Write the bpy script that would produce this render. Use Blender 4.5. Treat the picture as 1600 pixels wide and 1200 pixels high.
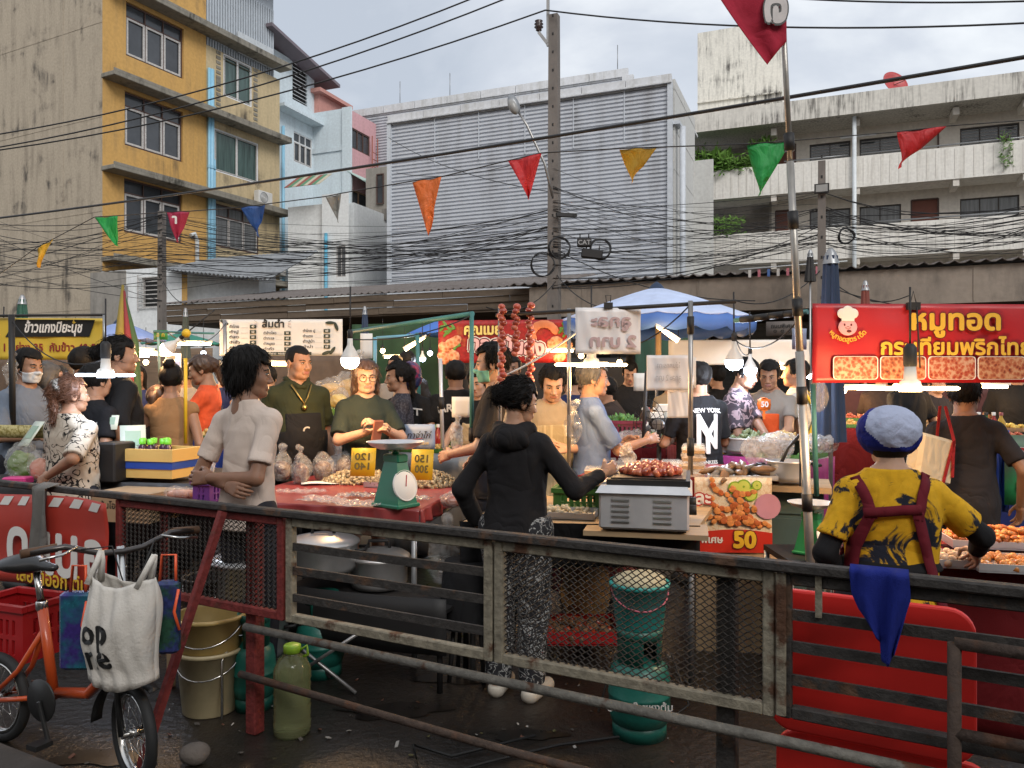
import bpy, bmesh, math, random
import numpy as np
from mathutils import Vector, Matrix, Euler
random.seed(7); np.random.seed(7)
for _o in list(bpy.data.objects): bpy.data.objects.remove(_o)
SC = bpy.context.scene; COL = SC.collection
PI = math.pi; R = math.radians
CAMZ = 1.55; F = 1210.0
# ------------------------------------------------------------------ camera, sky, sun, exposure
cam = bpy.data.cameras.new('camera'); cam.sensor_width = 36; cam.lens = F/1600*36
cam.clip_start = .05; cam.clip_end = 3000
camo = bpy.data.objects.new('camera', cam); COL.objects.link(camo)
camo.location = (0, 0, CAMZ); camo.rotation_euler = (R(90), 0, 0); SC.camera = camo
SUN_EL, SUN_AZ = R(36), R(205)      # high behind the photographer, veiled by cloud
W = bpy.data.worlds.new('World'); SC.world = W; W.use_nodes = True
def N(nt, t, ins=None, **at):
    n = nt.nodes.new('ShaderNode'+t)
    for k, v in at.items(): setattr(n, k, v)
    for k, v in (ins or {}).items():
        s = n.inputs[k]
        if hasattr(v, 'is_linked') or isinstance(v, bpy.types.NodeSocket): nt.links.new(v, s)
        else:
            if isinstance(v, (tuple, list)) and len(v) == 3 and s.type == 'RGBA': v = (*v, 1)
            s.default_value = v
    return n
def ramp(nt, fac, stops, interp='LINEAR'):
    n = nt.nodes.new('ShaderNodeValToRGB'); n.color_ramp.interpolation = interp
    el = n.color_ramp.elements
    while len(el) < len(stops): el.new(.5)
    for e, (p, c) in zip(el, stops):
        e.position = p
        e.color = (c, c, c, 1) if isinstance(c, (int, float)) else (*c, 1)
    nt.links.new(fac, n.inputs[0]); return n.outputs[0]
def mixc(nt, fac, a, b, blend='MIX'):
    n = nt.nodes.new('ShaderNodeMix'); n.data_type = 'RGBA'; n.blend_type = blend
    for s, v in ((n.inputs[0], fac), (n.inputs[6], a), (n.inputs[7], b)):
        if isinstance(v, bpy.types.NodeSocket): nt.links.new(v, s)
        elif isinstance(v, (tuple, list)): s.default_value = (*v[:3], 1)
        else: s.default_value = v
    return n.outputs[2]
def math_(nt, op, a, b=0.0):
    n = nt.nodes.new('ShaderNodeMath'); n.operation = op
    for s, v in ((n.inputs[0], a), (n.inputs[1], b)):
        if isinstance(v, bpy.types.NodeSocket): nt.links.new(v, s)
        else: s.default_value = v
    return n.outputs[0]
nt = W.node_tree; nt.nodes.clear()
sky = N(nt, 'TexSky', sky_type='NISHITA', sun_disc=False, sun_elevation=SUN_EL, sun_rotation=SUN_AZ, air_density=1.4, dust_density=4.0, ozone_density=2.0)
tc = N(nt, 'TexCoord')
mp = N(nt, 'Mapping', {'Vector': tc.outputs['Generated'], 'Scale': (1.1, 1.1, 2.6), 'Location': (.35, .2, .1)})
n1 = N(nt, 'TexNoise', {'Vector': mp.outputs[0], 'Scale': 2.3, 'Detail': 7, 'Roughness': .52, 'Distortion': .25})
cloud = ramp(nt, n1.outputs[0], [(.36, (5.2, 5.7, 6.5)), (.5, (6.6, 7.0, 7.7)), (.62, (9.0, 9.3, 9.6)), (.75, (7.8, 8.2, 8.8))])
cov = mixc(nt, .86, sky.outputs[0], cloud)
bg = N(nt, 'Background', {'Color': cov, 'Strength': .090})
wo = N(nt, 'OutputWorld', {'Surface': bg.outputs[0]})
sun = bpy.data.lights.new('sun', 'SUN'); sun.energy = 1.5; sun.angle = R(25); sun.color = (1, .965, .92)
suno = bpy.data.objects.new('sun', sun); COL.objects.link(suno)
suno.rotation_euler = (R(90)-SUN_EL, 0, R(25)); suno.location = (-6, -10, 20)
SC.view_settings.view_transform = 'Standard'; SC.view_settings.look = 'None'
SC.view_settings.gamma = 1; SC.view_settings.use_curve_mapping = False
SC.view_settings.exposure = 0.36
try:
    SC.cycles.use_denoising = True; SC.cycles.max_bounces = 8; SC.cycles.transparent_max_bounces = 16
    SC.cycles.sample_clamp_indirect = 6; SC.cycles.caustics_reflective = False; SC.cycles.caustics_refractive = False
except Exception: pass

# ------------------------------------------------------------------ helpers
def P(px, py, d): return Vector(((px-800)/F*d, d, CAMZ-(py-600)/F*d))
MATS = {}
def mat(name, col, rough=.6, metal=0, var=.12, vs=6, bump=0, bs=60, spec=.5, trans=0, alpha=1, emit=None, es=0, col2=None, thr=None, scale=(1,1,1), sss=0, aniso=None, two=None, ior=None, coat=0):
    if name in MATS: return MATS[name]
    m = bpy.data.materials.new(name); m.use_nodes = True; MATS[name] = m
    nt = m.node_tree; b = nt.nodes['Principled BSDF']
    tc = N(nt, 'TexCoord'); mp = N(nt, 'Mapping', {'Vector': tc.outputs['Object'], 'Scale': scale})
    if var or col2:
        n = N(nt, 'TexNoise', {'Vector': mp.outputs[0], 'Scale': vs, 'Detail': 6, 'Roughness': .6})
        if col2:
            lo, hi = thr or (.45, .55)
            c = ramp(nt, n.outputs[0], [(lo, col), (hi, col2)])
            n2 = N(nt, 'TexNoise', {'Vector': mp.outputs[0], 'Scale': vs*5, 'Detail': 4})
            v = ramp(nt, n2.outputs[0], [(.25, 1-var), (.75, 1+var)])
            c = mixc(nt, 1, c, v, 'MULTIPLY')
        else:
            v = ramp(nt, n.outputs[0], [(.25, 1-var), (.75, 1+var)])
            c = mixc(nt, 1, col, v, 'MULTIPLY')
        nt.links.new(c, b.inputs['Base Color'])
        rr = math_(nt, 'ADD', math_(nt, 'MULTIPLY', n.outputs[0], .25), rough-.125)
        nt.links.new(rr, b.inputs['Roughness'])
    else:
        b.inputs['Base Color'].default_value = (*col, 1); b.inputs['Roughness'].default_value = rough
    b.inputs['Metallic'].default_value = metal
    b.inputs['Specular IOR Level'].default_value = spec
    if trans: b.inputs['Transmission Weight'].default_value = trans
    if ior: b.inputs['IOR'].default_value = ior
    if coat: b.inputs['Coat Weight'].default_value = coat
    if alpha < 1: b.inputs['Alpha'].default_value = alpha
    if sss:
        b.inputs['Subsurface Weight'].default_value = sss; b.inputs['Subsurface Radius'].default_value = (.012, .005, .003)
        b.inputs['Subsurface Scale'].default_value = 1
    if emit:
        b.inputs['Emission Color'].default_value = (*emit, 1); b.inputs['Emission Strength'].default_value = es
    if bump:
        nb = N(nt, 'TexNoise', {'Vector': mp.outputs[0], 'Scale': bs, 'Detail': 4, 'Roughness': .6})
        bp = N(nt, 'Bump', {'Strength': bump, 'Distance': .01, 'Height': nb.outputs[0]})
        nt.links.new(bp.outputs[0], b.inputs['Normal'])
    return m

class MB:
    """collects shapes for ONE mesh object"""
    def __init__(s): s.v = []; s.f = []; s.m = []; s.sm = []
    def add(s, vs, fs, mi=0, smooth=False):
        o = len(s.v); s.v += [tuple(v) for v in vs]
        for f in fs: s.f.append(tuple(i+o for i in f)); s.m.append(mi); s.sm.append(smooth)
        return s
    def box(s, c, size, mi=0, rot=None, taper=(1, 1), bev=0):
        hx, hy, hz = size[0]/2, size[1]/2, size[2]/2
        if bev:
            b = min(bev, hx*.9, hy*.9, hz*.9)
            vs = []; 
            for z, i in ((-hz, b), (-hz+b, 0), (hz-b, 0), (hz, b)):
                x, y = hx-i, hy-i
                vs += [(-x+b, -y, z), (x-b, -y, z), (x, -y+b, z), (x, y-b, z), (x-b, y, z), (-x+b, y, z), (-x, y-b, z), (-x, -y+b, z)]
            fs = [tuple(range(7, -1, -1)), tuple(range(24, 32))]
            for k in range(3):
                for j in range(8): fs.append((k*8+j, k*8+(j+1)%8, k*8+8+(j+1)%8, k*8+8+j))
        else:
            tx, ty = taper
            vs = [(-hx, -hy, -hz), (hx, -hy, -hz), (hx, hy, -hz), (-hx, hy, -hz), (-hx*tx, -hy*ty, hz), (hx*tx, -hy*ty, hz), (hx*tx, hy*ty, hz), (-hx*tx, hy*ty, hz)]
            fs = [(3, 2, 1, 0), (4, 5, 6, 7), (0, 1, 5, 4), (1, 2, 6, 5), (2, 3, 7, 6), (3, 0, 4, 7)]
        M = rot if rot is not None else Matrix.Identity(3)
        if isinstance(M, (int, float)): M = Matrix.Rotation(M, 3, 'Z')
        c = Vector(c)
        return s.add([M @ Vector(v) + c for v in vs], fs, mi)
    def bar(s, a, b, w, h=None, mi=0, up=(0, 0, 1), bev=0):
        """a rectangular bar from a to b, w across, h along up"""
        a = Vector(a); b = Vector(b); d = b-a; L = d.length; d.normalize(); up = Vector(up)
        if abs(d.dot(up)) > .99: up = Vector((0, 1, 0))
        sx = d.cross(up).normalized(); uz = sx.cross(d)
        M = Matrix((d, sx, uz)).transposed()
        return s.box((a+b)/2, (L, w, h or w), mi, M, bev=bev)
    def tube(s, pts, r, n=8, mi=0, cap=True, smooth=True, closed=False):
        pts = [Vector(p) for p in pts]; k = len(pts)
        rs = r if isinstance(r, (list, tuple)) else [r]*k
        vs = []; fs = []; prev = None
        for i, p in enumerate(pts):
            if closed: t = pts[(i+1) % k]-pts[i-1]
            else: t = pts[min(i+1, k-1)]-pts[max(i-1, 0)]
            t.normalize()
            if prev is None:
                u = t.orthogonal().normalized()
                if abs(t.z) < .99: u = t.cross(Vector((0, 0, 1))).normalized()
            else:
                u = prev - t*prev.dot(t)
                u = u.normalized() if u.length > 1e-6 else t.orthogonal().normalized()
            prev = u; w = t.cross(u)
            for j in range(n):
                a = 2*PI*j/n; vs.append(p + (u*math.cos(a)+w*math.sin(a))*rs[i])
        for i in range(k if closed else k-1):
            i2 = (i+1) % k
            for j in range(n): fs.append((i*n+j, i*n+(j+1) % n, i2*n+(j+1) % n, i2*n+j))
        o = len(s.f); s.add(vs, fs, mi, smooth)
        if cap and not closed:
            b = len(s.v)-len(vs)
            s.f.append(tuple(b+j for j in range(n-1, -1, -1))); s.m.append(mi); s.sm.append(False)
            s.f.append(tuple(b+(k-1)*n+j for j in range(n))); s.m.append(mi); s.sm.append(False)
        return s
    def cyl(s, a, b, r, r2=None, n=12, mi=0, smooth=True): return s.tube([a, b], [r, r if r2 is None else r2], n, mi, True, smooth)
    def lathe(s, prof, n=20, c=(0, 0, 0), mi=0, M=None, smooth=True, a0=0, a1=2*PI, sq=(1, 1)):
        """prof: (r, z) pairs bottom to top"""
        full = abs(a1-a0-2*PI) < 1e-6; m = n if full else n+1
        vs = []; fs = []; c = Vector(c)
        for r, z in prof:
            for j in range(m):
                a = a0+(a1-a0)*j/n; p = Vector((r*math.cos(a)*sq[0], r*math.sin(a)*sq[1], z)); vs.append((M @ p if M is not None else p)+c)
        for i in range(len(prof)-1):
            for j in range(n): fs.append((i*m+j, i*m+(j+1) % m, (i+1)*m+(j+1) % m, (i+1)*m+j))
        return s.add(vs, fs, mi, smooth)
    def ball(s, c, r, n=10, k=7, mi=0, M=None, smooth=True):
        rx, ry, rz = r if isinstance(r, (tuple, list)) else (r, r, r)
        vs = []; fs = []; c = Vector(c)
        for i in range(k+1):
            t = PI*i/k
            for j in range(n):
                a = 2*PI*j/n; p = Vector((rx*math.sin(t)*math.cos(a), ry*math.sin(t)*math.sin(a), -rz*math.cos(t))); vs.append((M @ p if M is not None else p)+c)
        for i in range(k):
            for j in range(n):
                q = (i*n+j, i*n+(j+1) % n, (i+1)*n+(j+1) % n, (i+1)*n+j)
                fs.append(q if 0 < i < k-1 else (q[0], q[2], q[3]) if i == 0 else (q[0], q[1], q[2]))
        return s.add(vs, fs, mi, smooth)
    def prism(s, poly, dirv, mi=0):
        """polygon (3D points) pushed along dirv"""
        d = Vector(dirv); n = len(poly); a = [Vector(p) for p in poly]; vs = a+[p+d for p in a]
        return s.add(vs, [tuple(range(n-1, -1, -1)), tuple(range(n, 2*n))]+[(j, (j+1) % n, n+(j+1) % n, n+j) for j in range(n)], mi)
    def grid(s, fn, nu, nv, mi=0, smooth=True, th=0):
        vs = [Vector(fn(i/nu, j/nv)) for i in range(nu+1) for j in range(nv+1)]; w = nv+1
        fs = [(i*w+j, (i+1)*w+j, (i+1)*w+j+1, i*w+j+1) for i in range(nu) for j in range(nv)]
        return s.add(vs, fs, mi, smooth)
    def mesh(s, name, mats):
        me = bpy.data.meshes.new(name); me.from_pydata(s.v, [], s.f)
        for m in (mats if isinstance(mats, (list, tuple)) else [mats]): me.materials.append(m)
        me.polygons.foreach_set('material_index', s.m); me.polygons.foreach_set('use_smooth', s.sm)
        me.update(); return me
def ob(name, me, mats=None, parent=None, loc=None, rot=None, label=None):
    if isinstance(me, MB): me = me.mesh(name, mats)
    o = bpy.data.objects.new(name, me); COL.objects.link(o)
    if parent is not None: o.parent = parent
    if loc is not None: o.location = loc
    if rot is not None: o.rotation_euler = rot if isinstance(rot, (tuple, list, Euler)) else (0, 0, rot)
    if label: o['label'] = label
    return o
def tag(o, label, cat, group=None):
    o['label'] = label; o['category'] = cat
    if group: o['group'] = group
    return o
def thing(name, label, cat, loc=(0, 0, 0), rotz=0, group=None):
    o = bpy.data.objects.new(name, None); COL.objects.link(o); o.empty_display_size = .1
    o.location = loc; o.rotation_euler = (0, 0, rotz); return tag(o, label, cat, group)
def struct(name, me, mats, **k):
    o = ob(name, me, mats, **k); o['kind'] = 'structure'; return o
def solid(o, th, off=0):
    m = o.modifiers.new('solid', 'SOLIDIFY'); m.thickness = th; m.offset = off; return o
def copytree(o, parent=None, label=None, group=None):
    c = o.copy(); COL.objects.link(c)
    if parent is not None: c.parent = parent
    if label: c['label'] = label
    if group: c['group'] = group
    for ch in list(o.children): copytree(ch, c)
    return c
_tc = {}
def textmesh(body, bold=0, mats=None, align='CENTER', shear=0, outline=0, ol2=0):
    """flat lettering: size 1, lying in XZ facing -Y; bold/outline in em"""
    key = (body, align, shear)
    if key not in _tc:
        c = bpy.data.curves.new('lettering', 'FONT'); c.body = body; c.size = 1; c.align_x = align; c.align_y = 'CENTER'; c.shear = shear; c.resolution_u = 3
        o = bpy.data.objects.new('lettering', c); COL.objects.link(o)
        bpy.context.view_layer.update()
        me = bpy.data.meshes.new_from_object(o.evaluated_get(bpy.context.evaluated_depsgraph_get()))
        bpy.data.objects.remove(o)
        _tc[key] = ([tuple(v.co) for v in me.vertices], [tuple(p.vertices) for p in me.polygons])
    vs, fs = _tc[key]; mb = MB()
    def put(dx, dy, dep, mi): mb.add([(x+dx, -dep, y+dy) for x, y, z in vs], fs, mi)
    st = .0006
    layers = []
    if ol2: layers.append((ol2, 2))
    if outline: layers.append((outline, 1))
    layers.append((bold, 0))
    dep = .002
    for r, mi in layers:
        put(0, 0, dep, mi); k = 8 if r else 0
        for j in range(k):
            a = 2*PI*j/k; dep += st; put(r*math.cos(a), r*math.sin(a), dep, mi)
        dep += .004
    return mb
def text(body, size, M, mats, parent=None, bold=.02, outline=0, ol2=0, align='CENTER', shear=0, sx=1, width=None, name='lettering', mirror=False):
    """lettering placed by matrix M (X right, Z up, -Y toward the reader)"""
    mb = textmesh(body, bold, align=align, shear=shear, outline=outline, ol2=ol2)
    if width:
        xs = [v[0] for v in mb.v]; sx = width/((max(xs)-min(xs))*size)
    k = -1 if mirror else 1
    mb.v = [tuple(M @ Vector((x*size*sx*k, y*min(size, .25)*1.0, z*size))) for x, y, z in mb.v]
    if mirror: mb.f = [f[::-1] for f in mb.f]
    return ob(name, mb, mats, parent)
def TR(loc, rz=0, rx=0, ry=0): return Matrix.Translation(loc) @ Euler((rx, ry, rz)).to_matrix().to_4x4()
def lamp(parent, loc, col, watts, r=.05):
    l = bpy.data.lights.new('bulb_light', 'POINT'); l.energy = watts*1.35; l.color = col; l.shadow_soft_size = r
    o = bpy.data.objects.new('bulb_light', l); COL.objects.link(o); o.parent = parent; o.location = loc; return o
# ------------------------------------------------------------------ people (signed distance bodies)
def surfnet(S, lo, h):
    sg = S < 0; nx, ny, nz = S.shape
    c = np.zeros((nx-1, ny-1, nz-1), np.int8)
    for i in (0, 1):
        for j in (0, 1):
            for k in (0, 1): c += sg[i:nx-1+i, j:ny-1+j, k:nz-1+k]
    I = np.argwhere((c > 0) & (c < 8)); n = len(I)
    idx = -np.ones((nx-1, ny-1, nz-1), np.int32); idx[I[:, 0], I[:, 1], I[:, 2]] = np.arange(n)
    acc = np.zeros((n, 3)); cnt = np.zeros(n)
    for ax in range(3):
        o = [a for a in range(3) if a != ax]
        for u in (0, 1):
            for v in (0, 1):
                a = I.copy(); a[:, o[0]] += u; a[:, o[1]] += v; b = a.copy(); b[:, ax] += 1
                sa = S[a[:, 0], a[:, 1], a[:, 2]]; sb = S[b[:, 0], b[:, 1], b[:, 2]]
                m = (sa < 0) != (sb < 0); t = np.zeros(n); t[m] = sa[m]/(sa[m]-sb[m])
                p = a.astype(float); p[:, ax] += t; acc[m] += p[m]; cnt[m] += 1
    V = lo + h*acc/cnt[:, None]; faces = []
    for ax in range(3):
        o = [(ax+1) % 3, (ax+2) % 3]
        sl0 = [slice(None)]*3; sl1 = [slice(None)]*3; sl0[ax] = slice(0, -1); sl1[ax] = slice(1, None)
        d = sg[tuple(sl0)].astype(np.int8)-sg[tuple(sl1)].astype(np.int8)
        E = np.argwhere(d != 0)
        ok = (E[:, o[0]] > 0) & (E[:, o[1]] > 0) & (E[:, o[0]] < S.shape[o[0]]-1) & (E[:, o[1]] < S.shape[o[1]]-1); E = E[ok]
        if not len(E): continue
        q = []
        for u, v in ((1, 1), (0, 1), (0, 0), (1, 0)):
            a = E.copy(); a[:, o[0]] -= u; a[:, o[1]] -= v; q.append(idx[a[:, 0], a[:, 1], a[:, 2]])
        q = np.stack(q, 1); s = d[E[:, 0], E[:, 1], E[:, 2]] < 0
        q[s] = q[s][:, ::-1]; faces.append(q)
    return V, np.concatenate(faces)[:, ::1]
def npmesh(name, V, Fq, mats, mi=None):
    me = bpy.data.meshes.new(name); n = len(Fq)
    me.vertices.add(len(V)); me.vertices.foreach_set('co', np.asarray(V, np.float32).ravel())
    me.loops.add(n*4); me.loops.foreach_set('vertex_index', np.asarray(Fq, np.int32).ravel())
    me.polygons.add(n); me.polygons.foreach_set('loop_start', np.arange(0, n*4, 4, dtype=np.int32))
    try: me.polygons.foreach_set('loop_total', np.full(n, 4, np.int32))
    except Exception: pass
    for m in (mats if isinstance(mats, (list, tuple)) else [mats]): me.materials.append(m)
    me.polygons.foreach_set('use_smooth', np.ones(n, bool))
    if mi is not None: me.polygons.foreach_set('material_index', np.asarray(mi, np.int32))
    me.update(calc_edges=True); me.validate(); return me
def fbm(X, Y, Z, s=1.0, ph=0.0):
    a = np.sin(X*11*s+ph+2.1*np.sin(Y*7*s+ph)+1.7*np.sin(Z*5*s-ph))
    b = np.sin(Z*17*s+1.3*ph+1.9*np.sin(X*9*s-ph)+2.3*np.sin(Y*13*s))
    c = np.sin(Y*23*s-ph+1.5*np.sin(Z*19*s+ph)+np.sin(X*15*s))
    return (a+b*.8+c*.5)/2.3
class Fld:
    def __init__(s, lo, hi, h):
        s.lo = np.array(lo, float); s.h = h; n = np.ceil((np.array(hi)-s.lo)/h).astype(int)+1; s.n = n
        s.ax = [s.lo[i]+h*np.arange(n[i]) for i in range(3)]; s.S = np.full(n, .5)
        s.T = None            # inverse transform for the tilted trunk
    def blk(s, lo, hi, pad):
        i0 = [max(0, int((lo[i]-pad-s.lo[i])/s.h)) for i in range(3)]; i1 = [min(s.n[i], int((hi[i]+pad-s.lo[i])/s.h)+2) for i in range(3)]
        return tuple(slice(a, max(a, b)) for a, b in zip(i0, i1))
    def co(s, b): return np.meshgrid(s.ax[0][b[0]], s.ax[1][b[1]], s.ax[2][b[2]], indexing='ij')
    def mix(s, b, d, k, sub=False):
        S = s.S[b]
        if S.size == 0: return
        if sub:
            h = np.clip(.5-.5*(S+d)/k, 0, 1); s.S[b] = S*(1-h)-d*h+k*h*(1-h)
        else:
            h = np.clip(.5+.5*(S-d)/k, 0, 1); s.S[b] = S*(1-h)+d*h-k*h*(1-h)
    def rc(s, a, b, ra, rb, k=.02, clip=None, sub=False, sq=None):
        a = np.array(a, float); b = np.array(b, float); r = max(ra, rb)*(max(sq) if sq else 1)
        B = s.blk(np.minimum(a, b)-r, np.maximum(a, b)+r, k+2*s.h); X, Y, Z = s.co(B)
        if X.size == 0: return s
        ba = b-a; L2 = max(ba@ba, 1e-9)
        t = np.clip(((X-a[0])*ba[0]+(Y-a[1])*ba[1]+(Z-a[2])*ba[2])/L2, 0, 1)
        q = sq or (1, 1, 1)
        d = np.sqrt(((X-a[0]-t*ba[0])/q[0])**2+((Y-a[1]-t*ba[1])/q[1])**2+((Z-a[2]-t*ba[2])/q[2])**2)-(ra+t*(rb-ra))
        if clip is not None:
            n = ba/math.sqrt(L2); e = a+ba*clip; d = np.maximum(d, (X-e[0])*n[0]+(Y-e[1])*n[1]+(Z-e[2])*n[2])
        s.mix(B, d, k, sub); return s
    def ell(s, c, r, k=.02, sub=False, rx=0):
        m = max(r); c = np.array(c, float); B = s.blk(c-m, c+m, k+2*s.h); X, Y, Z = s.co(B)
        if X.size == 0: return s
        X = X-c[0]; Y = Y-c[1]; Z = Z-c[2]
        if rx: cs, sn = math.cos(rx), math.sin(rx); Y, Z = Y*cs+Z*sn, -Y*sn+Z*cs
        k0 = np.sqrt((X/r[0])**2+(Y/r[1])**2+(Z/r[2])**2); k1 = np.sqrt((X/r[0]**2)**2+(Y/r[1]**2)**2+(Z/r[2]**2)**2)
        s.mix(B, k0*(k0-1)/np.maximum(k1, 1e-6), k, sub); return s
    def all(s):
        X, Y, Z = s.co((slice(None),)*3)
        if s.T is not None:
            M = s.T; X, Y, Z = (M[i][0]*X+M[i][1]*Y+M[i][2]*Z+M[i][3] for i in range(3))
        return X, Y, Z
    def loft(s, tab, k=.02, off=0, wx=1, wy=1):
        X, Y, Z = s.all(); t = np.array(tab)
        zz = t[:, 0]; a = np.interp(Z, zz, t[:, 1])*wx+off; b = np.interp(Z, zz, t[:, 2])*wy+off; y0 = np.interp(Z, zz, t[:, 3])
        p = (np.abs(X)/a)**2.3+(np.abs(Y-y0)/b)**2.3
        d = (p**(1/2.3)-1)*np.minimum(a, b)
        d = np.maximum(d, np.maximum(zz[0]-off*.2-Z, Z-zz[-1]-off))
        s.mix((slice(None),)*3, d, k); return s
    def noise(s, amp, sc=1, ph=0, fine=0, zfn=None):
        X, Y, Z = s.all(); w = fbm(X, Y, Z, sc, ph)
        if fine: w = w+fine*fbm(X, Y, Z, sc*2.7, ph+2)
        if zfn is not None: w = w*zfn(Z)
        s.S += amp*w; return s
    def cut(s, fn): X, Y, Z = s.all(); s.S = np.maximum(s.S, fn(X, Y, Z)); return s
    def cutw(s, fn): X, Y, Z = s.co((slice(None),)*3); s.S = np.maximum(s.S, fn(X, Y, Z)); return s
    def net(s): return surfnet(s.S, s.lo, s.h)

def skin(name, c): return mat(name, c, .5, var=.1, vs=14, bump=.08, bs=160, spec=.35, sss=.12)
SK = [skin('skin_tan', (.34, .185, .115)), skin('skin_light', (.45, .265, .175)), skin('skin_brown', (.23, .12, .075))]
LIP = mat('lips', (.30, .12, .09), .5, var=.05)
HAIRM = {'black': mat('hair_black', (.009, .008, .0075), .62, var=.4, vs=30, bump=.3, bs=140, spec=.15, scale=(1, 1, .25)),
         'brown': mat('hair_brown', (.055, .028, .016), .42, var=.5, vs=25, bump=.25, bs=120, scale=(1, 1, .25)),
         'auburn': mat('hair_auburn', (.12, .05, .025), .42, var=.5, vs=25, bump=.25, bs=120, scale=(1, 1, .25)),
         'grey': mat('hair_grey', (.075, .072, .070), .55, var=.5, vs=30, bump=.3, bs=120),
         'redblue': mat('hair_dyed_red_and_blue', (.30, .012, .05), .4, var=.4, vs=7, col2=(.02, .03, .10), thr=(.45, .52))}
EYEW = mat('eye_white', (.40, .37, .34), .3, var=0); IRIS = mat('iris', (.012, .007, .005), .12, var=0)
BROW = mat('eyebrow_hair', (.012, .01, .009), .7, var=.2)
def head_field(h, female):
    f = Fld((-.1, -.13, -.11), (.1, .13, .25), h)
    f.ell((0, -.014, .143), (.073, .091, .081), .03)
    j = .052 if female else .057
    f.ell((0, .020, .080), (j, .064, .074), .035)
    f.rc((-.03, .035, .03), (.03, .035, .03), .026, .026, .035)
    f.ell((0, .064, .016), (.019, .018, .016), .028)
    for s in (-1, 1): f.ell((s*.04, .052, .083), (.022, .022, .024), .025)
    f.rc((-.028, .07, .128), (.028, .07, .128), .011, .011, .02)
    for s in (-1, 1): f.ell((s*.031, .094, .110), (.017, .014, .011), .014, sub=True)
    f.rc((0, .079, .118), (0, .099, .078), .008, .0115, .014)
    for s in (-1, 1): f.ell((s*.0125, .089, .072), (.009, .011, .008), .008)
    f.rc((-.017, .080, .0425), (.017, .080, .0425), .0085, .0085, .008)
    f.rc((-.019, .081, .0515), (.019, .081, .0515), .0062, .0062, .006)
    f.ell((0, .094, .0472), (.024, .008, .0022), .004, sub=True)
    for s in (-1, 1):
        f.ell((s*.077, -.012, .098), (.008, .019, .031), .008)
        f.ell((s*.085, -.010, .102), (.006, .010, .017), .006, sub=True)
    f.rc((0, -.022, .05), (0, -.03, -.09), .047 if female else .053, .05 if female else .058, .03)
    return f
_heads = {}
def head_mesh(h, female):
    k = (h, female)
    if k not in _heads:
        V, Q = head_field(h, female).net()
        c = V[Q].mean(1)
        mi = ((np.abs(c[:, 0]) < .026) & (c[:, 2] > .033) & (c[:, 2] < .059) & (c[:, 1] > .078+.3*np.abs(c[:, 0]))
              & (np.abs(c[:, 2]-.0468) < .0125-.28*np.abs(c[:, 0]))).astype(int)
        _heads[k] = (V, Q, mi)
    return _heads[k]
_hands = {}
def hand_mesh(h, curl):
    k = (h, curl)
    if k not in _hands:
        f = Fld((-.05, -.08, -.12), (.21, .09, .05), h)
        f.rc((-.04, 0, 0), (.02, 0, 0), .026, .026, .02, sq=(1, 1, .8))
        for y, e in ((-.027, .085), (-.009, .092), (.009, .092), (.026, .086)): f.rc((.02, y*.75, 0), (e, y, 0), .0145, .0115, .012)
        for y, x0, L in ((-.030, .085, .058), (-.0105, .092, .072), (.0095, .093, .080), (.029, .087, .070)):
            p = np.array([x0, y, 0.]); an = curl*.5
            for q, (sg, r0, r1) in enumerate(((.45, .0092, .0085), (.31, .0085, .0078), (.24, .0078, .0066))):
                e = p+np.array([math.cos(an), y*.8*(1-curl), -math.sin(an)])*L*sg; f.rc(p, e, r0, r1, .004); p = e; an += curl*(.75 if q == 0 else .6)
        f.rc((.01, .022, -.004), (.045, .046, -.016), .016, .012, .014)
        f.rc((.045, .046, -.016), (.075, .056, -.024-curl*.015), .0115, .010, .005)
        f.rc((.075, .056, -.024-curl*.015), (.100, .054-curl*.015, -.030-curl*.025), .010, .008, .004)
        _hands[k] = f.net()
    return _hands[k]
def ik(sh, wr, hint, u=.285, l=.25):
    sh = Vector(sh); wr = Vector(wr); d = wr-sh; D = min(max(d.length, .06), (u+l)*.995); d.normalize(); wr = sh+d*D
    a = (u*u-l*l+D*D)/(2*D); hh = math.sqrt(max(u*u-a*a, 1e-5)); hv = Vector(hint)-d*Vector(hint).dot(d); hv.normalize()
    return sh+d*a+hv*hh, wr
TORSO = [(.80, .150, .105, -.005), (.88, .160, .112, -.012), (.98, .140, .098, -.002), (1.06, .137, .098, .004), (1.18, .152, .108, .006), (1.27, .160, .104, -.004), (1.34, .140, .080, -.012), (1.385, .098, .064, -.018), (1.42, .070, .054, -.02)]
SHIRT = [(.74, .186, .140, -.005), (.86, .182, .140, -.008), (.98, .164, .125, 0), (1.06, .158, .118, .004), (1.18, .166, .120, .006), (1.27, .170, .112, -.004), (1.34, .154, .088, -.012), (1.385, .112, .072, -.018), (1.415, .088, .064, -.02)]
TORSO = [(a, b*.93, c, d) for a, b, c, d in TORSO]; SHIRT = [(a, b*.93, c, d) for a, b, c, d in SHIRT]
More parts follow.
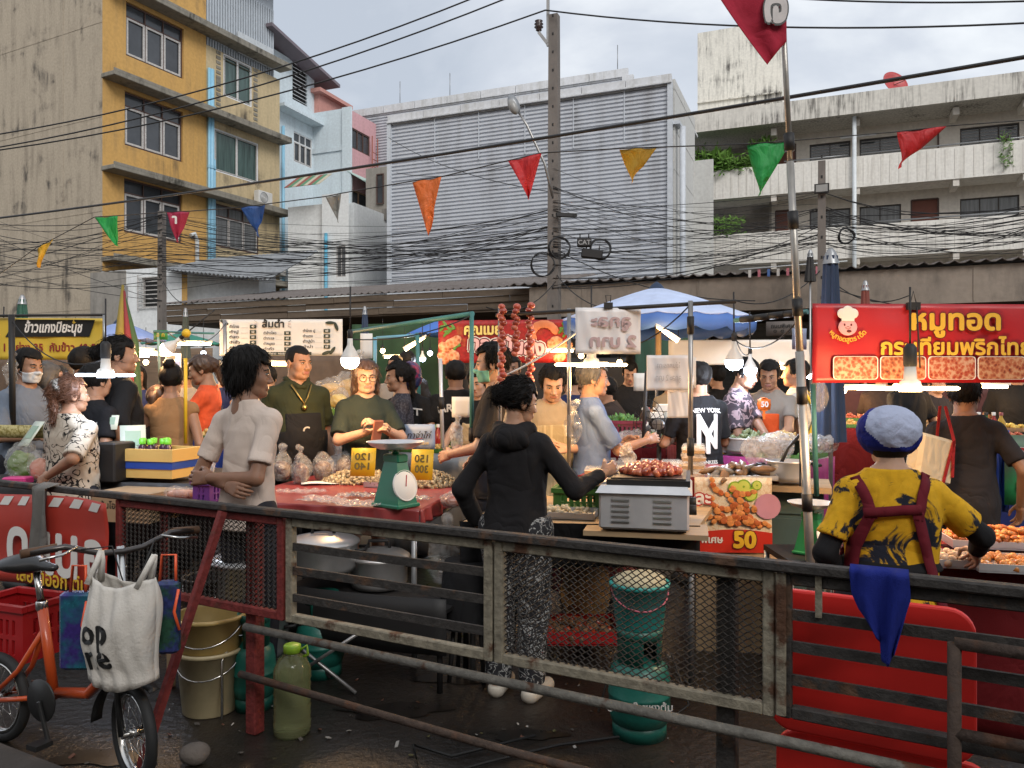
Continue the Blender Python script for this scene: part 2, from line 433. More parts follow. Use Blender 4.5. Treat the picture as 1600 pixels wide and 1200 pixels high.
def person(label, x, y, rz, H=1.65, w=1.0, female=False, sk=0, hair='short', hc='black', shirt=None, sleeve=.62, pants=None, shoes=None, arms=('down', 'down'), lean=0, look=(0, 0),
           q=1, hem=.74, group=None, curl=.6, side=0, shirtname='shirt', z=0, lw=1.0, belly=0, locks=0, face=True, shorts=False, lift=None, hand=(None, None), seed=None, flow=None):
    """q: 0 close, 1 middle, 2 far.  faces +Y locally; arms: preset names or (wrist, hint)"""
    s = H/1.65; t = thing('person', label, 'person', (x, y, z), rz, group); t.scale = (s, s, s)
    hb = (.0105, .013, .018)[q]; hh = (.0042, .0052, .0085)[q]; hc_ = (.009, .012, .017)[q]; hn = (.0042, .005, .0075)[q]
    ph = (seed if seed is not None else len(label)*1.7+x*3.1)
    piv = Vector((0, 0, .90)); Rl = Euler((-lean, side, 0)).to_matrix()
    U = lambda p: piv+Rl @ (Vector(p)-piv)
    Ti = (Rl.transposed().to_4x4() @ Matrix.Translation(-piv)); Ti = Matrix.Translation(piv) @ Ti
    sw = .153*(.93 if female else 1.02)*(.5+.5*w)
    A = []
    for i, sgn in ((0, -1), (1, 1)):
        a = arms[i]; sh = U((sgn*sw, -.012, 1.318))
        if a == 'down': wr, hint = U((sgn*(sw+.075), .03, .83)), Vector((sgn*.4, -1, 0))
        elif a == 'front': wr, hint = U((sgn*.10, .27, 1.06)), Vector((sgn*.8, -.3, -1))
        elif a == 'work': wr, hint = U((sgn*.13, .36, .98)), Vector((sgn*.9, -.4, -.6))
        elif a == 'behind': wr, hint = U((sgn*.035, -.165, .97)), Vector((sgn*1, -.5, 0))
        elif a == 'hips': wr, hint = U((sgn*.18, -.02, .95)), Vector((sgn*1, -.8, 0))
        else: wr, hint = Vector(a[0]), Vector(a[1])
        el, wr = ik(sh, wr, hint); A.append((sh, el, wr))
    # ---- body
    pts = [p for a in A for p in a]+[Vector((-.25, -.2, 0)), Vector((.25, .25, 0)), U((0, 0, 1.45)), U((.24, .16, 1.3)), U((-.24, -.16, 1.3))]
    lo = np.array([min(p[i] for p in pts) for i in range(3)])-.1; hi = np.array([max(p[i] for p in pts) for i in range(3)])+.1; lo[2] = -.02
    f = Fld(lo, hi, hb); f.T = [list(r) for r in Ti]
    f.loft(TORSO, .02, wx=w*.97, wy=(.4+.6*w)*.97)
    if belly: f.ell(U((0, .06, 1.04)), (.12*w, .07+belly, .14), .05)
    legs = []
    for i, sg in ((0, -1), (1, 1)):
        an = Vector((sg*.095, -.01, .075)); kn = Vector((sg*.09, .03, .47))
        if lift and lift[0] == i: an = Vector(lift[1]); kn = Vector(lift[2])
        hp = Vector((sg*.085*w, 0, .86)); legs.append((hp, kn, an))
        f.rc(hp, kn, .083*lw, .052*lw, .03); f.rc(kn, an, .05*lw, .034, .02)
        f.rc(kn+(an-kn)*.25+Vector((0, -.012, 0)), kn+(an-kn)*.45+Vector((0, -.012, 0)), .047*lw, .042*lw, .02)
        f.rc(an+Vector((0, -.025, -.035)), an+Vector((sg*.02, .15, -.052)), .034, .022, .02)
    f.cut(lambda X, Y, Z: -Z-2) if False else None
    f.rc(U((0, -.02, 1.36)), U((0, -.01, 1.47)), .056, .05, .04)
    for sh, el, wr in A:
        f.rc(sh, el, .043*(.6+.4*w), .036*(.7+.3*w), .03); f.rc(el, wr, .038*(.7+.3*w), .0255, .012)
    V, Q = f.net(); Vs = [V]; Qs = [Q]; Ms = [np.zeros(len(Q), int)]; n = len(V)
    HM = Matrix.Translation(U((0, .008, 1.432))) @ (Rl.to_4x4() @ Euler((look[1], 0, look[0])).to_matrix().to_4x4() if False else Euler((look[1], side*.4, look[0])).to_matrix().to_4x4()) @ Matrix.Diagonal((1+.05*math.sin(ph*7), 1+.04*math.sin(ph*5), 1+.03*math.sin(ph*11), 1))
    hv, hq, hm = head_mesh(hh, female); m = np.array(HM)
    Vs.append(hv @ m[:3, :3].T+m[:3, 3]); Qs.append(hq+n); Ms.append(hm); n += len(hv)
    for i, (sh, el, wr) in enumerate(A):
        d = (wr-el).normalized(); sg = -1 if i == 0 else 1
        up = Vector(hand[i]) if hand[i] else Vector((sg*1.0, .1, .35))       # back of the hand
        up = (up-d*up.dot(d)).normalized(); ac = up.cross(d)
        hv, hq = hand_mesh(hn, curl)
        fl = 1
        th = Vector((0, 1, 0)) if abs(d.y) < .8 else Vector((0, 0, 1))
        if ac.dot(Vector((-sg*.8, .6, .5))) < 0: fl = -1
        B = np.array([list(d), list(ac*fl), list(up)])
        Vs.append((hv*.93) @ B+np.array(wr)); Qs.append((hq if fl > 0 else hq[:, ::-1])+n); Ms.append(np.zeros(len(hq), int)); n += len(hv)
    ob('body', npmesh('body', np.concatenate(Vs), np.concatenate(Qs), [SK[sk], LIP], np.concatenate(Ms)), parent=t)
    # ---- eyes, brows
    if face:
        for sg in (-1, 1):
            e = MB(); e.ball((sg*.031, .0765, .1105), (.0135, .0105, .0044), 12, 8); e.ball((sg*.0305, .0835, .1107), (.0054, .0042, .0050), 10, 6, 1)
            e.tube([(sg*.017, .0835, .1135), (sg*.031, .0885, .1158), (sg*.046, .0775, .1130)], [.0012, .0019, .0012], 6, 2)
            o = ob('eye', e, [EYEW, IRIS, BROW], t); o.matrix_local = HM
            bmk = MB(); bmk.tube([(sg*.012, .0845, .126), (sg*.030, .0835, .1325), (sg*.05, .068, .128)], [.0035, .0042, .002], 6)
            o = ob('eyebrow', bmk, BROW, t); o.matrix_local = HM
    # ---- clothes
    def shirtfield(off=0, arms_=True, hem_=hem, h=hc_, sl=sleeve):
        g = Fld(lo-.04, hi+.04, h); g.T = f.T
        tab = [r for r in SHIRT if r[0] > hem_+.02]; tab = [(hem_,)+SHIRT[0][1:]]+tab
        g.loft(tab, .02, off=off, wx=w, wy=(.4+.6*w))
        if belly: g.ell(U((0, .06, 1.03)), (.14*w+off, .09+belly+off, .17), .06)
        if arms_ and sl > 0:
            for i, (sh, el, wr) in enumerate(A):
                fat = .6+.4*w
                inn = U((0, -.012, 1.345)); inn = sh+(inn-sh)*.45
                g.rc(inn, sh, .048+off, .050*fat+off, .04)
                if sl <= 1: g.rc(sh, el, .053*fat+off, .061*fat+off, .025, clip=sl)
                else: g.rc(sh, el, .053*fat+off, .05*fat+off, .025); g.rc(el, wr, .05*fat+off, .04*fat+off, .02, clip=sl-1)
        return g
    if shirt:
        g = shirtfield(); g.noise(.0075 if q < 2 else .005, .85, ph, .5)
        X, Y, Z = g.all(); g.S = np.maximum(g.S, -(np.sqrt(X**2+(Y-.035)**2+((Z-1.455)*1.0)**2)-.068))
        V, Q = g.net(); so = ob(shirtname, npmesh(shirtname, V, Q, shirt), parent=t)
    if pants:
        g = Fld((min(lo[0], -.3), -.3, .02), (max(hi[0], .3), .32, 1.06), hc_)
        for hp, kn, an in legs:
            g.rc(hp+Vector((0, 0, .02)), kn, .094*lw*(.5+.5*w), .072*lw, .03)
            if not shorts: g.rc(kn, an+Vector((0, 0, .0)), .070*lw, .058*lw, .03)
        g.ell((0, -.01, .86), (.158*w, (.4+.6*w)*.112, .11), .04); g.noise(.005, 1.0, ph+1, .4)
        g.cutw(lambda X, Y, Z: np.maximum(.09-Z, Z-.955) if not shorts else np.maximum(.5-Z, Z-.955))
        V, Q = g.net(); ob('trousers', npmesh('trousers', V, Q, pants), parent=t)
    if shoes:
        for i, (hp, kn, an) in enumerate(legs):
            sg = (-1, 1)[i]; g = Fld(np.array(an)+(-.1, -.12, -.1), np.array(an)+(.1, .24, .06), .008 if q < 2 else .012)
            g.rc(an+Vector((0, -.03, -.04)), an+Vector((sg*.02, .17, -.05)), .046, .038, .03); b0 = an.z-.078
            g.cutw(lambda X, Y, Z: np.maximum(b0-Z, Z-(an.z-.015))); V, Q = g.net(); ob('shoe', npmesh('shoe', V, Q, shoes), parent=t)
    # ---- hair
    hg = None
    if hair:
        hs = (.0055, .0075, .011)[q]; g = Fld((-.16, -.2, -.34), (.16, .16, .30), hs); c0 = (0, -.016, .146)
        th = {'buzz': .004, 'short': .016, 'bowl': .019, 'pony': .016, 'long': .018, 'bun': .014, 'perm': .030, 'messy': .013}[hair]
        g.ell(c0, (.075+th, .092+th, .082+th*1.05), .01)
        if hair == 'bowl': g.ell((0, -.045, .085), (.078+th*.6, .072, .085), .03)
        if hair == 'long':
            g.rc((0, -.05, .1), (0, -.085, -.14), .085, .062, .04)
            for sg in (-1, 1): g.rc((sg*.07, -.02, .09), (sg*.075, -.03, -.10), .028, .022, .02)
        if hair == 'perm': g.ell((0, -.04, .09), (.098, .085, .09), .03)
        fh = .165 if hair not in ('bowl', 'messy') else .150
        g.cutw(lambda X, Y, Z: np.minimum((Y-(.028 if hair != 'long' else .03)+.35*np.clip(.12-Z, 0, 1)), fh-Z+.25*np.abs(X))*.8)          # the face stays open
        if hair in ('short', 'buzz', 'bun', 'pony'): g.cutw(lambda X, Y, Z: (.055 if hair != 'buzz' else .075)-Z-.9*(-Y-.03)*(.3 if hair != 'pony' else .5)+.25*np.clip(np.abs(X)-.055, 0, 1))
        if hair in ('bowl', 'messy'): g.cutw(lambda X, Y, Z: (.012 if hair == 'bowl' else .045)-Z+.9*np.clip(Y+.03, 0, 1))
        if hair == 'bun': g.ell((0, -.085, .235), (.045, .045, .04), .012)
        if hair == 'pony':
            g.ell((0, -.105, .145), (.035, .035, .035), .02); g.rc((.0, -.125, .13), (.02, -.12, -.06), .034, .018, .03)
        if hair == 'messy': g.ell((-.01, -.125, .125), (.05, .045, .05), .02)
        X, Y, Z = g.all(); g.S += (.0032 if hair != 'buzz' else .0008)*(np.sin(X*150+3*np.sin(Z*30)+ph)*.6+np.sin(Y*170+3*np.sin(Z*26)+ph)*.6+fbm(X, Y, Z, 2.2, ph))*(1.5 if hair == 'perm' else 1)
        V, Q = g.net(); ho = ob('hair', npmesh('hair', V, Q, HAIRM[hc]), parent=t); ho.matrix_local = HM
        if locks:
            rng = np.random.RandomState(int(ph*10) % 9999); k = MB(); me = ho.data
            vi = rng.choice(len(V), min(int(locks*2.2), len(V)), replace=False)
            for i in vi:
                p = Vector(me.vertices[int(i)].co); nr = Vector(me.vertices[int(i)].normal)
                crown = Vector((0, -.05, .235)); d = (p-crown); d = d-nr*d.dot(nr)+Vector((rng.normal()*.02, rng.normal()*.02, -.03))
                if hair == 'pony' or hair == 'messy': d = (Vector((0, -.12, .13))-p)*(1 if p.z > .08 else -.5)+Vector((rng.normal()*.03, rng.normal()*.03, rng.normal()*.03)); d = d-nr*d.dot(nr)
                if d.length < 1e-4 or (p.y > .035 and p.z < .2): continue
                d.normalize(); L = rng.uniform(.03, .075)*(.55 if hair in ('short', 'perm') else 1); sd = d.cross(nr).normalized(); cu = rng.normal()*.15
                pp = [p+nr*(.001+.004*math.sin(u*2.4)*rng.uniform(.3, 1.3))+d*L*u+sd*cu*L*u*u-Vector((0, 0, .02))*L*u*u*6 for u in (0, .33, .66, 1)]
                k.tube(pp, [.0014, .0017, .0013, .0003], 3, cap=False)
            lo_ = ob('hair_lock', k, HAIRM[hc], t); lo_.matrix_local = HM; lo_['kind'] = 'stuff'
    return dict(t=t, HM=HM, U=U, A=A, sf=shirtfield, hh=hh, female=female, legs=legs, q=q)
def on_head(p, name, mb, mats):
    o = ob(name, mb, mats, p['t']); o.matrix_local = p['HM']; return o
def facemask(p, m):
    f = head_field(p['hh'], p['female']); f.S -= .006
    f.cutw(lambda X, Y, Z: np.maximum(np.maximum(.012-Y+np.abs(X)*.05, Z-.088+.25*np.abs(X)), .004-Z))
    V, Q = f.net(); o = ob('face_mask', npmesh('face_mask', V, Q, m), parent=p['t']); o.matrix_local = p['HM']
    k = MB()
    for s in (-1, 1): k.tube([(s*.06, .02, .07), (s*.078, -.02, .085)], .0015, 5); k.tube([(s*.055, .02, .03), (s*.078, -.02, .075)], .0015, 5)
    on_head(p, 'ear_loop', k, m)
def apron(p, m, z0=.55, z1=1.22, name='apron', back=False, off=.012, halfw=.19):
    g = p['sf'](off=off, arms_=False, hem_=z0); sg = -1 if back else 1
    g.cut(lambda X, Y, Z: np.maximum(np.maximum(-sg*Y+.015, Z-z1), np.abs(X)-np.where(Z > 1.08, halfw*.62, halfw)))
    g.noise(.003, 1.0, 3.3, .4)
    V, Q = g.net(); return ob(name, npmesh(name, V, Q, m), parent=p['t'])
def glasses(p, m):
    k = MB()
    for s in (-1, 1):
        c = Vector((s*.034, .098, .106)); k.tube([c+Vector((math.cos(a)*.026, -abs(math.cos(a)*s+.0)*.004, math.sin(a)*.023)) for a in np.linspace(0, 2*PI, 20)[:-1]], .0024, 5, closed=True)
        k.tube([c+Vector((s*.026, -.004, .004)), (s*.079, .03, .112), (s*.08, -.02, .112)], .0014, 5)
    k.tube([(-.008, .098, .108), (0, .102, .112), (.008, .098, .108)], .0014, 5)
    return on_head(p, 'glasses', k, m)
def folds(m, s=.42, sc=4.8):
    nt = m.node_tree; b = nt.nodes['Principled BSDF']; tc = N(nt, 'TexCoord'); mp = N(nt, 'Mapping', {'Vector': tc.outputs['Object'], 'Scale': (1, 1, .7), 'Rotation': (.3, .5, .2)})
    n = N(nt, 'TexNoise', {'Vector': mp.outputs[0], 'Scale': sc, 'Detail': 2.5, 'Roughness': .45, 'Distortion': 1.1}); r = math_(nt, 'ABSOLUTE', math_(nt, 'SUBTRACT', n.outputs[0], .5))
    bp = N(nt, 'Bump', {'Strength': s, 'Distance': .09, 'Height': r})
    l = b.inputs['Normal'].links
    if l: nt.links.new(l[0].from_socket, bp.inputs['Normal'])
    nt.links.new(bp.outputs[0], b.inputs['Normal']); return m
def fabric(name, c, **k):
    if name in MATS: return MATS[name]
    return folds(mat(name, c, .85, var=k.pop('var', .10), vs=k.pop('vs', 5), bump=k.pop('bump', .18), bs=k.pop('bs', 260), spec=.2, **k))
# ------------------------------------------------------------------ buildings across the road
class FR:
    """a street frame turned by th: x along the street, y away from the camera"""
    def __init__(s, th): s.c, s.s, s.th = math.cos(R(th)), math.sin(R(th)), R(th)
    def onT(s, px, T): k = (px-800)/F; d = T/(k*s.s+s.c); return d*(k*s.c-s.s), d       # plane y=T -> x, depth
    def onS(s, px, S): k = (px-800)/F; d = S/(k*s.c-s.s); return d*(k*s.s+s.c), d       # plane x=S -> y, depth
    def z(s, py, d): return CAMZ-(py-600)/F*d
    def tz(s, px, py, T): x, d = s.onT(px, T); return x, s.z(py, d)
    def sz(s, px, py, S): y, d = s.onS(px, S); return y, s.z(py, d)
    def w(s, x, y, z=0): return Vector((x*s.c+y*s.s, -x*s.s+y*s.c, z))
def wallmat(name, base, dirt, amt=.5, streak=(2.2, 2.2, .18), fine=.10, rough=.85, sc=1.0, mold=None, bump=.25, vlines=0):
    if name in MATS: return MATS[name]
    m = bpy.data.materials.new(name); m.use_nodes = True; MATS[name] = m; nt = m.node_tree; b = nt.nodes['Principled BSDF']
    tc = N(nt, 'TexCoord'); mp = N(nt, 'Mapping', {'Vector': tc.outputs['Object'], 'Scale': streak})
    st = N(nt, 'TexNoise', {'Vector': mp.outputs[0], 'Scale': 1.6*sc, 'Detail': 8, 'Roughness': .65})
    bl = N(nt, 'TexNoise', {'Vector': tc.outputs['Object'], 'Scale': .55*sc, 'Detail': 7, 'Roughness': .6, 'Distortion': .4})
    fi = N(nt, 'TexNoise', {'Vector': tc.outputs['Object'], 'Scale': 9*sc, 'Detail': 6})
    f = math_(nt, 'MULTIPLY', ramp(nt, st.outputs[0], [(.46, 0), (.68, 1)]), ramp(nt, bl.outputs[0], [(.36, .12), (.62, 1)]))
    c = mixc(nt, math_(nt, 'MULTIPLY', f, amt), base, dirt)
    if mold:
        f2 = math_(nt, 'MULTIPLY', ramp(nt, bl.outputs[0], [(.56, 0), (.66, 1)]), ramp(nt, st.outputs[0], [(.40, .1), (.60, 1)]))
        c = mixc(nt, math_(nt, 'MULTIPLY', f2, mold[1]), c, mold[0])
    c = mixc(nt, 1, c, ramp(nt, fi.outputs[0], [(.25, 1-fine), (.75, 1+fine)]), 'MULTIPLY')
    if vlines:
        wv = N(nt, 'TexWave', {'Vector': tc.outputs['Object'], 'Scale': vlines, 'Distortion': 0}, wave_type='BANDS', bands_direction='X')
        c = mixc(nt, 1, c, ramp(nt, wv.outputs[0], [(.0, .86), (.12, 1)]), 'MULTIPLY')
    nt.links.new(c, b.inputs['Base Color']); b.inputs['Roughness'].default_value = rough; b.inputs['Specular IOR Level'].default_value = .25
    bp = N(nt, 'Bump', {'Strength': bump, 'Distance': .02, 'Height': fi.outputs[0]}); nt.links.new(bp.outputs[0], b.inputs['Normal'])
    return m
GABLE = wallmat('stained_render', (.43, .365, .28), (.18, .15, .115), .85, streak=(1.3, 1.3, .16), fine=.14, sc=1.35, mold=((.06, .055, .05), .95))
YEL = wallmat('yellow_paint', (.58, .345, .115), (.34, .22, .10), .75, mold=((.16, .11, .06), .7))
BEIGE = wallmat('peeling_cream_paint', (.54, .43, .26), (.27, .22, .15), .8, mold=((.07, .06, .05), .9))
LEDGE = wallmat('mossy_ledge', (.26, .24, .20), (.07, .065, .055), 1, streak=(3, 3, 1), mold=((.04, .038, .03), .9))
WHITEW = wallmat('white_paint', (.78, .80, .80), (.55, .57, .57), .5)
BLUEW = wallmat('pale_blue_paint', (.62, .70, .74), (.45, .50, .53), .5)
PINK = wallmat('pink_paint', (.62, .36, .38), (.45, .26, .26), .5)
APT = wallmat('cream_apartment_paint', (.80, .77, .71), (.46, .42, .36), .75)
APTIN = wallmat('corridor_paint_with_shade', (.72, .67, .60), (.5, .45, .4), .5)  # darker copy of the cream paint, corridor shade put into its colour
ROOFSL = wallmat('weathered_roof_slab', (.66, .63, .57), (.12, .11, .10), 1, streak=(7, 7, .5), mold=((.06, .055, .05), .8))
TOWER = wallmat('tower_paint', (.76, .73, .65), (.09, .085, .08), .95, streak=(3.5, 3.5, .35), sc=1.3, mold=((.07, .065, .06), .9))
SHEET = wallmat('grey_metal_cladding', (.57, .595, .64), (.34, .34, .35), .75, streak=(1.2, 1.2, .12), fine=.05, rough=.45, bump=.05)
COPING = wallmat('white_coping', (.64, .65, .67), (.40, .39, .36), .9)
CONC = wallmat('old_concrete', (.30, .28, .25), (.12, .11, .10), .8)
FASC = wallmat('brown_concrete_fascia', (.31, .26, .215), (.10, .09, .08), .9, streak=(1, 1, .35))
WOODF = wallmat('rotten_fascia_wood', (.17, .13, .095), (.07, .055, .045), 1, streak=(.35, .35, 6))
RUSTR = wallmat('rusted_roof_sheet', (.17, .15, .14), (.09, .065, .05), .9)
DARKIN = mat('dark_shop_interior', (.045, .04, .036), .8, var=.3)
GLASS = mat('window_glass', (.055, .06, .068), .12, var=.35, vs=1.2, spec=.6)
GLASSG = mat('green_curtain_glass', (.055, .095, .085), .18, var=.6, vs=2.2, scale=(1, 4, .3), spec=.6)
GLASSC = mat('grey_curtain_glass', (.13, .135, .14), .2, var=.5, vs=3, scale=(4, 4, .2), spec=.5)
BRN = mat('brown_window_wood', (.09, .05, .04), .6); ALU = mat('white_aluminium', (.70, .71, .72), .4); WPL = mat('old_white_frame', (.50, .48, .46), .7, var=.35, vs=20)
PIPEB = mat('blue_pvc_pipe', (.27, .52, .68), .4, var=.1); PIPEW = mat('white_pvc_pipe', (.66, .70, .72), .4)
GMET = mat('grey_steel', (.30, .31, .32), .4, .6); DMET = mat('dark_steel', (.055, .055, .058), .45, .5); ACW = mat('ac_plastic', (.62, .61, .58), .5)
def holed(mb, Mf, u0, u1, z0, z1, holes, dep, mi=0, mr=None):
    us = sorted({u0, u1, *[h[0] for h in holes], *[h[1] for h in holes]}); zs = sorted({z0, z1, *[h[2] for h in holes], *[h[3] for h in holes]})
    for a, b in zip(us, us[1:]):
        for c, d in zip(zs, zs[1:]):
            if any(h[0] < (a+b)/2 < h[1] and h[2] < (c+d)/2 < h[3] for h in holes): continue
            mb.add([Mf(a, c, 0), Mf(b, c, 0), Mf(b, d, 0), Mf(a, d, 0)], [(0, 1, 2, 3)], mi)
    for a, b, c, d in holes:
        q = [(a, c), (b, c), (b, d), (a, d)]
        for (p, r) in zip(q, q[1:]+q[:1]): mb.add([Mf(*p, 0), Mf(*r, 0), Mf(*r, dep), Mf(*p, dep)], [(0, 1, 2, 3)], mi if mr is None else mr)
def window(parent, Mf, h, cols, transom, fm, gm, dep=.12, fw=.05, inner=None, sill=False, name='window', louvre=0):
    """frame bars at depth dep in the opening h; one pane object per light"""
    a, b, c, d = h; mb = MB()
    def bar(u0, u1, z0, z1, dd=0, th=.05, mi=0):
        vs = [Mf(u, z, dep-th-dd+k*th) for k in (0, 1) for u, z in ((u0, z0), (u1, z0), (u1, z1), (u0, z1))]
        mb.add(vs, [(0, 1, 2, 3), (7, 6, 5, 4), (0, 4, 5, 1), (1, 5, 6, 2), (2, 6, 7, 3), (3, 7, 4, 0)], mi)
    bar(a, b, c, c+fw); bar(a, b, d-fw, d); bar(a, a+fw, c+fw, d-fw); bar(b-fw, b, c+fw, d-fw)
    zt = c+(d-c)*transom if transom else d-fw
    if transom: bar(a+fw, b-fw, zt-fw/2, zt+fw/2)
    w = (b-a-2*fw)/cols; lights = []
    for i in range(cols):
        u0, u1 = a+fw+i*w, a+fw+(i+1)*w
        if i: bar(u0-fw*.35, u0+fw*.35, c+fw, d-fw)
        lights.append((u0, u1, c+fw, zt))
        if transom: lights.append((u0, u1, zt, d-fw))
        if inner is not None:
            i_ = inner
            bar(u0+.02, u0+.02+i_, c+fw+.02, zt-.03, .02, .04, 1); bar(u1-.02-i_, u1-.02, c+fw+.02, zt-.03, .02, .04, 1); bar(u0+.02+i_, u1-.02-i_, c+fw+.02, c+fw+.02+i_, .02, .04, 1); bar(u0+.02+i_, u1-.02-i_, zt-.03-i_, zt-.03, .02, .04, 1)
    if louvre:
        n = int((zt-c)/louvre)
        for i in range(cols):
            for j in range(n): z = c+fw+(j+.5)*(zt-c-fw)/n; bar(a+fw+i*w+.03, a+fw+(i+1)*w-.03, z-.006, z+.006, .0, .03, 1)
    wo = ob(name, mb, [fm, WPL], parent)
    for (u0, u1, z0, z1) in lights:
        k = MB(); k.add([Mf(u0, z0, dep), Mf(u1, z0, dep), Mf(u1, z1, dep), Mf(u0, z1, dep)], [(0, 1, 2, 3)]); ob('pane', k, gm, wo)
    if sill: k = MB(); bx = [Mf(u, z, e) for e in (-.08, .1) for u, z in ((a-.08, c-.07), (b+.08, c-.07), (b+.08, c-.005), (a-.08, c-.005))]; k.add(bx, [(0, 1, 2, 3), (7, 6, 5, 4), (0, 4, 5, 1), (1, 5, 6, 2), (2, 6, 7, 3), (3, 7, 4, 0)]); ob('sill', k, LEDGE, wo)
    return wo
def ac_unit(parent, loc, rz, name='air_conditioner', lab=None):
    k = MB(); k.box((0, 0, .28), (.8, .3, .55), bev=.02); k.lathe([(.20, 0), (.215, .012), (.23, 0)], 20, (-.1, -.152, .28), 1, Euler((R(90), 0, 0)).to_matrix())
    for j in range(5): k.lathe([(.04+j*.035, 0), (.046+j*.035, .008), (.052+j*.035, 0)], 16, (-.1, -.152, .28), 1, Euler((R(90), 0, 0)).to_matrix())
    k.bar((-.3, .1, -.02), (-.3, -.15, -.02), .04, mi=1); k.bar((.3, .1, -.02), (.3, -.15, -.02), .04, mi=1)
    return ob(name, k, [ACW, GMET], parent, loc, rz)

# ---- ground
g = MB(); g.box((0, 60, -.2), (300, 300, .4))
ASPH = mat('damp_asphalt', (.020, .0158, .0125), .38, var=.6, vs=1.7, bump=.8, bs=24, spec=.5)
struct('ground', g, ASPH)
g = MB(); g.box((0, 0, .004), (42, 7.0, .008)); ROADM = mat('worn_concrete_road', (.15, .115, .08), .7, var=.35, vs=.8, bump=.3, bs=25)
struct('road', g, ROADM, loc=Vector((2.6, 9.4, 0)), rot=-R(24))
# ---- yellow shophouse on the corner of the side street
Y = FR(27); cx, cy = P(160, 0, 27)[:2]
S0 = cx*Y.c-cy*Y.s; T0 = cx*Y.s+cy*Y.c
def YS(px, py): y, d = Y.onS(px, S0); return y-T0, Y.z(py, d)
bld = thing('shophouse', 'tall yellow and cream shophouse with a blank stained grey side wall', 'building', (cx, cy, 0), -Y.th)
Mf = lambda u, z, d: (-d, u, z)
yb = YS(322, 0)[0]; ye = YS(437, 0)[0]; HT = 17.5
lz = [Y.z(405, 27), Y.z(263, 27), Y.z(118, 27), Y.z(-28, 27)]
hy = []
for (pa, pb) in (((197, 24), (287, 124)), ((195, 163), (286, 254)), ((194, 301), (285, 380))):
    a, z1 = YS(*pa); b, z0 = YS(*pb); hy.append((a, b, z0, z0+1.95))
k = MB(); holed(k, Mf, 0, yb, 0, HT, hy, .18); ob('yellow_wall', k, YEL, bld)
hb = []
for (pa, pb) in (((349, 92), (394, 168)), ((335, 214), (404, 288)), ((333, 330), (404, 398))):
    a, z1 = YS(*pa); b, z0 = YS(*pb); hb.append((a, b, z0, z0+1.75))
k = MB(); holed(k, Mf, yb, ye, 0, HT-2.6, hb, .12); ob('cream_wall', k, BEIGE, bld)
k = MB(); k.add([(-14, 0, 0), (0, 0, 0), (0, 0, HT), (-14, 0, HT)], [(0, 1, 2, 3)]); k.add([(0, ye, 0), (-14, ye, 0), (-14, ye, HT-2.6), (0, ye, HT-2.6)], [(0, 1, 2, 3)])
k.add([(-14, 0, HT), (0, 0, HT), (0, yb, HT), (-14, yb, HT)], [(0, 1, 2, 3)]); k.add([(-14, yb, HT-2.6), (0, yb, HT-2.6), (0, ye, HT-2.6), (-14, ye, HT-2.6)], [(0, 1, 2, 3)]); k.add([(0, yb, HT-2.6), (-14, yb, HT-2.6), (-14, yb, HT), (0, yb, HT)], [(0, 1, 2, 3)])
k.add([(-14, 0, 0), (-14, 0, HT), (-14, ye, HT-2.6), (-14, ye, 0)], [(0, 1, 2, 3)])
for h in hy+hb: k.add([(-.30, h[0]-.1, h[2]-.1), (-.30, h[1]+.1, h[2]-.1), (-.30, h[1]+.1, h[3]+.1), (-.30, h[0]-.1, h[3]+.1)], [(0, 1, 2, 3)])
for z in (4.2, 7.6, 10.9, 14.2): k.box((-7, -.004, z), (14, .012, .05)); 
for x in (-2.2, -6.1): k.box((x, -.003, HT/2), (.07, .012, HT))
ob('side_wall', k, GABLE, bld)
for i, z in enumerate(lz):
    k = MB(); k.box((.32, ye/2+.02, z), (.72, ye+.1, .16), bev=.02); k.box((.66, ye/2, z+.11), (.05, ye+.06, .10)); ob('ledge', k, LEDGE, bld)
for h in hy: window(bld, Mf, h, 3, .74, BRN, GLASS, .14, .06, inner=.07)
for i, h in enumerate(hb): window(bld, Mf, h, 2 if i < 2 else 3, 0 if i < 2 else .72, ALU if i < 2 else BRN, (GLASSG, GLASSG, GLASSC)[i], .08, .06, inner=.03)
for i, (px, r) in enumerate(((324, .06), (328.5, .09), (332, .06))):
    y = YS(px, 0)[0]; k = MB(); k.tube([(.10, y, 4.2), (.10, y, 9), (.10, y, 14.2 if i < 2 else 10.6)], r, 10)
    for z in (5, 7.8, 10.2, 12.6): k.lathe([(r*1.3, z), (r*1.3, z+.12)], 10, (.10, y, 0))
    ob('drain_pipe', k, PIPEB, bld)
k = MB(); y = YS(305, 0)[0]; k.tube([(.1, y, 4.4), (.1, y, 7.2), (.1, y-.12, 7.45), (.1, y-.3, 7.35)], .08, 10); ob('drain_pipe', k, PIPEW, bld)
y = YS(402, 0)[0]; ac_unit(bld, (.35, y, Y.z(322, 33.5)), R(90))
y = YS(424, 0)[0]; ac_unit(bld, (.35, y, Y.z(430, 34)), R(90))
for z in (Y.z(120, 33), Y.z(160, 33)):
    for px in (341, 399): y = YS(px, 0)[0]; k = MB(); [k.box((.01, y, z-.8+j*.2), (.03, .22, .12)) for j in range(7)]; o = ob('vent_grille', k, LEDGE, bld)
k = MB(); y0 = YS(312, 0)[0]; y1 = YS(431, 0)[0]; z = HT-1.6
Zt = Y.z(38, 34.7)
for j in range(30): yy = y0+(y1-y0)*j/30; k.box((-.1, yy+.05, Zt/2+6.9+.9), (.05, (y1-y0)/30*.55, 3.0+.0), mi=0)
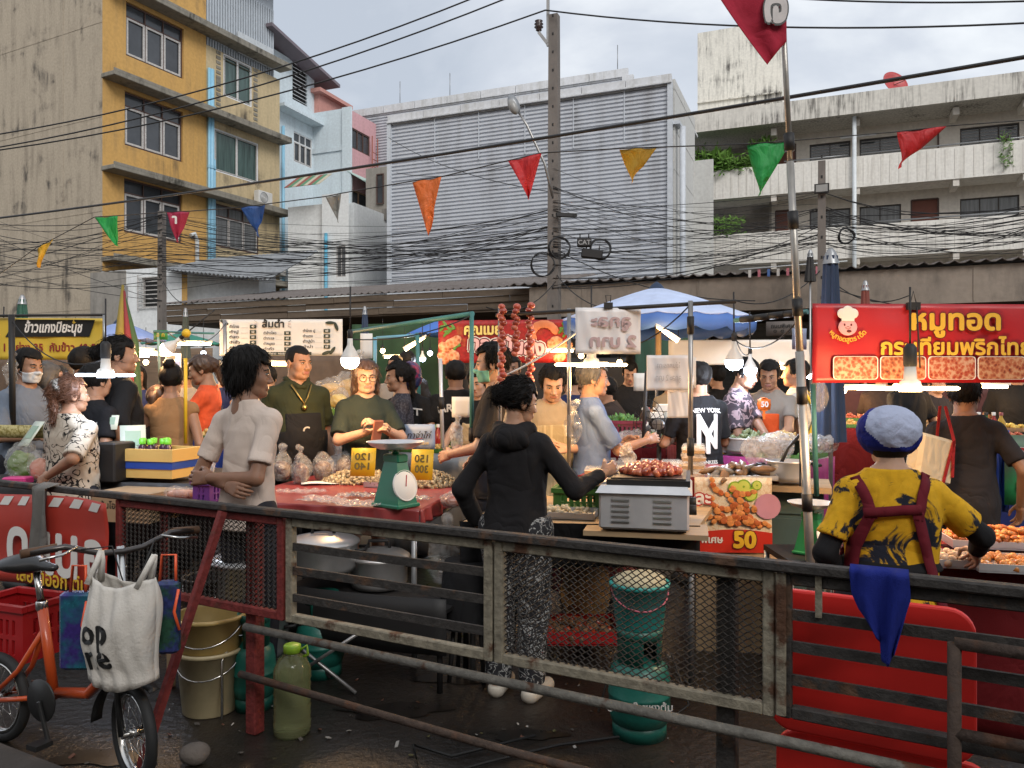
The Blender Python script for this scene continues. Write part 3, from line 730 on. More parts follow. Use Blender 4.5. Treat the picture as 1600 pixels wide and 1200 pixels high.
k.box((-.2, (y0+y1)/2, HT-.6), (.1, y1-y0, 4.4)); k.box((.0, y1-1.2, HT-1.6), (.06, 2.0, .9), 2); k.box((.1, (y0+y1)/2+.1, HT+1.6), (1.6, y1-y0+.9, .06), 1, Euler((0, R(8), 0)).to_matrix())
ob('rooftop_room', k, [mat('rooftop_sheet', (.45, .49, .53), .5, var=.1), RUSTR, mat('clear_sheet', (.5, .53, .55), .3)], bld)
# ---- white annex at its foot
An = FR(22); x0, d0 = An.onT(158, 19.2); x1, d1 = An.onT(284, 19.2); x2, _ = An.onT(415, 19.6)
bld = thing('annex', 'low white annex with a barred dark window below the yellow shophouse', 'building', tuple(An.w(x0, 19.2)), -An.th)
Mt = lambda u, z, d: (u, d, z)
wa, _ = An.onT(221, 19.2); wb, _ = An.onT(246, 19.2); hz = [(wa-x0, wb-x0, An.z(478, 25), An.z(430, 25))]
k = MB(); holed(k, Mt, 0, x1-x0, 0, An.z(418, 25.4), hz, .15); k.box((x1-x0+1.3, .8, 2.6), (x2-x1-.1, .8, 5.2)); ob('wall', k, WHITEW, bld)
k = MB(); k.box((.35, .02, 2.7), (1.6, .14, 5.3)); ob('grey_panel', k, CONC, bld)
wo = window(bld, Mt, hz[0], 1, 0, WPL, mat('black_opening', (.02, .02, .02), .8), .12, .05)
k = MB(); [k.bar((hz[0][0]-.12, -.06, z), (hz[0][1]+.12, -.06, z), .025, .03) for z in np.linspace(hz[0][2], hz[0][3], 8)]; [k.bar((u, -.06, hz[0][2]-.1), (u, -.06, hz[0][3]+.1), .03) for u in (hz[0][0]-.1, hz[0][1]+.1)]
ob('window_bars', k, WPL, wo)
k = MB(); L = x2-x1+1.2
for j in range(26): u = x1-x0-.4+L*j/26; k.add([(u, -.5, An.z(424, 25)-.55*j/26), (u+L/52, -.5, An.z(424, 25)+.05-.55*j/26), (u+L/26, -.5, An.z(424, 25)-.55*(j+1)/26), (u, 2, 5.9), (u+L/52, 2, 5.95), (u+L/26, 2, 5.9)], [(0, 1, 4, 3), (1, 2, 5, 4)])
o = ob('roof', k, mat('grey_roof_sheet', (.22, .23, .24), .6, var=.25), bld); solid(o, .03)
# ---- white house, then pink house further up the side street
V = FR(22); S1 = -23.3; 
def VS(px, py, S): return V.sz(px, py, S)
def VT(px, py, T): return V.tz(px, py, T)
ya, _ = V.onS(432, S1); yb_, dB = V.onS(491, S1)
bld = thing('white_house', 'tall white house with a louvred gable and small paned window', 'building', tuple(V.w(S1, ya)), -V.th)
ww = yb_-ya; zt = V.z(112, 37)
wh = (V.onS(459, S1)[0]-ya, V.onS(488, S1)[0]-ya, V.z(260, 37.5), V.z(205, 37)-.1)
lv = (V.onS(457, S1)[0]-ya, V.onS(480, S1)[0]-ya, V.z(160, 37), V.z(100, 37))
k = MB(); holed(k, Mf, -.5, ww, 0, zt, [wh, lv], .12); k.box((-4, -.3, zt/2), (7.9, .4, zt)); ob('wall', k, BLUEW, bld)
window(bld, Mf, wh, 3, .68, ALU, GLASS, .08, .05, inner=.04)
lo = MB(); lo.add([Mf(lv[0], lv[2], .1), Mf(lv[1], lv[2], .1), Mf(lv[1], lv[3], .1), Mf(lv[0], lv[3], .1)], [(0, 1, 2, 3)]); lp = ob('louvre', lo, mat('black_opening', (.02, .02, .02)), bld)
for j in range(10): sl = MB(); z = lv[2]+(lv[3]-lv[2])*(j+.5)/10; sl.box((-.02, (lv[0]+lv[1])/2, z), (.12, lv[1]-lv[0]-.06, .025), 0, Euler((0, R(30), 0)).to_matrix()); ob('slat', sl, ALU, lp)
k = MB(); k.prism([(.9, -1.4, zt+.75), (.9, ww+.9, zt-.15), (.9, ww+.9, zt-.0), (.9, -1.4, zt+.9)], (-9, 0, 0)); ob('roof', k, mat('purple_grey_roof', (.17, .14, .16), .6), bld)
k = MB(); k.box((.3, ww/2, V.z(205, 37)+.6), (.7, ww+.5, .14)); ob('ledge', k, BLUEW, bld)
k = MB(); y = V.onS(440, S1)[0]-ya; k.tube([(.1, y, 4), (.1, y, zt-3)], .07, 8); ob('drain_pipe', k, PIPEB, bld)
T1, d1 = V.onS(489, S1); xr, dr = V.onT(545, T1); S2 = xr
ye2, de2 = V.onS(588, S2)
bld = thing('pink_house', 'pink fronted house with green awnings over its wooden windows', 'building', tuple(V.w(S2, T1)), -V.th)
zt = V.z(168, dr)
k = MB(); k.box((-3.5, 0.1, zt/2), (7, .2, zt)); k.box((-2.4, -.02, zt-1.9), (4.6, .1, .25)); k.box((-.06, -.06, zt/2), (.5, .12, zt)); ob('side_wall', k, BLUEW, bld)
hs = []
for pa, pb in (((549, 215), (578, 245)), ((547, 325), (575, 360)), ((547, 415), (575, 448))):
    ha, h1 = VS(pa[0], pa[1], S2); hb_, h0 = VS(pb[0], pb[1], S2); hs.append((ha-T1, hb_-T1, h0, h0+(1.0 if pa[1] < 300 else 1.75)))
k = MB(); holed(k, Mf, .2, ye2-T1, 0, zt-.05, hs, .12); k.box((-3, ye2-T1, zt/2), (5.9, .15, zt-.2)); ob('pink_wall', k, PINK, bld)
for i, h in enumerate(hs):
    window(bld, Mf, h, 3 if i == 0 else 2, 0, BRN if i == 0 else mat('tan_window_wood', (.38, .24, .15), .6), GLASS, .08, .07)
    if i:
        k = MB(); n = 12; u0 = h[0]-.25; du = (h[1]-h[0]+.6)/n
        for j in range(n): k.add([(.0, u0+du*j, h[3]+.75), (.0, u0+du*(j+.5), h[3]+.79), (.0, u0+du*(j+1), h[3]+.75), (1.1, u0+du*j, h[3]+.1), (1.1, u0+du*(j+.5), h[3]+.14), (1.1, u0+du*(j+1), h[3]+.1)], [(0, 3, 4, 1), (1, 4, 5, 2)])
        o = ob('awning', k, mat('pale_green_awning', (.40, .52, .48), .6), bld); solid(o, .03)
k = MB()
yy = V.onS(575, S2)[0]-T1
for u in (yy, yy+.5): k.tube([(.25, u, 7), (.25, u, zt-.9)], .03, 6)
for j in range(18): k.cyl((.25, yy, 7.2+j*.35), (.25, yy+.5, 7.2+j*.35), .02, n=5)
ob('ladder', k, mat('rust_red_ladder', (.30, .10, .07), .7), bld)
k = MB(); k.box((-3.6, 1.2, zt+.5), (3.6, 2.2, 1.0)); k.box((-3.6, 1.2, zt+1.05), (4.2, 2.8, .18)); ob('roof_room', k, wallmat('salmon_paint', (.55, .28, .24), (.4, .2, .18), .5), bld)
# lower white block before them
xa, da = V.onT(443, 27.5); xb, db = V.onT(545, 27.5); xm, _ = V.onT(503, 27.5)
bld = thing('white_block', 'plain white rendered block with a blue pipe in front of the pink house', 'building', tuple(V.w(xa, 27.5)), -V.th)
z1 = V.z(322, da); z2 = V.z(300, db)
hh = (V.onT(525, 27.5)[0]-xa, V.onT(540, 27.5)[0]-xa, V.z(432, db), V.z(383, db))
k = MB(); holed(k, Mt, xm-xa, xb-xa, 0, z2, [hh], .12); k.add([(0, .3, 0), (xm-xa, .3, 0), (xm-xa, .3, z1), (0, .3, z1)], [(0, 1, 2, 3)]); k.add([(xm-xa, 0, 0), (xm-xa, .3, 0), (xm-xa, .3, z2), (xm-xa, 0, z2)], [(3, 2, 1, 0)])
k.box(((xb-xa)/2, 2.2, z1/2), (xb-xa-.02, 3.6, z1-.1)); ob('wall', k, WHITEW, bld)
window(bld, Mt, hh, 2, 0, WPL, GLASSC, .08, .04)
k = MB(); u = V.onT(511, 27.5)[0]-xa; k.tube([(u, -.08, 2), (u, -.08, V.z(362, db))], .07, 8); ob('drain_pipe', k, mat('bright_blue_pipe', (.12, .42, .60), .4), bld)
k = MB(); n = 9
for j in range(n):
    u0 = .5+j*.2; k.add([(u0, .3, z1+1.25), (u0+.2, .3, z1+1.25), (u0+.2, -.6, z1+.6), (u0, -.6, z1+.6)], [(0, 3, 2, 1)], (j % 3))
o = ob('awning', k, [mat('awning_red', (.32, .10, .08)), mat('awning_green', (.10, .28, .16)), mat('awning_cream', (.55, .50, .38))], bld); solid(o, .02)
# dark sliver building next to the metal hall
xa, da = V.onT(586, 31); xb, db = V.onT(612, 31)
bld = thing('grey_house', 'narrow dark grey house squeezed between pink house and metal hall', 'building', tuple(V.w(xa, 31)), -V.th)
k = MB(); k.box(((xb-xa)/2, 3, V.z(262, da)/2), (xb-xa+1, 6, V.z(262, da))); ob('wall', k, CONC, bld)
for py in (300, 372, 440):
    zc = V.z(py, da); window(bld, lambda u, z, d: (u, d-.1, z), (.12, .5, zc-.6, zc+.8), 1, 0, BRN, GLASS, .06, .04)
k = MB(); k.box((.4, -.35, V.z(342, da)), (1.2, .7, .5)); ob('balcony', k, CONC, bld)
# ---- grey corrugated metal hall
T = 26.0; xa, da = V.onT(607, T); xb, db = V.onT(1050, T); za = V.z(182, da)
bld = thing('metal_hall', 'large windowless hall clad in horizontal grey corrugated sheet', 'building', tuple(V.w(xa, T)), -V.th)
def corr(mb, u0, u1, z0, z1, y=0, p=.142, dep=.06):
    n = int((z1-z0)/p); vs = []
    for i in range(n):
        z = z0+i*p
        for q, dd in ((0, 0), (.5, 0), (.62, dep), (.88, dep)): vs.append((z+q*p, dd))
    vs.append((z0+n*p, 0)); V_ = []; Fq = []
    for z, dd in vs: V_ += [(u0, y+dd, z), (u1, y+dd, z)]
    for i in range(len(vs)-1): Fq.append((2*i, 2*i+1, 2*i+3, 2*i+2))
    mb.add(V_, Fq)
L = xb-xa; zc = za-.28
k = MB(); corr(k, .12, L-.12, 2, zc); ob('cladding', k, SHEET, bld)
k = MB(); 
for u in (.06, L-.06): k.box((u, -.02, zc/2), (.16, .14, zc))
for i in range(1, 6): k.box((L*i/6+.2, -.012, zc-.9), (.03, .03, 1.8))
ob('corner_trim', k, mat('pale_grey_trim', (.55, .58, .62), .5), bld)
k = MB(); n = 7
for i in range(n): k.box((L*(i+.5)/n, .0, zc+.14), (L/n-.02, .16, .28))
k.box((L/2, -.1, zc-.01), (L, .1, .05), 0); k.box((L/2, 3, za-.3), (L-.1, 6, .1)); ob('coping', k, COPING, bld)
k = MB(); k.box((L+.02, 2.3, (za-.1)/2), (.1, 4.3, za-.12)); k.box((L+.4, 4.2, za/2-.9), (.8, .1, za-1.8))
for z in np.arange(2, za, 1.35): k.box((L+.03, 2.3, z), (.1, 4.3, .03))
ob('end_wall', k, wallmat('pale_panel', (.58, .58, .56), (.45, .43, .40), .5), bld)
k = MB(); k.box((L+.1, .35, za-1.6), (.3, .6, .12)); k.tube([(L+.3, .3, 2), (L+.3, .3, za-1.7)], .1, 8); ob('downpipe', k, mat('pale_grey_trim', (.55, .58, .62)), bld)
hh = thing('upper_hall', 'upper storey of grey corrugated hall rising behind the front cladding', 'building', tuple(V.w(V.onT(553, 34)[0], 34)), -V.th)
xa2, da2 = V.onT(553, 34); xb2, db2 = V.onT(982, 34); L2 = xb2-xa2; zu = V.z(106, db2)
k = MB(); corr(k, 0, L2, 7, zu-.38); ob('cladding', k, SHEET, hh)
k = MB()
for i in range(8): k.box((L2*(i+.5)/8, 0, zu-.20), (L2/8-.03, .16, .36))
k.box((L2/2, 3, zu-.4), (L2-.1, 6, .1)); k.box((L2-.02, .0, zu-.9), (.5, .2, 1.1)); ob('coping', k, COPING, hh)
k = MB(); k.box((L2, 3, zu/2-.3), (.1, 6, zu-.8)); ob('end_wall', k, SHEET, hh)
k = MB(); k.box((.7, -.3, zu-6), (2.6, .3, 3.2)); ob('white_wall', k, WHITEW, hh); window(hh, lambda u, z, d: (u, d-.5, z), (1.0, 2.2, zu-4.5, zu-3.4), 2, 0, BRN, GLASS, .05, .05)
for px in (625, 703, 870, 965): k = MB(); u = V.onT(px, 34)[0]-xa2; k.cyl((u, 0, zu-.1), (u, 0, zu+1.1), .02, n=5); ob('lightning_rod', k, GMET, hh)
# ---- apartment block with open corridors
T = 35.0; B = 36.5; xa, da = V.onT(1075, T); xe, de = V.onT(1760, T); LA = xe-xa; dR = V.onT(1600, T)[1]
bld = thing('apartment_block', 'long cream apartment block with open corridor balconies and stained roof slab', 'building', tuple(V.w(xa, T)), -V.th)
zr1, zr0 = V.z(118, dR), V.z(152, dR)
par = [(V.z(218, dR), V.z(270, dR)), (V.z(334, dR), V.z(388, dR)), (V.z(450, dR), V.z(505, dR))]
UX = lambda px, TT=B: V.onT(px, TT)[0]-xa
k = MB(); k.box((LA/2+.1, 3, (zr1+zr0)/2), (LA+.3, 7, zr1-zr0)); ob('roof', k, ROOFSL, bld)
for (z1, z0) in par:
    k = MB(); k.box((LA/2, .1, (z1+z0)/2), (LA, .2, z1-z0)); k.box((LA/2, 1.0, z0+.12), (LA-.02, 1.7, .22))
    for j in range(int(LA/.33)): k.box((j*.33+.2, -.003, (z1+z0)/2), (.014, .012, z1-z0-.15), 1)
    ob('balcony_parapet', k, [APT, mat('parapet_groove', (.52, .49, .45), .8)], bld)
holes = []; dB_ = V.onT(1450, B)[1]
lev = [(.05, 0), (2.94, 1), (5.82, 2)]
wins = []; doors = []
for r in range(3):
    zf = par[r][1]+.25
    for a, b, n in ((1265, 1329, 2), (1343, 1408, 2), (1500, 1593, 3), (1640, 1740, 3)): wins.append((UX(a), UX(b), zf+1.0, zf+2.15, n, r))
    for a, b in ((1212, 1243), (1424, 1466), (1608, 1636)): doors.append((UX(a), UX(b), zf, zf+2.25, r))
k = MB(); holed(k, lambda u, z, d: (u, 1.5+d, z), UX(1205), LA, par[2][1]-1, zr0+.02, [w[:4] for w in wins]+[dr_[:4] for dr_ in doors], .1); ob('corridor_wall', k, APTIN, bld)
k = MB(); k.box((UX(1205)/2, 2.6, zr0/2), (UX(1205)+.1, .1, zr0)); k.box((UX(1205)-.03, 2.0, zr0/2), (.1, 1.1, zr0)); ob('loggia_wall', k, mat('loggia_paint_with_shade', (.30, .27, .24), .85, var=.2), bld)  # shade of the recess is mixed into this dark wall colour
for i, w in enumerate(wins): window(bld, lambda u, z, d: (u, 1.5+d, z), w[:4], w[4], 0, mat('dark_brown_frame', (.05, .04, .035), .6), (GLASS, GLASSC, mat('brown_shutter', (.13, .10, .085), .7))[w[5]], .08, .05, louvre=.13 if w[5] == 0 else 0)
for i, w in enumerate(doors):
    c = [(.50, .46, .40), (.48, .45, .41), (.38, .32, .27)][w[4]] if i % 3 else (.16, .05, .03)
    k = MB(); k.box(((w[0]+w[1])/2, 1.56, (w[2]+w[3])/2), (w[1]-w[0], .05, w[3]-w[2])); dd = ob('door', k, mat('door_%d' % (i % 4), c, .6), bld)
    k = MB(); [k.box(q, s_) for q, s_ in (((w[0], 1.52, (w[2]+w[3])/2), (.06, .1, w[3]-w[2])), ((w[1], 1.52, (w[2]+w[3])/2), (.06, .1, w[3]-w[2])), (((w[0]+w[1])/2, 1.52, w[3]), (w[1]-w[0], .1, .06)))]; ob('door_frame', k, BRN, dd)
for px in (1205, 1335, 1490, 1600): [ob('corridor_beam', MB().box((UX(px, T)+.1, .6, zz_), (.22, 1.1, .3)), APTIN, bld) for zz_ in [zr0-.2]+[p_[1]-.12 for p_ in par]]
k = MB(); u = UX(1335, T-.1); k.tube([(u, -.1, 2), (u, -.1, zr1-.3)], .085, 10); ob('drain_pipe', k, PIPEW, bld)
for (z1, z0) in par[:2]:
    k = MB(); k.tube([(UX(1225, T), .1, z1+.12), (UX(1325, T), .1, z1+.12)], .03, 6); k.tube([(UX(1345, T), .1, z1+.12), (LA, .1, z1+.12)], .03, 6); ob('handrail', k, GMET, bld)
k = MB(); k.box((UX(1340), 1.0, zr0-.5), (1.4, .08, .08)); ob('tube_light_fitting', k, ALU, bld)
xt, dt = V.onT(1090, 37.5); xt2, dt2 = V.onT(1222, 37.5)
k = MB(); zt_ = V.z(52, dt); k.box(((xt+xt2)/2-xa, 4.2, (zt_+zr1)/2), (xt2-xt, 3.4, zt_-zr1)); k.box(((xt+xt2)/2-xa, 2.45, zr1+1.5), (xt2-xt+.02, .1, .06)); ob('stair_tower', k, TOWER, bld)
dish = thing('satellite_dish', 'round red satellite dish on the roof edge of apartment block', 'satellite dish', tuple(V.w(V.onT(1396, T+.4)[0], T+.4, zr1)), -V.th)
Md = Euler((R(68), 0, R(35))).to_matrix()
k = MB(); k.lathe([(0, 0), (.25, .03), (.45, .09), (.56, .15)], 24, (0, 0, .42), 0, Md); o = ob('reflector', k, mat('red_dish', (.42, .05, .05), .45), dish); solid(o, .02)
k = MB(); k.cyl((0, .1, 0), (0, .05, .45), .03); k.tube([(0, 0, .42), Vector((0, 0, .42))+Md @ Vector((.3, 0, .3)), Vector((0, 0, .42))+Md @ Vector((0, 0, .5))], .015, 6); ob('mount', k, DMET, dish)
# balcony plants
LEAF = mat('balcony_leaf', (.12, .24, .04), .6, var=.4, vs=9); LEAFD = mat('dry_leaf', (.20, .11, .08), .7, var=.4)
def shrub(loc, r, n, lab, hang=0, m=LEAF, sc=.16):
    rng = random.Random(int(loc[0]*100)); t = thing('balcony_plant', lab, 'plant', loc, 0)
    k = MB()
    for i in range(n):
        a = rng.uniform(0, 2*PI); q = rng.random()**.5
        p = Vector((r[0]*q*math.cos(a), r[1]*q*math.sin(a), r[2]*(rng.random()**.8)-hang*rng.random())); d = Vector((rng.gauss(0, 1), rng.gauss(0, 1), rng.gauss(.4, .8))).normalized(); s = d.orthogonal().normalized(); L_ = sc*rng.uniform(.6, 1.5)
        k.add([p, p+d*L_*.5+s*L_*.16, p+d*L_, p+d*L_*.5-s*L_*.16], [(0, 1, 2, 3)])
    o = ob('foliage', k, m, t); o['kind'] = 'stuff'
    k = MB()
    for i in range(7): a = rng.uniform(0, 6.3); k.tube([(0, 0, -.05), (r[0]*.4*math.cos(a), r[1]*.4*math.sin(a), r[2]*.5), (r[0]*.8*math.cos(a), r[1]*.8*math.sin(a), r[2]*.9)], [.014, .01, .004], 5)
    ob('stem', k, BRN, t); return t
def apt(px, row, dy=.25): u = V.onT(px, T+dy)[0]; return tuple(V.w(u, T+dy, par[row][0]))
shrub(apt(1085, 0), (.5, .3, 1.3), 420, 'tall feathery plant at the end of the top balcony', .6, sc=.26)
shrub(apt(1120, 0), (.6, .3, .8), 260, 'spiky planter shrub with broad blades on the top balcony', .2, sc=.5)
shrub(apt(1165, 0), (1.1, .3, .55), 700, 'bushy green planter hedge on the top balcony behind green pennant', .3, sc=.26)
shrub(apt(1190, 0), (.5, .3, 1.1), 240, 'taller palm-like plant rising above the top balcony planter', 0, sc=.4)
shrub(apt(1572, 0, -.1), (.25, .15, .3), 160, 'creeper trailing over the top balcony parapet', 1.2, sc=.18)
shrub(apt(1085, 1), (.9, .3, .7), 380, 'dry reddish creeper hanging from the second balcony', 1.4, LEAFD, .2)
shrub(apt(1130, 1), (.9, .3, .8), 420, 'leafy green bush in the second balcony planter', .1, sc=.24)
# ---- low shops with the long eaves
Tn = 16.0
def eave(px): return V.onT(px, Tn)
x0, _ = eave(255); x1, _ = eave(850); x2, _ = eave(1900)
bld = thing('wooden_shop_row', 'row of low old shops under a rusty roof with rotten wooden fascia', 'building', tuple(V.w(x0, Tn)), -V.th)
k = MB(); n = int((x1-x0)/.19); zt = 3.72
for j in range(n): u = j*.19; k.add([(u, 0, zt), (u+.055, 0, zt+.035), (u+.11, 0, zt), (u+.19, 0, zt), (u, 5, zt+.9), (u+.055, 5, zt+.935), (u+.11, 5, zt+.9), (u+.19, 5, zt+.9)], [(0, 1, 5, 4), (1, 2, 6, 5), (2, 3, 7, 6)])
o = ob('roof', k, RUSTR, bld); solid(o, .015)
rng = random.Random(5)
for r_, (z1, z0) in enumerate(((3.69, 3.55), (3.54, 3.40), (3.39, 3.24))):
    u = 0
    while u < x1-x0:
        w_ = min(rng.uniform(1.2, 3.2), x1-x0-u); k = MB(); k.box((u+w_/2, .06+rng.uniform(0, .012)+.03*r_, (z1+z0)/2+rng.uniform(-.012, .012)), (w_-.015, .03, z1-z0+.002+rng.uniform(-.006, .008)), 0, Euler((0, rng.uniform(-.006, .006), 0)).to_matrix()); ob('plank', k, WOODF, bld, label=None); u += w_
k = MB(); k.box(((x1-x0)/2, 2.5, 1.6), (x1-x0, .2, 3.2)); k.box(((x1-x0)/2, 1.3, 3.22), (x1-x0, 2.3, .06), 1)
ob('shop_wall', k, [DARKIN, WOODF], bld)
for j in range(9): k = MB(); k.box((j*(x1-x0)/9+.4, 2.3, 1.6), (.18, .2, 3.2)); ob('post', k, WOODF, bld)
bld = thing('concrete_shop_row', 'row of shops under a long plain brown concrete fascia', 'building', tuple(V.w(x1-.25, Tn-.25)), -V.th)
L = x2-x1
k = MB(); k.box((L/2, .1, 3.32), (L, .2, .66)); 
for j in range(int(L/2.4)): k.box((j*2.4+1.2, -.003, 3.32), (.02, .02, .6), 0)
ob('fascia', k, FASC, bld)
k = MB(); n = int(L/.24); zt = 3.69
for j in range(n): u = j*.24-.4; k.add([(u, -.12, zt), (u+.09, -.12, zt+.05), (u+.16, -.12, zt), (u+.24, -.12, zt), (u, 5, zt+.5), (u+.09, 5, zt+.55), (u+.16, 5, zt+.5), (u+.24, 5, zt+.5)], [(0, 1, 5, 4), (1, 2, 6, 5), (2, 3, 7, 6)])
o = ob('roof', k, RUSTR, bld); solid(o, .015)
k = MB(); k.box((L/2, 2.6, 1.5), (L, .2, 3.0)); k.box((L/2, 1.4, 3.0), (L-.1, 2.3, .05)); ob('shop_wall', k, DARKIN, bld)
SHUT = mat('roller_shutter', (.10, .105, .105), .5, .3, var=.2)
for a, b in ((1.2, 3.4), (3.7, 6.0), (7.4, 9.4)):
    k = MB(); k.add([(a, 2.3, 0), (b, 2.3, 0), (b, 2.3, 2.9), (a, 2.3, 2.9)], [(0, 1, 2, 3)]); sh = ob('roller_shutter', k, SHUT, bld)
    for j in range(24): q = MB(); q.box(((a+b)/2, 2.28, .06+j*.118), (b-a-.04, .03, .1), 0, Euler((R(12), 0, 0)).to_matrix()); ob('slat', q, SHUT, sh)
for j in range(6): k = MB(); k.box((j*3.1+.3, 2.3, 1.5), (.25, .25, 3)); ob('post', k, CONC, bld)
# ---- unseen building row added behind the camera to keep sun off the market

k = MB(); k.box((0, -15.5, 6.5), (90, 3, 13)); bk = thing('unseen_shade_row', 'plain rendered shophouse row behind the near pavement', 'building'); ob('wall', k, GABLE, bk)
# ------------------------------------------------------------------ near fence, bicycle and what stands along it
def rusty(name, paint, amt=.5, rust=(.085, .04, .022)):
    m = mat(name, rust, .75, var=.35, vs=7, col2=paint, thr=(.5-(1-amt)*.16-.02, .5-(1-amt)*.16+.05), bump=.7, bs=45, spec=.35, scale=(1, 1, 1)); return m
FRED = rusty('worn_red_fence_paint', (.16, .025, .022), .1); FWHT = rusty('flaking_white_fence_paint', (.22, .195, .145), .36); FDRK = rusty('dark_fence_paint', (.038, .034, .031), .3, (.09, .05, .03)); FRST = rusty('rusty_fence_pipe', (.06, .04, .03), .5)
MESHM = mat('mesh_wire', (.035, .03, .026), .6, .4)
FTH = math.atan(.537)
def fd(px): k = (px-800)/F; return 2.775/(1+.537*k)
def fu(px): k = (px-800)/F; return k*fd(px)/math.cos(FTH)
FO = Vector((0, 2.775, 0))
def FL(u, y=0, z=0): return FO+Vector((u*math.cos(FTH)+y*math.sin(FTH), -u*math.sin(FTH)+y*math.cos(FTH), z))
fence = thing('fence', 'long rusty market fence of welded mesh and barred panels beside the pavement', 'fence', tuple(FO), -FTH)
k = MB(); k.bar((-4.2, -.02, 1.005), (2.2, -.02, 1.005), .045, .032, bev=.006); ob('top_rail', k, FDRK, fence)
k = MB(); k.tube([(-1.30, -.03, .495), (.95, -.03, .485), (2.1, -.03, .475)], .018, 8); ob('middle_rail', k, rusty('rusty_grey_pipe', (.15, .14, .12), .45), fence)
k = MB(); k.tube([(-1.33, -.03, .285), (.0, -.035, .25), (1.2, -.03, .24)], .016, 8); ob('bottom_rail', k, FRST, fence)
for px, m in ((385, FRED), (1131, FDRK), (-60, FRED)): k = MB(); k.box((fu(px), .05, .5), (.06, .06, 1.0), bev=.005); ob('post', k, m, fence)
def panel(u0, u1, m, kind, z0=.545, z1=.985, bars=(.865, .765, .65)):
    k = MB(); w = .036
    for u in (u0+w/2, u1-w/2): k.box((u, 0, (z0+z1)/2), (w, .036, z1-z0), bev=.004)
    for z in (z0+w/2, z1-w/2): k.box(((u0+u1)/2, 0, z), (u1-u0-2*w+.002, .034, w), bev=.004)
    p = ob('panel_frame', k, m, fence)
    if kind == 'bars':
        for z in bars: k = MB(); k.box(((u0+u1)/2, -.004, z), (u1-u0-.03, .012, .032)); ob('bar', k, FDRK, p)
    else:
        k = MB(); cw, ch = .030, .0205; nx = int((u1-u0-2*w)/cw); nz = int((z1-z0-2*w)/ch)
        cw = (u1-u0-2*w)/nx; ch = (z1-z0-2*w)/nz
        for j in range(nz+1):
            for s in (1, -1):
                if (j == 0 and s < 0) or (j == nz and s > 0): continue
                pts = [(u0+w+cw*(i*.5), .004*s, z0+w+ch*j+(s*ch*.5 if i % 2 else 0)) for i in range(2*nx+1)]
                k.tube(pts, .0028, 3, cap=False, smooth=False)
        o = ob('wire_mesh', k, MESHM, p); o['kind'] = 'stuff'
        k = MB()
        for u in (u0+(u1-u0)*.28,) if m is FRED else (): k.box((u, .02, (z0+z1)/2), (.03, .02, z1-z0))
        if k.v: ob('stile', k, m, p)
    return p
panel(fu(185), fu(446), FRED, 'mesh'); panel(fu(450), fu(772), FWHT, 'bars'); panel(fu(775), fu(1212), FWHT, 'mesh'); panel(fu(1218), 2.1, FDRK, 'bars', z0=.55, bars=(.86, .765, .665))
k = MB(); k.box((fu(1222), -.012, .77), (.03, .03, .43), bev=.004); k.box((fu(1280), -.012, .925), (.018, .02, .12)); ob('stile', k, FWHT, fence)
k = MB(); k.bar((fu(362), -.05, .99), (fu(362)-.05, -.42, .0), .03, .03); ob('brace', k, FRED, fence)
gate = thing('gate_frame', 'short red brown pipe frame standing against the barred fence panel', 'gate', tuple(FL(fu(1490), -.07)), -FTH)
for a, b in (((0, 0, 0), (0, 0, .86)), ((-.0, 0, .86), (.9, 0, .845)), ((0, 0, .62), (.9, 0, .61)), ((.0, 0, .36), (.9, 0, .35))): k = MB(); k.tube([a, b], .017, 8); ob('pipe', k, FRST, gate)
# ---- kerb and near pavement
k = MB(); k.box((-.3, -1.0, .05), (12, 1.5, .1), bev=.02); struct('kerb', k, mat('dirty_kerb', (.045, .038, .033), .85, var=.5, vs=3, bump=.5, bs=20), loc=FO-Vector((0, .45, 0)), rot=-FTH)
# ---- cloth helpers
def cloth(name, label, cat, fn, nu, nv, m, th=.003, loc=(0, 0, 0), rot=0, group=None, part=None):
    k = MB(); k.grid(fn, nu, nv); o = ob(name, k, m, None, loc, rot); solid(o, th); tag(o, label, cat, group); return o
TOWB = fabric('blue_towel', (.012, .022, .19), bump=.5, bs=300); TOWG = fabric('grey_towel', (.16, .155, .145), bump=.5, bs=300)
def towel_b(u, v):
    w = .14*(1-max(0, v-.35)*1.1); x = (u-.5)*w*(1.0)+.015*v+ (0.01 if u > .5 else 0)
    z = 1.03-v*.215+ (-.075*(1-abs(u-.62)*2)*max(0, v-.4)*1.0) + (.06*(u < .45)*max(0, v-.55)*1.3)
    return (x, -.055+.014*math.sin(u*13+v*3)-.01*v if v > .04 else -.02, z if v > .04 else 1.032)
o = cloth('towel', 'deep blue towel draped over the fence rail behind yellow shirted woman', 'towel', towel_b, 22, 22, TOWB, loc=tuple(FL(fu(1371))), rot=-FTH)
def towel_g(u, v):
    w = .115+.02*v; return ((u-.5)*w*1.25-.03*v, (-.085+.018*math.sin(u*11+v*2)) if v > .05 else -.02, 1.035-v*(.33+.07*math.sin(u*3+.4)))
cloth('towel', 'grey towel hung over the fence rail across the red banner', 'towel', towel_g, 18, 18, TOWG, loc=tuple(FL(fu(88))), rot=-FTH)
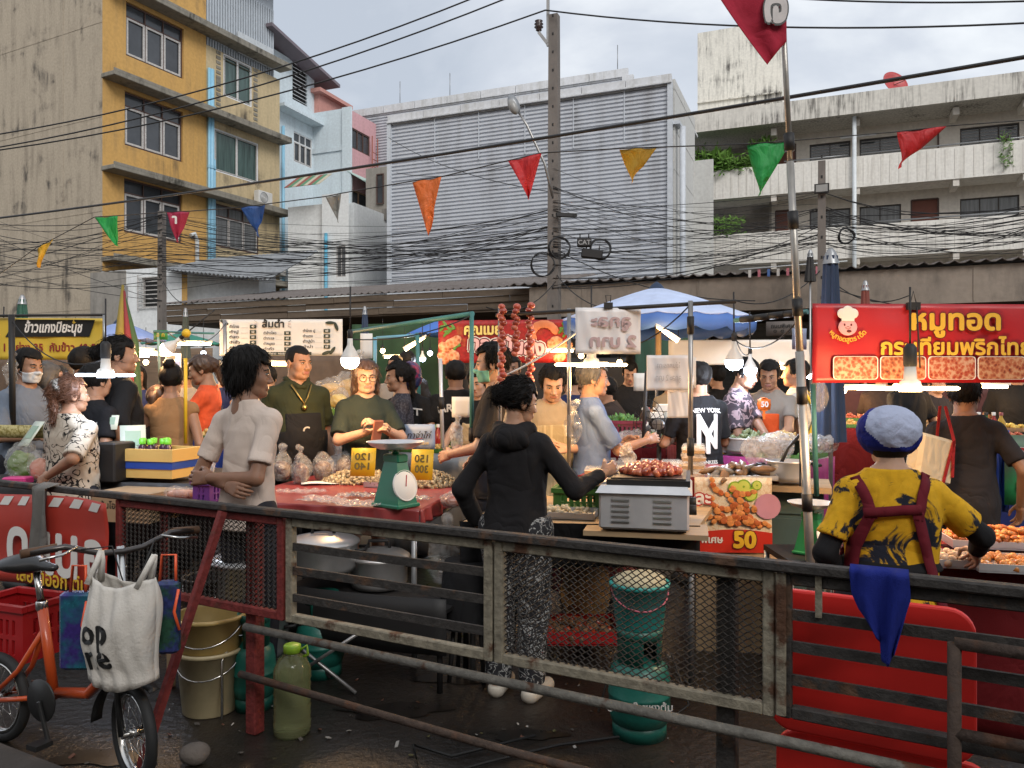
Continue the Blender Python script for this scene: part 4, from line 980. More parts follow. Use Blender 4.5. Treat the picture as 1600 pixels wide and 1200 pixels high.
# ---- red banner tied to the fence
VRED = mat('red_vinyl', (.42, .045, .03), .42, var=.12, vs=3, spec=.4); WHT = mat('white_print', (.72, .70, .66), .5, var=.05); YPR = mat('yellow_print', (.72, .45, .03), .5, var=.05); BLKP = mat('black_print', (.012, .012, .012), .5, var=0); REDP = mat('red_print', (.40, .02, .02), .5, var=0)
u0, u1 = -3.6, fu(184)
bn = thing('banner', 'red vinyl banner with big white Thai letters tied along the fence', 'banner', tuple(FL(u0, -.02)), -FTH)
L = u1-u0
def bfn(u, v): return (u*L, -.03+.008*math.sin(u*17)+.006*math.sin(v*9+u*5)+.02*v*(1-v), .965-.47*v-.015*math.sin(u*6))
k = MB(); k.grid(bfn, 40, 10); o = ob('sheet', k, VRED, bn); solid(o, .002)
for j in range(9):
    k = MB(); a = j/9.0; b = a+.055; sl = .03
    k.grid(lambda u, v: (lambda p: (p[0], p[1]-.004, p[2]))(bfn(a+(b-a)*u+sl*(1-v), .02+.10*v)), 4, 2); ob('stripe', k, WHT, bn)
text('ดแน', .36, TR((.87, -.045, .69)), [WHT], bn, bold=.03); text('ส้มตำ', .36, TR((-.0, -.045, .69)), [WHT], bn, bold=.03); text('อ', .30, TR((1.31, -.05, .70)), [WHT], bn, bold=.03)
text('เสือ ตืออก ต้ม', .11, TR((.95, -.045, .545)), [YPR], bn, bold=.02)
# ---- orange folding bicycle
ORG = mat('orange_bike_paint', (.52, .075, .015), .35, var=.06, coat=.3); CHR = mat('chrome', (.55, .54, .52), .22, 1.0, var=.08); RUB = mat('black_rubber', (.014, .014, .014), .7); BLKM = mat('black_paint_metal', (.018, .018, .018), .4)
bh = R(-25); bx, by = -1.475, 3.02
bike = thing('bicycle', 'small orange folding bicycle parked against the fence with bags on handlebars', 'bicycle', (bx, by, .0), bh)
def wheel(cx, yaw):
    Mw = Matrix.Translation((cx, 0, .19)) @ Euler((0, 0, yaw)).to_matrix().to_4x4()
    w = bpy.data.objects.new('wheel', None); COL.objects.link(w); w.parent = bike; w.matrix_local = Mw
    Mx = Euler((R(90), 0, 0)).to_matrix()
    k = MB(); k.tube([(math.cos(a)*.172, 0, math.sin(a)*.172) for a in np.linspace(0, 2*PI, 33)[:-1]], .021, 10, closed=True); ob('tyre', k, RUB, w)
    k = MB(); k.lathe([(.140, -.012), (.152, -.014), (.152, .014), (.140, .012), (.140, -.012)], 32, (0, 0, 0), 0, Mx); ob('rim', k, CHR, w)
    k = MB()
    for j in range(20):
        a = 2*PI*j/20; s = .016*(1 if j % 2 else -1); b = a+(.5 if j % 4 < 2 else -.5); k.cyl((.018*math.cos(b), s*1.4, .018*math.sin(b)), (.144*math.cos(a), 0, .144*math.sin(a)), .0012, n=4)
    ob('spokes', k, CHR, w)['kind'] = 'stuff'
    k = MB(); k.cyl((0, -.045, 0), (0, .045, 0), .012, n=10); k.cyl((0, -.02, 0), (0, .02, 0), .02, n=10); ob('hub', k, CHR, w)
    return w
wheel(0, R(-18)); wheel(-.83, 0)
k = MB(); k.tube([(-.10, 0, .55), (-.17, 0, .38), (-.26, 0, .30), (-.45, 0, .27)], .022, 10); k.tube([(-.47, 0, .24), (-.55, 0, .62)], .02, 10); k.tube([(-.54, 0, .52), (-.66, .03, .34), (-.83, .055, .19)], .011, 8); k.tube([(-.54, 0, .52), (-.66, -.03, .34), (-.83, -.055, .19)], .011, 8); k.tube([(-.47, .03, .26), (-.83, .055, .19)], .011, 8); k.tube([(-.47, -.03, .26), (-.83, -.055, .19)], .011, 8)
ob('frame', k, ORG, bike)
k = MB(); k.tube([(-.55, 0, .60), (-.585, 0, .76)], .014, 10); k.lathe([(.02, .6), (.024, .61), (.024, .635), (.02, .64)], 12, (-.552, 0, 0)); ob('seat_post', k, CHR, bike)
f_ = Fld((-.20, -.13, -.07), (.16, .13, .07), .008); f_.ell((-.08, 0, 0), (.10, .095, .035), .03); f_.rc((-.05, 0, .005), (.12, 0, 0), .045, .022, .05, sq=(1, 1, .7)); V_, Q_ = f_.net()
ob('saddle', npmesh('saddle', V_, Q_, mat('black_saddle', (.018, .018, .018), .35)), None, bike, (-.60, 0, .785))
st = bpy.data.objects.new('steering', None); COL.objects.link(st); st.parent = bike; st.rotation_euler = (0, 0, R(-18)); st.location = (0, 0, 0)
k = MB(); k.tube([(-.13, 0, .90), (-.095, 0, .55), (-.07, 0, .42)], .016, 10); ob('stem', k, CHR, st)
k = MB(); 
for s in (-1, 1): k.tube([(-.07, .0, .43), (-.065, s*.045, .40), (-.0, s*.045, .19)], .012, 8)
ob('fork', k, BLKM, st)
k = MB(); k.tube([(-.17, .31, .915), (-.14, .20, .925), (-.12, .08, .885), (-.115, 0, .88), (-.12, -.08, .885), (-.14, -.20, .925), (-.17, -.31, .915)], .012, 8); ob('handlebar', k, mat('dull_handlebar', (.10, .09, .085), .3, .8), st)
for s in (-1, 1):
    k = MB(); k.tube([(-.165, s*.22, .922), (-.18, s*.34, .913)], .017, 10); ob('grip', k, mat('brown_grip', (.10, .05, .025), .7), st)
    k = MB(); k.tube([(-.13, s*.16, .92), (-.10, s*.22, .905), (-.10, s*.30, .895)], .006, 6); ob('brake_lever', k, CHR, st)
    k = MB(); k.tube([(-.12, s*.15, .91), (.0, s*.08, .93), (-.03, s*.02, .75), (-.05, s*.03, .45)], .003, 5); ob('brake_cable', k, RUB, st)
k = MB(); Mx = Euler((R(90), 0, 0)).to_matrix(); k.lathe([(.0, 0), (.085, 0), (.088, .004), (.085, .008), (0, .008)], 24, (-.46, -.06, .26), 0, Mx); k.bar((-.46, -.075, .26), (-.40, -.075, .11), .012, .02, bev=.003); k.box((-.40, -.11, .11), (.06, .07, .02)); ob('crank', k, BLKM, bike)
k = MB(); k.grid(lambda u, v: ((.215)*math.cos(1.0+u*2.1), (v-.5)*.05, .19+.215*math.sin(1.0+u*2.1)), 14, 2); o = ob('mudguard', k, BLKM, bike); solid(o, .003)
# bags on the handlebar
CANV = folds(mat('off_white_canvas', (.62, .585, .53), .85, var=.10, vs=5, bump=.3, bs=110), .22, 6)
tb = thing('tote_bag', 'off-white canvas tote bag with black letters hanging from bicycle handlebar', 'bag', tuple(P(192, 1062, 2.93)), R(-16))
def tf(sd):
    def fn(u, v):
        e = 1-(2*u-1)**2; b = (.045+.05*math.sin(min(1, v*1.15)*PI*.85))*e**.4
        x = (u-.5)*(.285+.02*math.sin(v*PI)); z = (1-v)*.375+.018*(1-v)*(math.cos((u-.5)*6))*-1+.02*(.0)
        return (x+.006*math.sin(v*7), sd*b+.007*math.sin(u*15+v*5)*math.sin(v*3+.4)+.004*math.sin(u*31-v*9), z+.012*(v > .9)*(2*u-1)**2+.02*math.sin(u*PI)*(v > .97)*-1)
    return fn
k = MB(); k.grid(tf(-1), 30, 26); k.grid(tf(1), 30, 26); o = ob('bag_body', k, CANV, tb); solid(o, .002)
for s, xo in ((-1, -.112), (1, .115)):
    for yo in (-.035, .03): k = MB(); k.tube([(xo-.02, yo, .36), (xo+s*.005, yo*.4+.01, .44), (xo+s*.01, .02, .475)], [.014, .012, .012], 5); ob('strap', k, CANV, tb)
for a_, b_ in (((.015, .06), (.075, .33)), ((.07, .10), (.12, .33))):
    k = MB(); k.tube([Vector((a_[0]*(1-q)+b_[0]*q, -.10-.002, a_[1]*(1-q)+b_[1]*q)) for q in (0, .5, 1)], .002, 5)
def wraptext(body, size, cx, cz, rot, bold, rt, surf, m, name='lettering'):
    mb = textmesh(body, bold); c, s = math.cos(rot), math.sin(rot); out = []
    for x, y, z in mb.v:
        X = cx+(x*c-z*s)*size; Z = cz+(x*s+z*c)*size; out.append((X, surf(X, Z)-.004+y*.05, Z))
    mb.v = out; return ob(name, mb, [m], rt)
def tsurf(X, Z): u = min(max(X/.29+.5, .03), .97); v = min(max(1-Z/.375, 0), 1); return tf(-1)(u, v)[1]
wraptext('op', .135, -.05, .20, R(8), .03, tb, tsurf, BLKP); wraptext('ne', .135, -.04, .105, R(10), .03, tb, tsurf, BLKP)
IRID = mat('iridescent_plastic', (.05, .03, .20), .25, .3, var=.3, vs=9, col2=(.02, .14, .20), thr=(.42, .58), coat=.5)
for px, py, lab, m, rz, sz in ((122, 1045, 'shiny purple and blue shopping bag behind the canvas tote', IRID, 0, (.13, .05, .30)), (262, 1020, 'dark green patterned bag with neon orange trim beside the canvas tote', mat('green_patterned_bag', (.015, .06, .035), .4, var=.6, vs=12, col2=(.02, .03, .12)), .1, (.09, .05, .28))):
    b = thing('shopping_bag', lab, 'bag', tuple(P(px, py, 3.0)), rz); k = MB(); k.box((0, 0, sz[2]/2), sz, 0, None, (1.0, .4), bev=.012); ob('bag_body', k, m, b)
    k = MB(); k.tube([(-.03, 0, sz[2]-.01), (-.02, 0, sz[2]+.10), (.03, 0, sz[2]+.10), (.03, 0, sz[2]-.01)], .006, 6); k.tube([(.05, -.03, sz[2]*.9), (.035, -.035, sz[2]*.6), (.055, -.035, sz[2]*.35)], .006, 6); ob('handle', k, mat('neon_orange_strap', (.85, .12, .04), .4), b)
# red crate
CRED = mat('red_plastic_crate', (.36, .012, .014), .4, var=.06, coat=.2)
def crate(name, label, loc, rz, w, d, h, m, cat='crate', group=None):
    c = thing(name, label, cat, loc, rz, group); k = MB(); t = .012
    k.box((0, 0, .01), (w-.02, d-.02, .02))
    def side(M_, W_):
        nx = max(4, int(W_/.035)); hs = [(-W_/2+W_*(i+.25)/nx, -W_/2+W_*(i+.75)/nx, h*a, h*b) for i in range(1, nx-1) for a, b in ((.15, .42), (.50, .78))]
        holed(k, M_, -W_/2, W_/2, 0, h, hs, t)
    side(lambda u, z, e: (u, -d/2+e, z), w); side(lambda u, z, e: (-u, d/2-e, z), w); side(lambda u, z, e: (w/2-e, u, z), d); side(lambda u, z, e: (-w/2+e, -u, z), d)
    ob('crate_body', k, m, c); k = MB()
    for y in (-d/2, d/2): k.box((0, y, h), (w+.02, .026, .026))
    for x in (-w/2, w/2): k.box((x, 0, h), (.024, d-.03, .024))
    ob('rim', k, m, c); return c
p = P(32, 1018, 3.55); crate('basket', 'red plastic basket behind the bicycle saddle', (p.x, p.y, p.z), R(-20), .34, .24, .24, CRED, 'basket')
# bucket, bottle, stone
def bucket(name, label, cat, loc, r0, r1, h, m, rz=0, lid=None, handle=True, group=None, hm=None):
    b = thing(name, label, cat, loc, rz, group); k = MB()
    k.lathe([(0, .004), (r0*.96, 0), (r0, .006), (r1, h-.02), (r1+.008, h-.018), (r1+.010, h), (r1-.004, h), (r1-.006, h-.01), (r0-.006, .02), (0, .02)], 28); ob('pail', k, m, b)
    if handle: k = MB(); k.tube([(r1*math.cos(a), -.9*r1*abs(math.sin(a))-.004, h-.03-.6*r1*math.sin(a)) for a in np.linspace(0, PI, 14)], .004, 6); ob('handle', k, hm or CHR, b)
    return b
YBK = mat('yellow_paint_bucket', (.46, .33, .12), .45, var=.25, vs=5); BKB = mat('beige_bucket', (.44, .37, .22), .45, var=.25)
p = FL(fu(293), .13, 0); bucket('bucket', 'pale yellow bucket on the ground behind the red fence brace', 'bucket', tuple(p), .125, .15, .30, BKB)
bucket('bucket', 'deeper yellow bucket nested on top of another behind the fence', 'bucket', (p.x, p.y, .16), .13, .16, .30, YBK)
JUICE = mat('yellow_green_drink', (.50, .54, .26), .10, var=.10, vs=3, spec=.6, trans=.75, ior=1.33); CLP = mat('clear_plastic', (.8, .85, .8), .08, var=0, trans=1, ior=1.2)
p = FL(fu(425), .12, 0)
bt = thing('bottle', 'large plastic bottle of yellowish green liquid with lime cap standing by the fence', 'bottle', tuple(p), 0)
prof = [(0, .0), (.07, .0), (.08, .012), (.082, .06)]+[(.082-.004*(j % 2), .06+.016*j) for j in range(1, 12)]+[(.083, .25), (.080, .29), (.060, .335), (.034, .355), (.032, .362)]
k = MB(); k.lathe(prof, 28); ob('bottle_body', k, JUICE, bt); k = MB(); k.lathe([(.032, .36), (.038, .362), (.038, .392), (.033, .396), (0, .396)], 20); ob('cap', k, mat('lime_cap', (.30, .55, .04), .4), bt)
k = MB(); k.tube([(.03, 0, .365), (.065, 0, .39), (.07, 0, .35), (.045, 0, .34)], .007, 6); ob('handle', k, MATS['lime_cap'], bt)
f_ = Fld((-.09, -.09, -.06), (.09, .09, .09), .008); f_.ell((0, 0, .01), (.06, .05, .045), .01); f_.noise(.008, 2.2, 3); V_, Q_ = f_.net()
p = P(303, 1165, 3.15); tag(ob('stone', npmesh('stone', V_, Q_, mat('grey_stone', (.13, .11, .095), .9, var=.3, bump=.5)), None, None, (p.x, p.y, .04)), 'rough broken stone lying beside the foot of the fence brace', 'stone')
# ---- gas cylinders
GAS = mat('teal_gas_paint', (.012, .125, .095), .4, var=.25, vs=4, bump=.1); GASG = mat('green_gas_paint', (.018, .10, .055), .45, var=.35, vs=6, bump=.1)
def gas(label, x, y, r=.135, h=.34, m=GAS):
    g = thing('gas_cylinder', label, 'gas cylinder', (x, y, 0), random.uniform(0, 6), 'cooking gas cylinders')
    k = MB(); k.lathe([(0, .05), (r*.5, .035), (r*.93, .065), (r, .11), (r, h*.52), (r+.003, h*.53), (r+.003, h*.56), (r, h*.57), (r, h-.09), (r*.9, h-.035), (r*.55, h-.005), (0, h)], 30); ob('tank', k, m, g)
    k = MB(); k.lathe([(r*.86, .0), (r*.86, .07)], 30); 
    o = ob('foot_ring', k, m, g); solid(o, .006)
    k = MB()
    for a in (0, PI): k.lathe([(r*.70, h-.02), (r*.72, h+.11), (r*.745, h+.13)], 18, (0, 0, 0), 0, None, True, a+.35, a+PI-.35)
    k.lathe([(r*.72, h+.09), (r*.745, h+.135)], 26); o = ob('collar', k, m, g); solid(o, .005)
    k = MB(); k.cyl((0, 0, h-.01), (0, 0, h+.06), .015, n=10); k.cyl((0, 0, h+.06), (0, 0, h+.075), .028, n=10); k.tube([(.02, 0, h+.03), (.1, 0, h+.04), (.17, .03, h-.05), (.2, .1, .03)], .006, 6); ob('valve', k, CHR, g); return g
p = P(999, 1146, 3.44); g1 = gas('teal gas cylinder carrying a bucket behind the mesh panel', p.x, p.y)
text('ปตท. ก๊าซหุงต้ม', .045, TR((p.x-.02, p.y-.142, .17)), [WHT], None)
lt = bpy.data.objects[-1] if False else None
for o_ in list(COL.objects):
    if o_.name.startswith('lettering') and o_.parent is None: o_.parent = g1; o_.matrix_parent_inverse = (Matrix.Translation(g1.location) @ g1.rotation_euler.to_matrix().to_4x4()).inverted()
TEALB = mat('teal_bucket', (.03, .30, .27), .4, var=.08); bucket('bucket', 'teal bucket with pink handle standing on top of gas cylinder', 'bucket', (p.x, p.y, .475), .105, .125, .20, TEALB, hm=mat('pink_handle', (.5, .12, .16), .5))
f_ = Fld((-.16, -.16, -.06), (.16, .16, .08), .009); f_.ell((0, 0, 0), (.118, .118, .045), .01); f_.noise(.005, 2, 1); V_, Q_ = f_.net()
tag(ob('cloth_bundle', npmesh('cloth_bundle', V_, Q_, fabric('cream_cloth', (.46, .40, .26))), None, None, (p.x, p.y, .675)), 'folded cream cloth filling the teal bucket', 'cloth')
p = P(500, 1052, 4.15); gas('teal gas cylinder under the big black cauldron stand', p.x, p.y, .13, .30)
p = P(397, 1108, 3.72); gas('teal gas cylinder half hidden by the green drink bottle', p.x, p.y, .10, .32)
k = MB(); rr = random.Random(3); pts = [(.1, 3.35, .03), (-.25, 3.2, .012), (-.42, 3.3, .012), (-.35, 3.0, .012), (-.1, 3.15, .012), (.2, 3.3, .012), (.62, 3.42, .012), (.8, 3.5, .10), (.74, 3.6, .30)]
k.tube(pts, .006, 6); tag(ob('gas_hose', k, RUB), 'black gas hose looping on the wet ground near the sandals', 'hose')
# ---- red table tops leaning behind the fence
RTB = mat('red_plastic_top', (.70, .022, .016), .5, var=.10, vs=5, bump=.06, bs=30, coat=.1)
def board(label, u0, u1, z0, z1, y, lean):
    c = thing('folding_table', label, 'folding table', tuple(FL((u0+u1)/2, y, z0)), -FTH); w = u1-u0; h = z1-z0; r = .07; k = MB(); poly = []
    for cx, cz, a0 in ((w/2-r, h-r, 0), (-w/2+r, h-r, 90), (-w/2+r, r, 180), (w/2-r, r, 270)):
        for j in range(7): a = R(a0+15*j); poly.append((cx+r*math.cos(a), 0, cz+r*math.sin(a)))
    k.prism(poly, (0, .032, 0)); o = ob('top', k, RTB, c, rot=(-lean, 0, 0)); bv = o.modifiers.new('b', 'BEVEL'); bv.width = .008; bv.segments = 2
    k = MB(); k.tube([(-w/2+.1, .045, .1), (-w/2+.1, .05, h-.1), (w/2-.1, .05, h-.1), (w/2-.1, .045, .1)], .012, 8); ob('folded_leg', k, GMET, c, rot=(-lean, 0, 0)); return c
board('upper red plastic table top leaning upright behind the barred fence panel', fu(1193), fu(1530), .47, .905, .085, R(4))
board('lower red plastic table top standing on the ground behind the barred fence panel', fu(1200), fu(1560), .02, .455, .12, R(3))

# ---- litter and scraps on the wet ground
rng = random.Random(21); k = MB()
for i in range(420):
    x = rng.uniform(-2.6, 2.2); y = rng.uniform(2.5, 6.0); s_ = rng.uniform(.004, .016); M_ = Euler((rng.uniform(-.5, .5), rng.uniform(-.5, .5), rng.uniform(0, 6))).to_matrix(); k.box((x, y, .006+s_*.2), (s_*rng.uniform(1, 2.5), s_, s_*.3), rng.randrange(4), M_)
o = ob('litter', k, [mat('litter_paper', (.35, .33, .30), .8), mat('litter_leaf', (.10, .09, .03), .8), mat('litter_stone', (.08, .07, .06), .9), mat('litter_rust', (.12, .05, .03), .8)]); o['kind'] = 'stuff'
WETM = mat('wet_patch', (.010, .0085, .007), .30, var=.5, vs=5, spec=.5)
for i, (px, py, rx, ry) in enumerate(((615, 1112, .24, .09), (820, 1150, .16, .06), (150, 1185, .2, .08), (700, 1060, .18, .08))):
    d = CAMZ*F/(py-600); c = P(px, py, d); k = MB(); n = 40; k.add([(rx*(1+.25*math.sin(a*3+i)+.12*math.sin(a*7+i*2))*math.cos(a), ry*(1+.25*math.sin(a*2+i)+.15*math.sin(a*5))*math.sin(a), 0) for a in np.linspace(0, 2*PI, n+1)[:-1]], [tuple(range(n))]); struct('puddle', k, WETM, loc=(c.x, c.y, .005))
# ------------------------------------------------------------------ stalls, tables, food, lamps
STEEL = mat('stainless_steel', (.60, .60, .61), .36, .5, var=.15, vs=5, bump=.04); ALUM = mat('dented_aluminium', (.52, .51, .50), .36, .75, var=.2, vs=5, bump=.12, bs=14)
GALV = mat('galvanised_pole', (.34, .33, .32), .4, .8, var=.2, vs=8); TEALP = mat('teal_painted_pipe', (.045, .17, .165), .5, var=.25, vs=10); WOOD = mat('worn_plywood', (.36, .25, .14), .7, var=.2, vs=3, scale=(1, 8, 8))
BLKC = fabric('black_cloth', (.012, .012, .013)); REDC = mat('red_table_vinyl', (.27, .040, .040), .38, var=.15, vs=3, coat=.2); CLOTHR = fabric('dark_red_cloth', (.12, .008, .010))
BAGW = folds(mat('thin_white_bag', (.80, .79, .77), .16, alpha=.36, var=.05, spec=.8), 1, 16); BAGC = folds(mat('clear_bag', (.80, .79, .76), .10, alpha=.20, var=0, spec=1), 1, 16); CARD = mat('cardboard', (.34, .23, .13), .8, var=.12); DRK = mat('near_black', (.012, .011, .011), .6, var=.2)
PAPER = mat('white_paper', (.70, .69, .66), .6, var=.03); BLUEP = mat('blue_plastic_sheet', (.03, .075, .36), .4, var=.1, vs=3); NAVY = mat('navy_tablecloth', (.012, .022, .13), .7, var=.2)
def emis(name, c, s): return mat(name, c, .5, var=0, emit=c, es=s)
EW = emis('warm_lamp_glow', (1, .70, .34), 16); EN = emis('neutral_lamp_glow', (1, .86, .62), 16); EC = emis('cool_lamp_glow', (.72, .82, 1), 14)
WARM = (1, .58, .25); COOL = (.75, .84, 1)
def bulb(label, px, py, d, r=.09, cool=False, w=22, up=.0):
    t = thing('light_bulb', label, 'light bulb', tuple(P(px, py, d)), 0); k = MB()
    k.lathe([(.0, r*2.3), (r*.28, r*2.3), (r*.30, r*1.6), (r*.42, r*1.35), (r*.78, r*.72), (r*.98, r*.30), (r, .15*r)], 22); ob('housing', k, mat('bulb_housing', (.62, .60, .56), .4), t)
    k = MB(); k.lathe([(0, -r), (r*.5, -r*.93), (r*.88, -r*.6), (r*1.0, -.2*r), (r, .15*r)], 22); ob('diffuser', k, EC if cool else EN, t)
    k = MB(); k.lathe([(r*.2, r*2.3), (r*.3, r*2.4), (r*.3, r*3.1), (r*.16, r*3.3), (0, r*3.3)], 12); k.tube([(0, 0, r*3.2), (.0, .01, r*3.2+.3)], .006, 6); ob('socket', k, DRK, t)
    lamp(t, (0, 0, -r*1.7), COOL if cool else WARM, w, r); return t
def blades(label, px, py, d, n=4, cool=False, w=22, L=.15, rz=.3, tilt=0, sock=True):
    t = thing('fan_lamp', label, 'lamp', tuple(P(px, py, d)), rz); k = MB(); m = EC if cool else EW
    k.lathe([(0, .0), (.05, 0), (.052, .015), (.05, .03), (0, .03)], 16); 
    o = ob('diffuser', k, m, t)
    for j in range(n):
        k = MB(); a = 2*PI*j/n; k.box((math.cos(a)*(L/2+.05), math.sin(a)*(L/2+.05), .016), (L, .062, .018), 0, Euler((0, R(-tilt), a)).to_matrix(), bev=.008); ob('blade', k, m, t)
    k = MB(); k.lathe([(.05, .03), (.045, .05), (.03, .06), (.026, .12), (0, .12)], 14); k.lathe([(.027, .12), (.03, .13), (.03, .21), (.015, .23), (0, .23)], 12, (0, 0, 0), 1); k.tube([(0, 0, .22), (.0, 0, .5)], .005, 6, 1)
    ob('socket', k, [mat('bulb_housing', (.62, .60, .56), .4), DRK], t); lamp(t, (0, 0, -.07), COOL if cool else WARM, w, .1); return t
def tubel(label, px, py, d, L, rz, cool=False, w=8, tilt=0):
    t = thing('tube_lamp', label, 'lamp', tuple(P(px, py, d)), rz); k = MB(); k.tube([(-L/2, 0, -L/2*math.tan(tilt)), (L/2, 0, L/2*math.tan(tilt))], .016, 8); ob('tube', k, EC if cool else EW, t)
    k = MB(); k.bar((-L/2-.02, 0, .022-L/2*math.tan(tilt)), (L/2+.02, 0, .022+L/2*math.tan(tilt)), .04, .02); ob('fitting', k, ACW, t)
    if w: lamp(t, (0, -.04, -.06), COOL if cool else WARM, w, .08)
    return t
def table(label, corners, z, top, skirt=None, skirt_z=.1, legs=GMET, name='table', cat='table', ctr=None, th=.03, skm=None):
    """corners: four ground-plan points anticlockwise from near-left"""
    c = [Vector((p[0], p[1], 0)) for p in corners]; o = sum(c, Vector())/4; t = thing(name, label, cat, tuple(o), 0)
    k = MB(); k.prism([(p-o)+Vector((0, 0, z-th)) for p in c], (0, 0, th)); ob('top', k, top, t)
    for p in c:
        q = (p-o)*.93; k = MB(); k.cyl((q.x, q.y, 0), (q.x, q.y, z-th), .016, n=8); ob('leg', k, legs, t)
    k = MB()
    for i in range(4): a, b = (c[i]-o)*.93, (c[(i+1) % 4]-o)*.93; k.cyl((a.x, a.y, z-.12), (b.x, b.y, z-.12), .011, n=6)
    ob('frame', k, legs, t)
    if skirt:
        for i in range(4):
            if i not in skirt: continue
            a, b = (c[i]-o)*1.012, (c[(i+1) % 4]-o)*1.012; n = (b-a).cross(Vector((0, 0, 1))).normalized(); L = (b-a).length
            k = MB(); k.grid(lambda u, v: a+(b-a)*u+n*(.004+.022*v*math.sin(u*L*34+math.sin(u*9)*2)*(1-.2*v))+Vector((0, 0, z+.003-(z-skirt_z)*v-.012*math.sin(u*7)*v)), int(max(24, L*48)), 6); s_ = ob('skirt', k, skm or top, t); solid(s_, .003)
    return t
def pile(name, label, cat, loc, rx, ry, h, n, sz, mats, part='piece', group=None, rz=0, shape=(1, 1, 1), seed=1, base=None, solidpart=False):
    rng = random.Random(seed*13+n); t = thing(name, label, cat, loc, rz, group); k = MB(); ms = mats if isinstance(mats, list) else [mats]
    for i in range(n):
        a = rng.uniform(0, 2*PI); q = rng.random()**.5; z = h*(1-q*q)*rng.uniform(.75, 1)+sz*.4
        M = Euler((rng.uniform(0, 6), rng.uniform(0, 6), rng.uniform(0, 6))).to_matrix() if shape != (1, 1, 0) else Matrix.Identity(3)
        k.ball((rx*q*math.cos(a), ry*q*math.sin(a), z), (sz*shape[0]*rng.uniform(.8, 1.2), sz*shape[1], sz*max(shape[2], .4)), 6, 4, rng.randrange(len(ms)), M)
    o = ob(part, k, ms, t); o['kind'] = 'stuff'
    if h > sz*1.2: k = MB(); k.lathe([(rx*.96, 0), (rx*.75, h*.40), (rx*.4, h*.75), (0, h*.88)], 18, sq=(1, ry/rx)); ob('core', k, ms[0], t)
    return t
def tray(label, loc, w, d, m, food, rz=0, n=90, sz=.018, h=.03, shape=(1, 1, 1), group=None, rim=.03, cat='food tray', seed=1, tilt=0):
    t = thing('food_tray', label, cat, loc, rz, group); t.rotation_euler = (tilt, 0, rz); k = MB(); e = .012
    k.box((0, 0, .004), (w, d, .008))
    for sx in (-1, 1): k.box((sx*(w/2-.003), 0, rim/2+.004), (.006, d, rim)); k.box((0, sx*(d/2-.003), rim/2+.004), (w-.012, .006, rim))
    k.box((0, 0, rim+.004), (0, 0, 0)) if False else None
    ob('tray', k, m, t); rng = random.Random(seed*7+n); k = MB(); ms = food if isinstance(food, list) else [food]
    for i in range(n):
        x = rng.uniform(-.46, .46)*w; y = rng.uniform(-.45, .45)*d; z = .012+rng.random()*h*(1-(2*x/w)**2*.6)*(1-(2*y/d)**2*.6)
        k.ball((x, y, z+sz*.3), (sz*shape[0]*rng.uniform(.75, 1.25), sz*shape[1], sz*shape[2]), 6, 4, rng.randrange(len(ms)), Euler((rng.uniform(-.5, .5), rng.uniform(-.5, .5), rng.uniform(0, 6))).to_matrix())
    o = ob('food', k, ms, t); o['kind'] = 'stuff'; return t
def blob(name, label, cat, loc, r, m, seed=0, amp=.012, h=.011, group=None, tie=False, sc=1.6, inner=None, rz=0, flat=True):
    R0 = max(r)+.05; f = Fld((-R0, -R0, -R0), (R0, R0, R0+.1), h); f.ell((0, 0, 0), r, .01)
    if tie: f.rc((0, 0, r[2]*.8), (.01, 0, r[2]+.03), .02, .01, .04); f.ell((.012, 0, r[2]+.045), (.035, .03, .025), .02)
    f.noise(amp, sc, seed*1.7, .8)
    if flat: f.cutw(lambda X, Y, Z: -r[2]*.85-Z)
    V_, Q_ = f.net(); o = ob(name, npmesh(name, V_, Q_, m), None, None, Vector(loc)+Vector((0, 0, r[2]*.85)), rz); tag(o, label, cat, group)
    if inner is not None:
        f = Fld((-R0, -R0, -R0), (R0, R0, R0), .014); f.ell((0, 0, -r[2]*.2), tuple(q*.86 for q in r[:2])+(r[2]*.72,), .01); f.noise(amp*.8, 3.0, seed); f.cutw(lambda X, Y, Z: -r[2]*.8-Z); V_, Q_ = f.net(); ob('contents', npmesh('contents', V_, Q_, inner), parent=o)
    return o
def pot(label, loc, r, h, m=ALUM, lid=True, group=None, name='pot', content=None, handles=True):
    t = thing(name, label, 'pot', loc, 0, group); k = MB(); k.lathe([(0, .0), (r*.93, 0), (r, .03), (r, h-.01), (r+.012, h), (r-.004, h+.002), (r-.008, h*.6)], 30); ob('pan', k, m, t)
    if lid: k = MB(); k.lathe([(r+.014, h+.004), (r+.01, h+.014), (r*.9, h+.03), (r*.4, h+.05), (0, h+.055)], 30); ob('lid', k, m, t); k = MB(); k.tube([(-.06, 0, h+.05), (-.055, 0, h+.09), (.055, 0, h+.09), (.06, 0, h+.05)], .010, 8); ob('lid_handle', k, DRK, t)
    if handles:
        for s in (-1, 1): k = MB(); k.tube([(s*r, -.06, h*.78), (s*(r+.05), -.05, h*.80), (s*(r+.05), .05, h*.80), (s*r, .06, h*.78)], .009, 8); ob('handle', k, DRK, t)
    if content: k = MB(); k.lathe([(0, h*.62), (r*.98, h*.60)], 24); ob('contents', k, content, t)
    return t
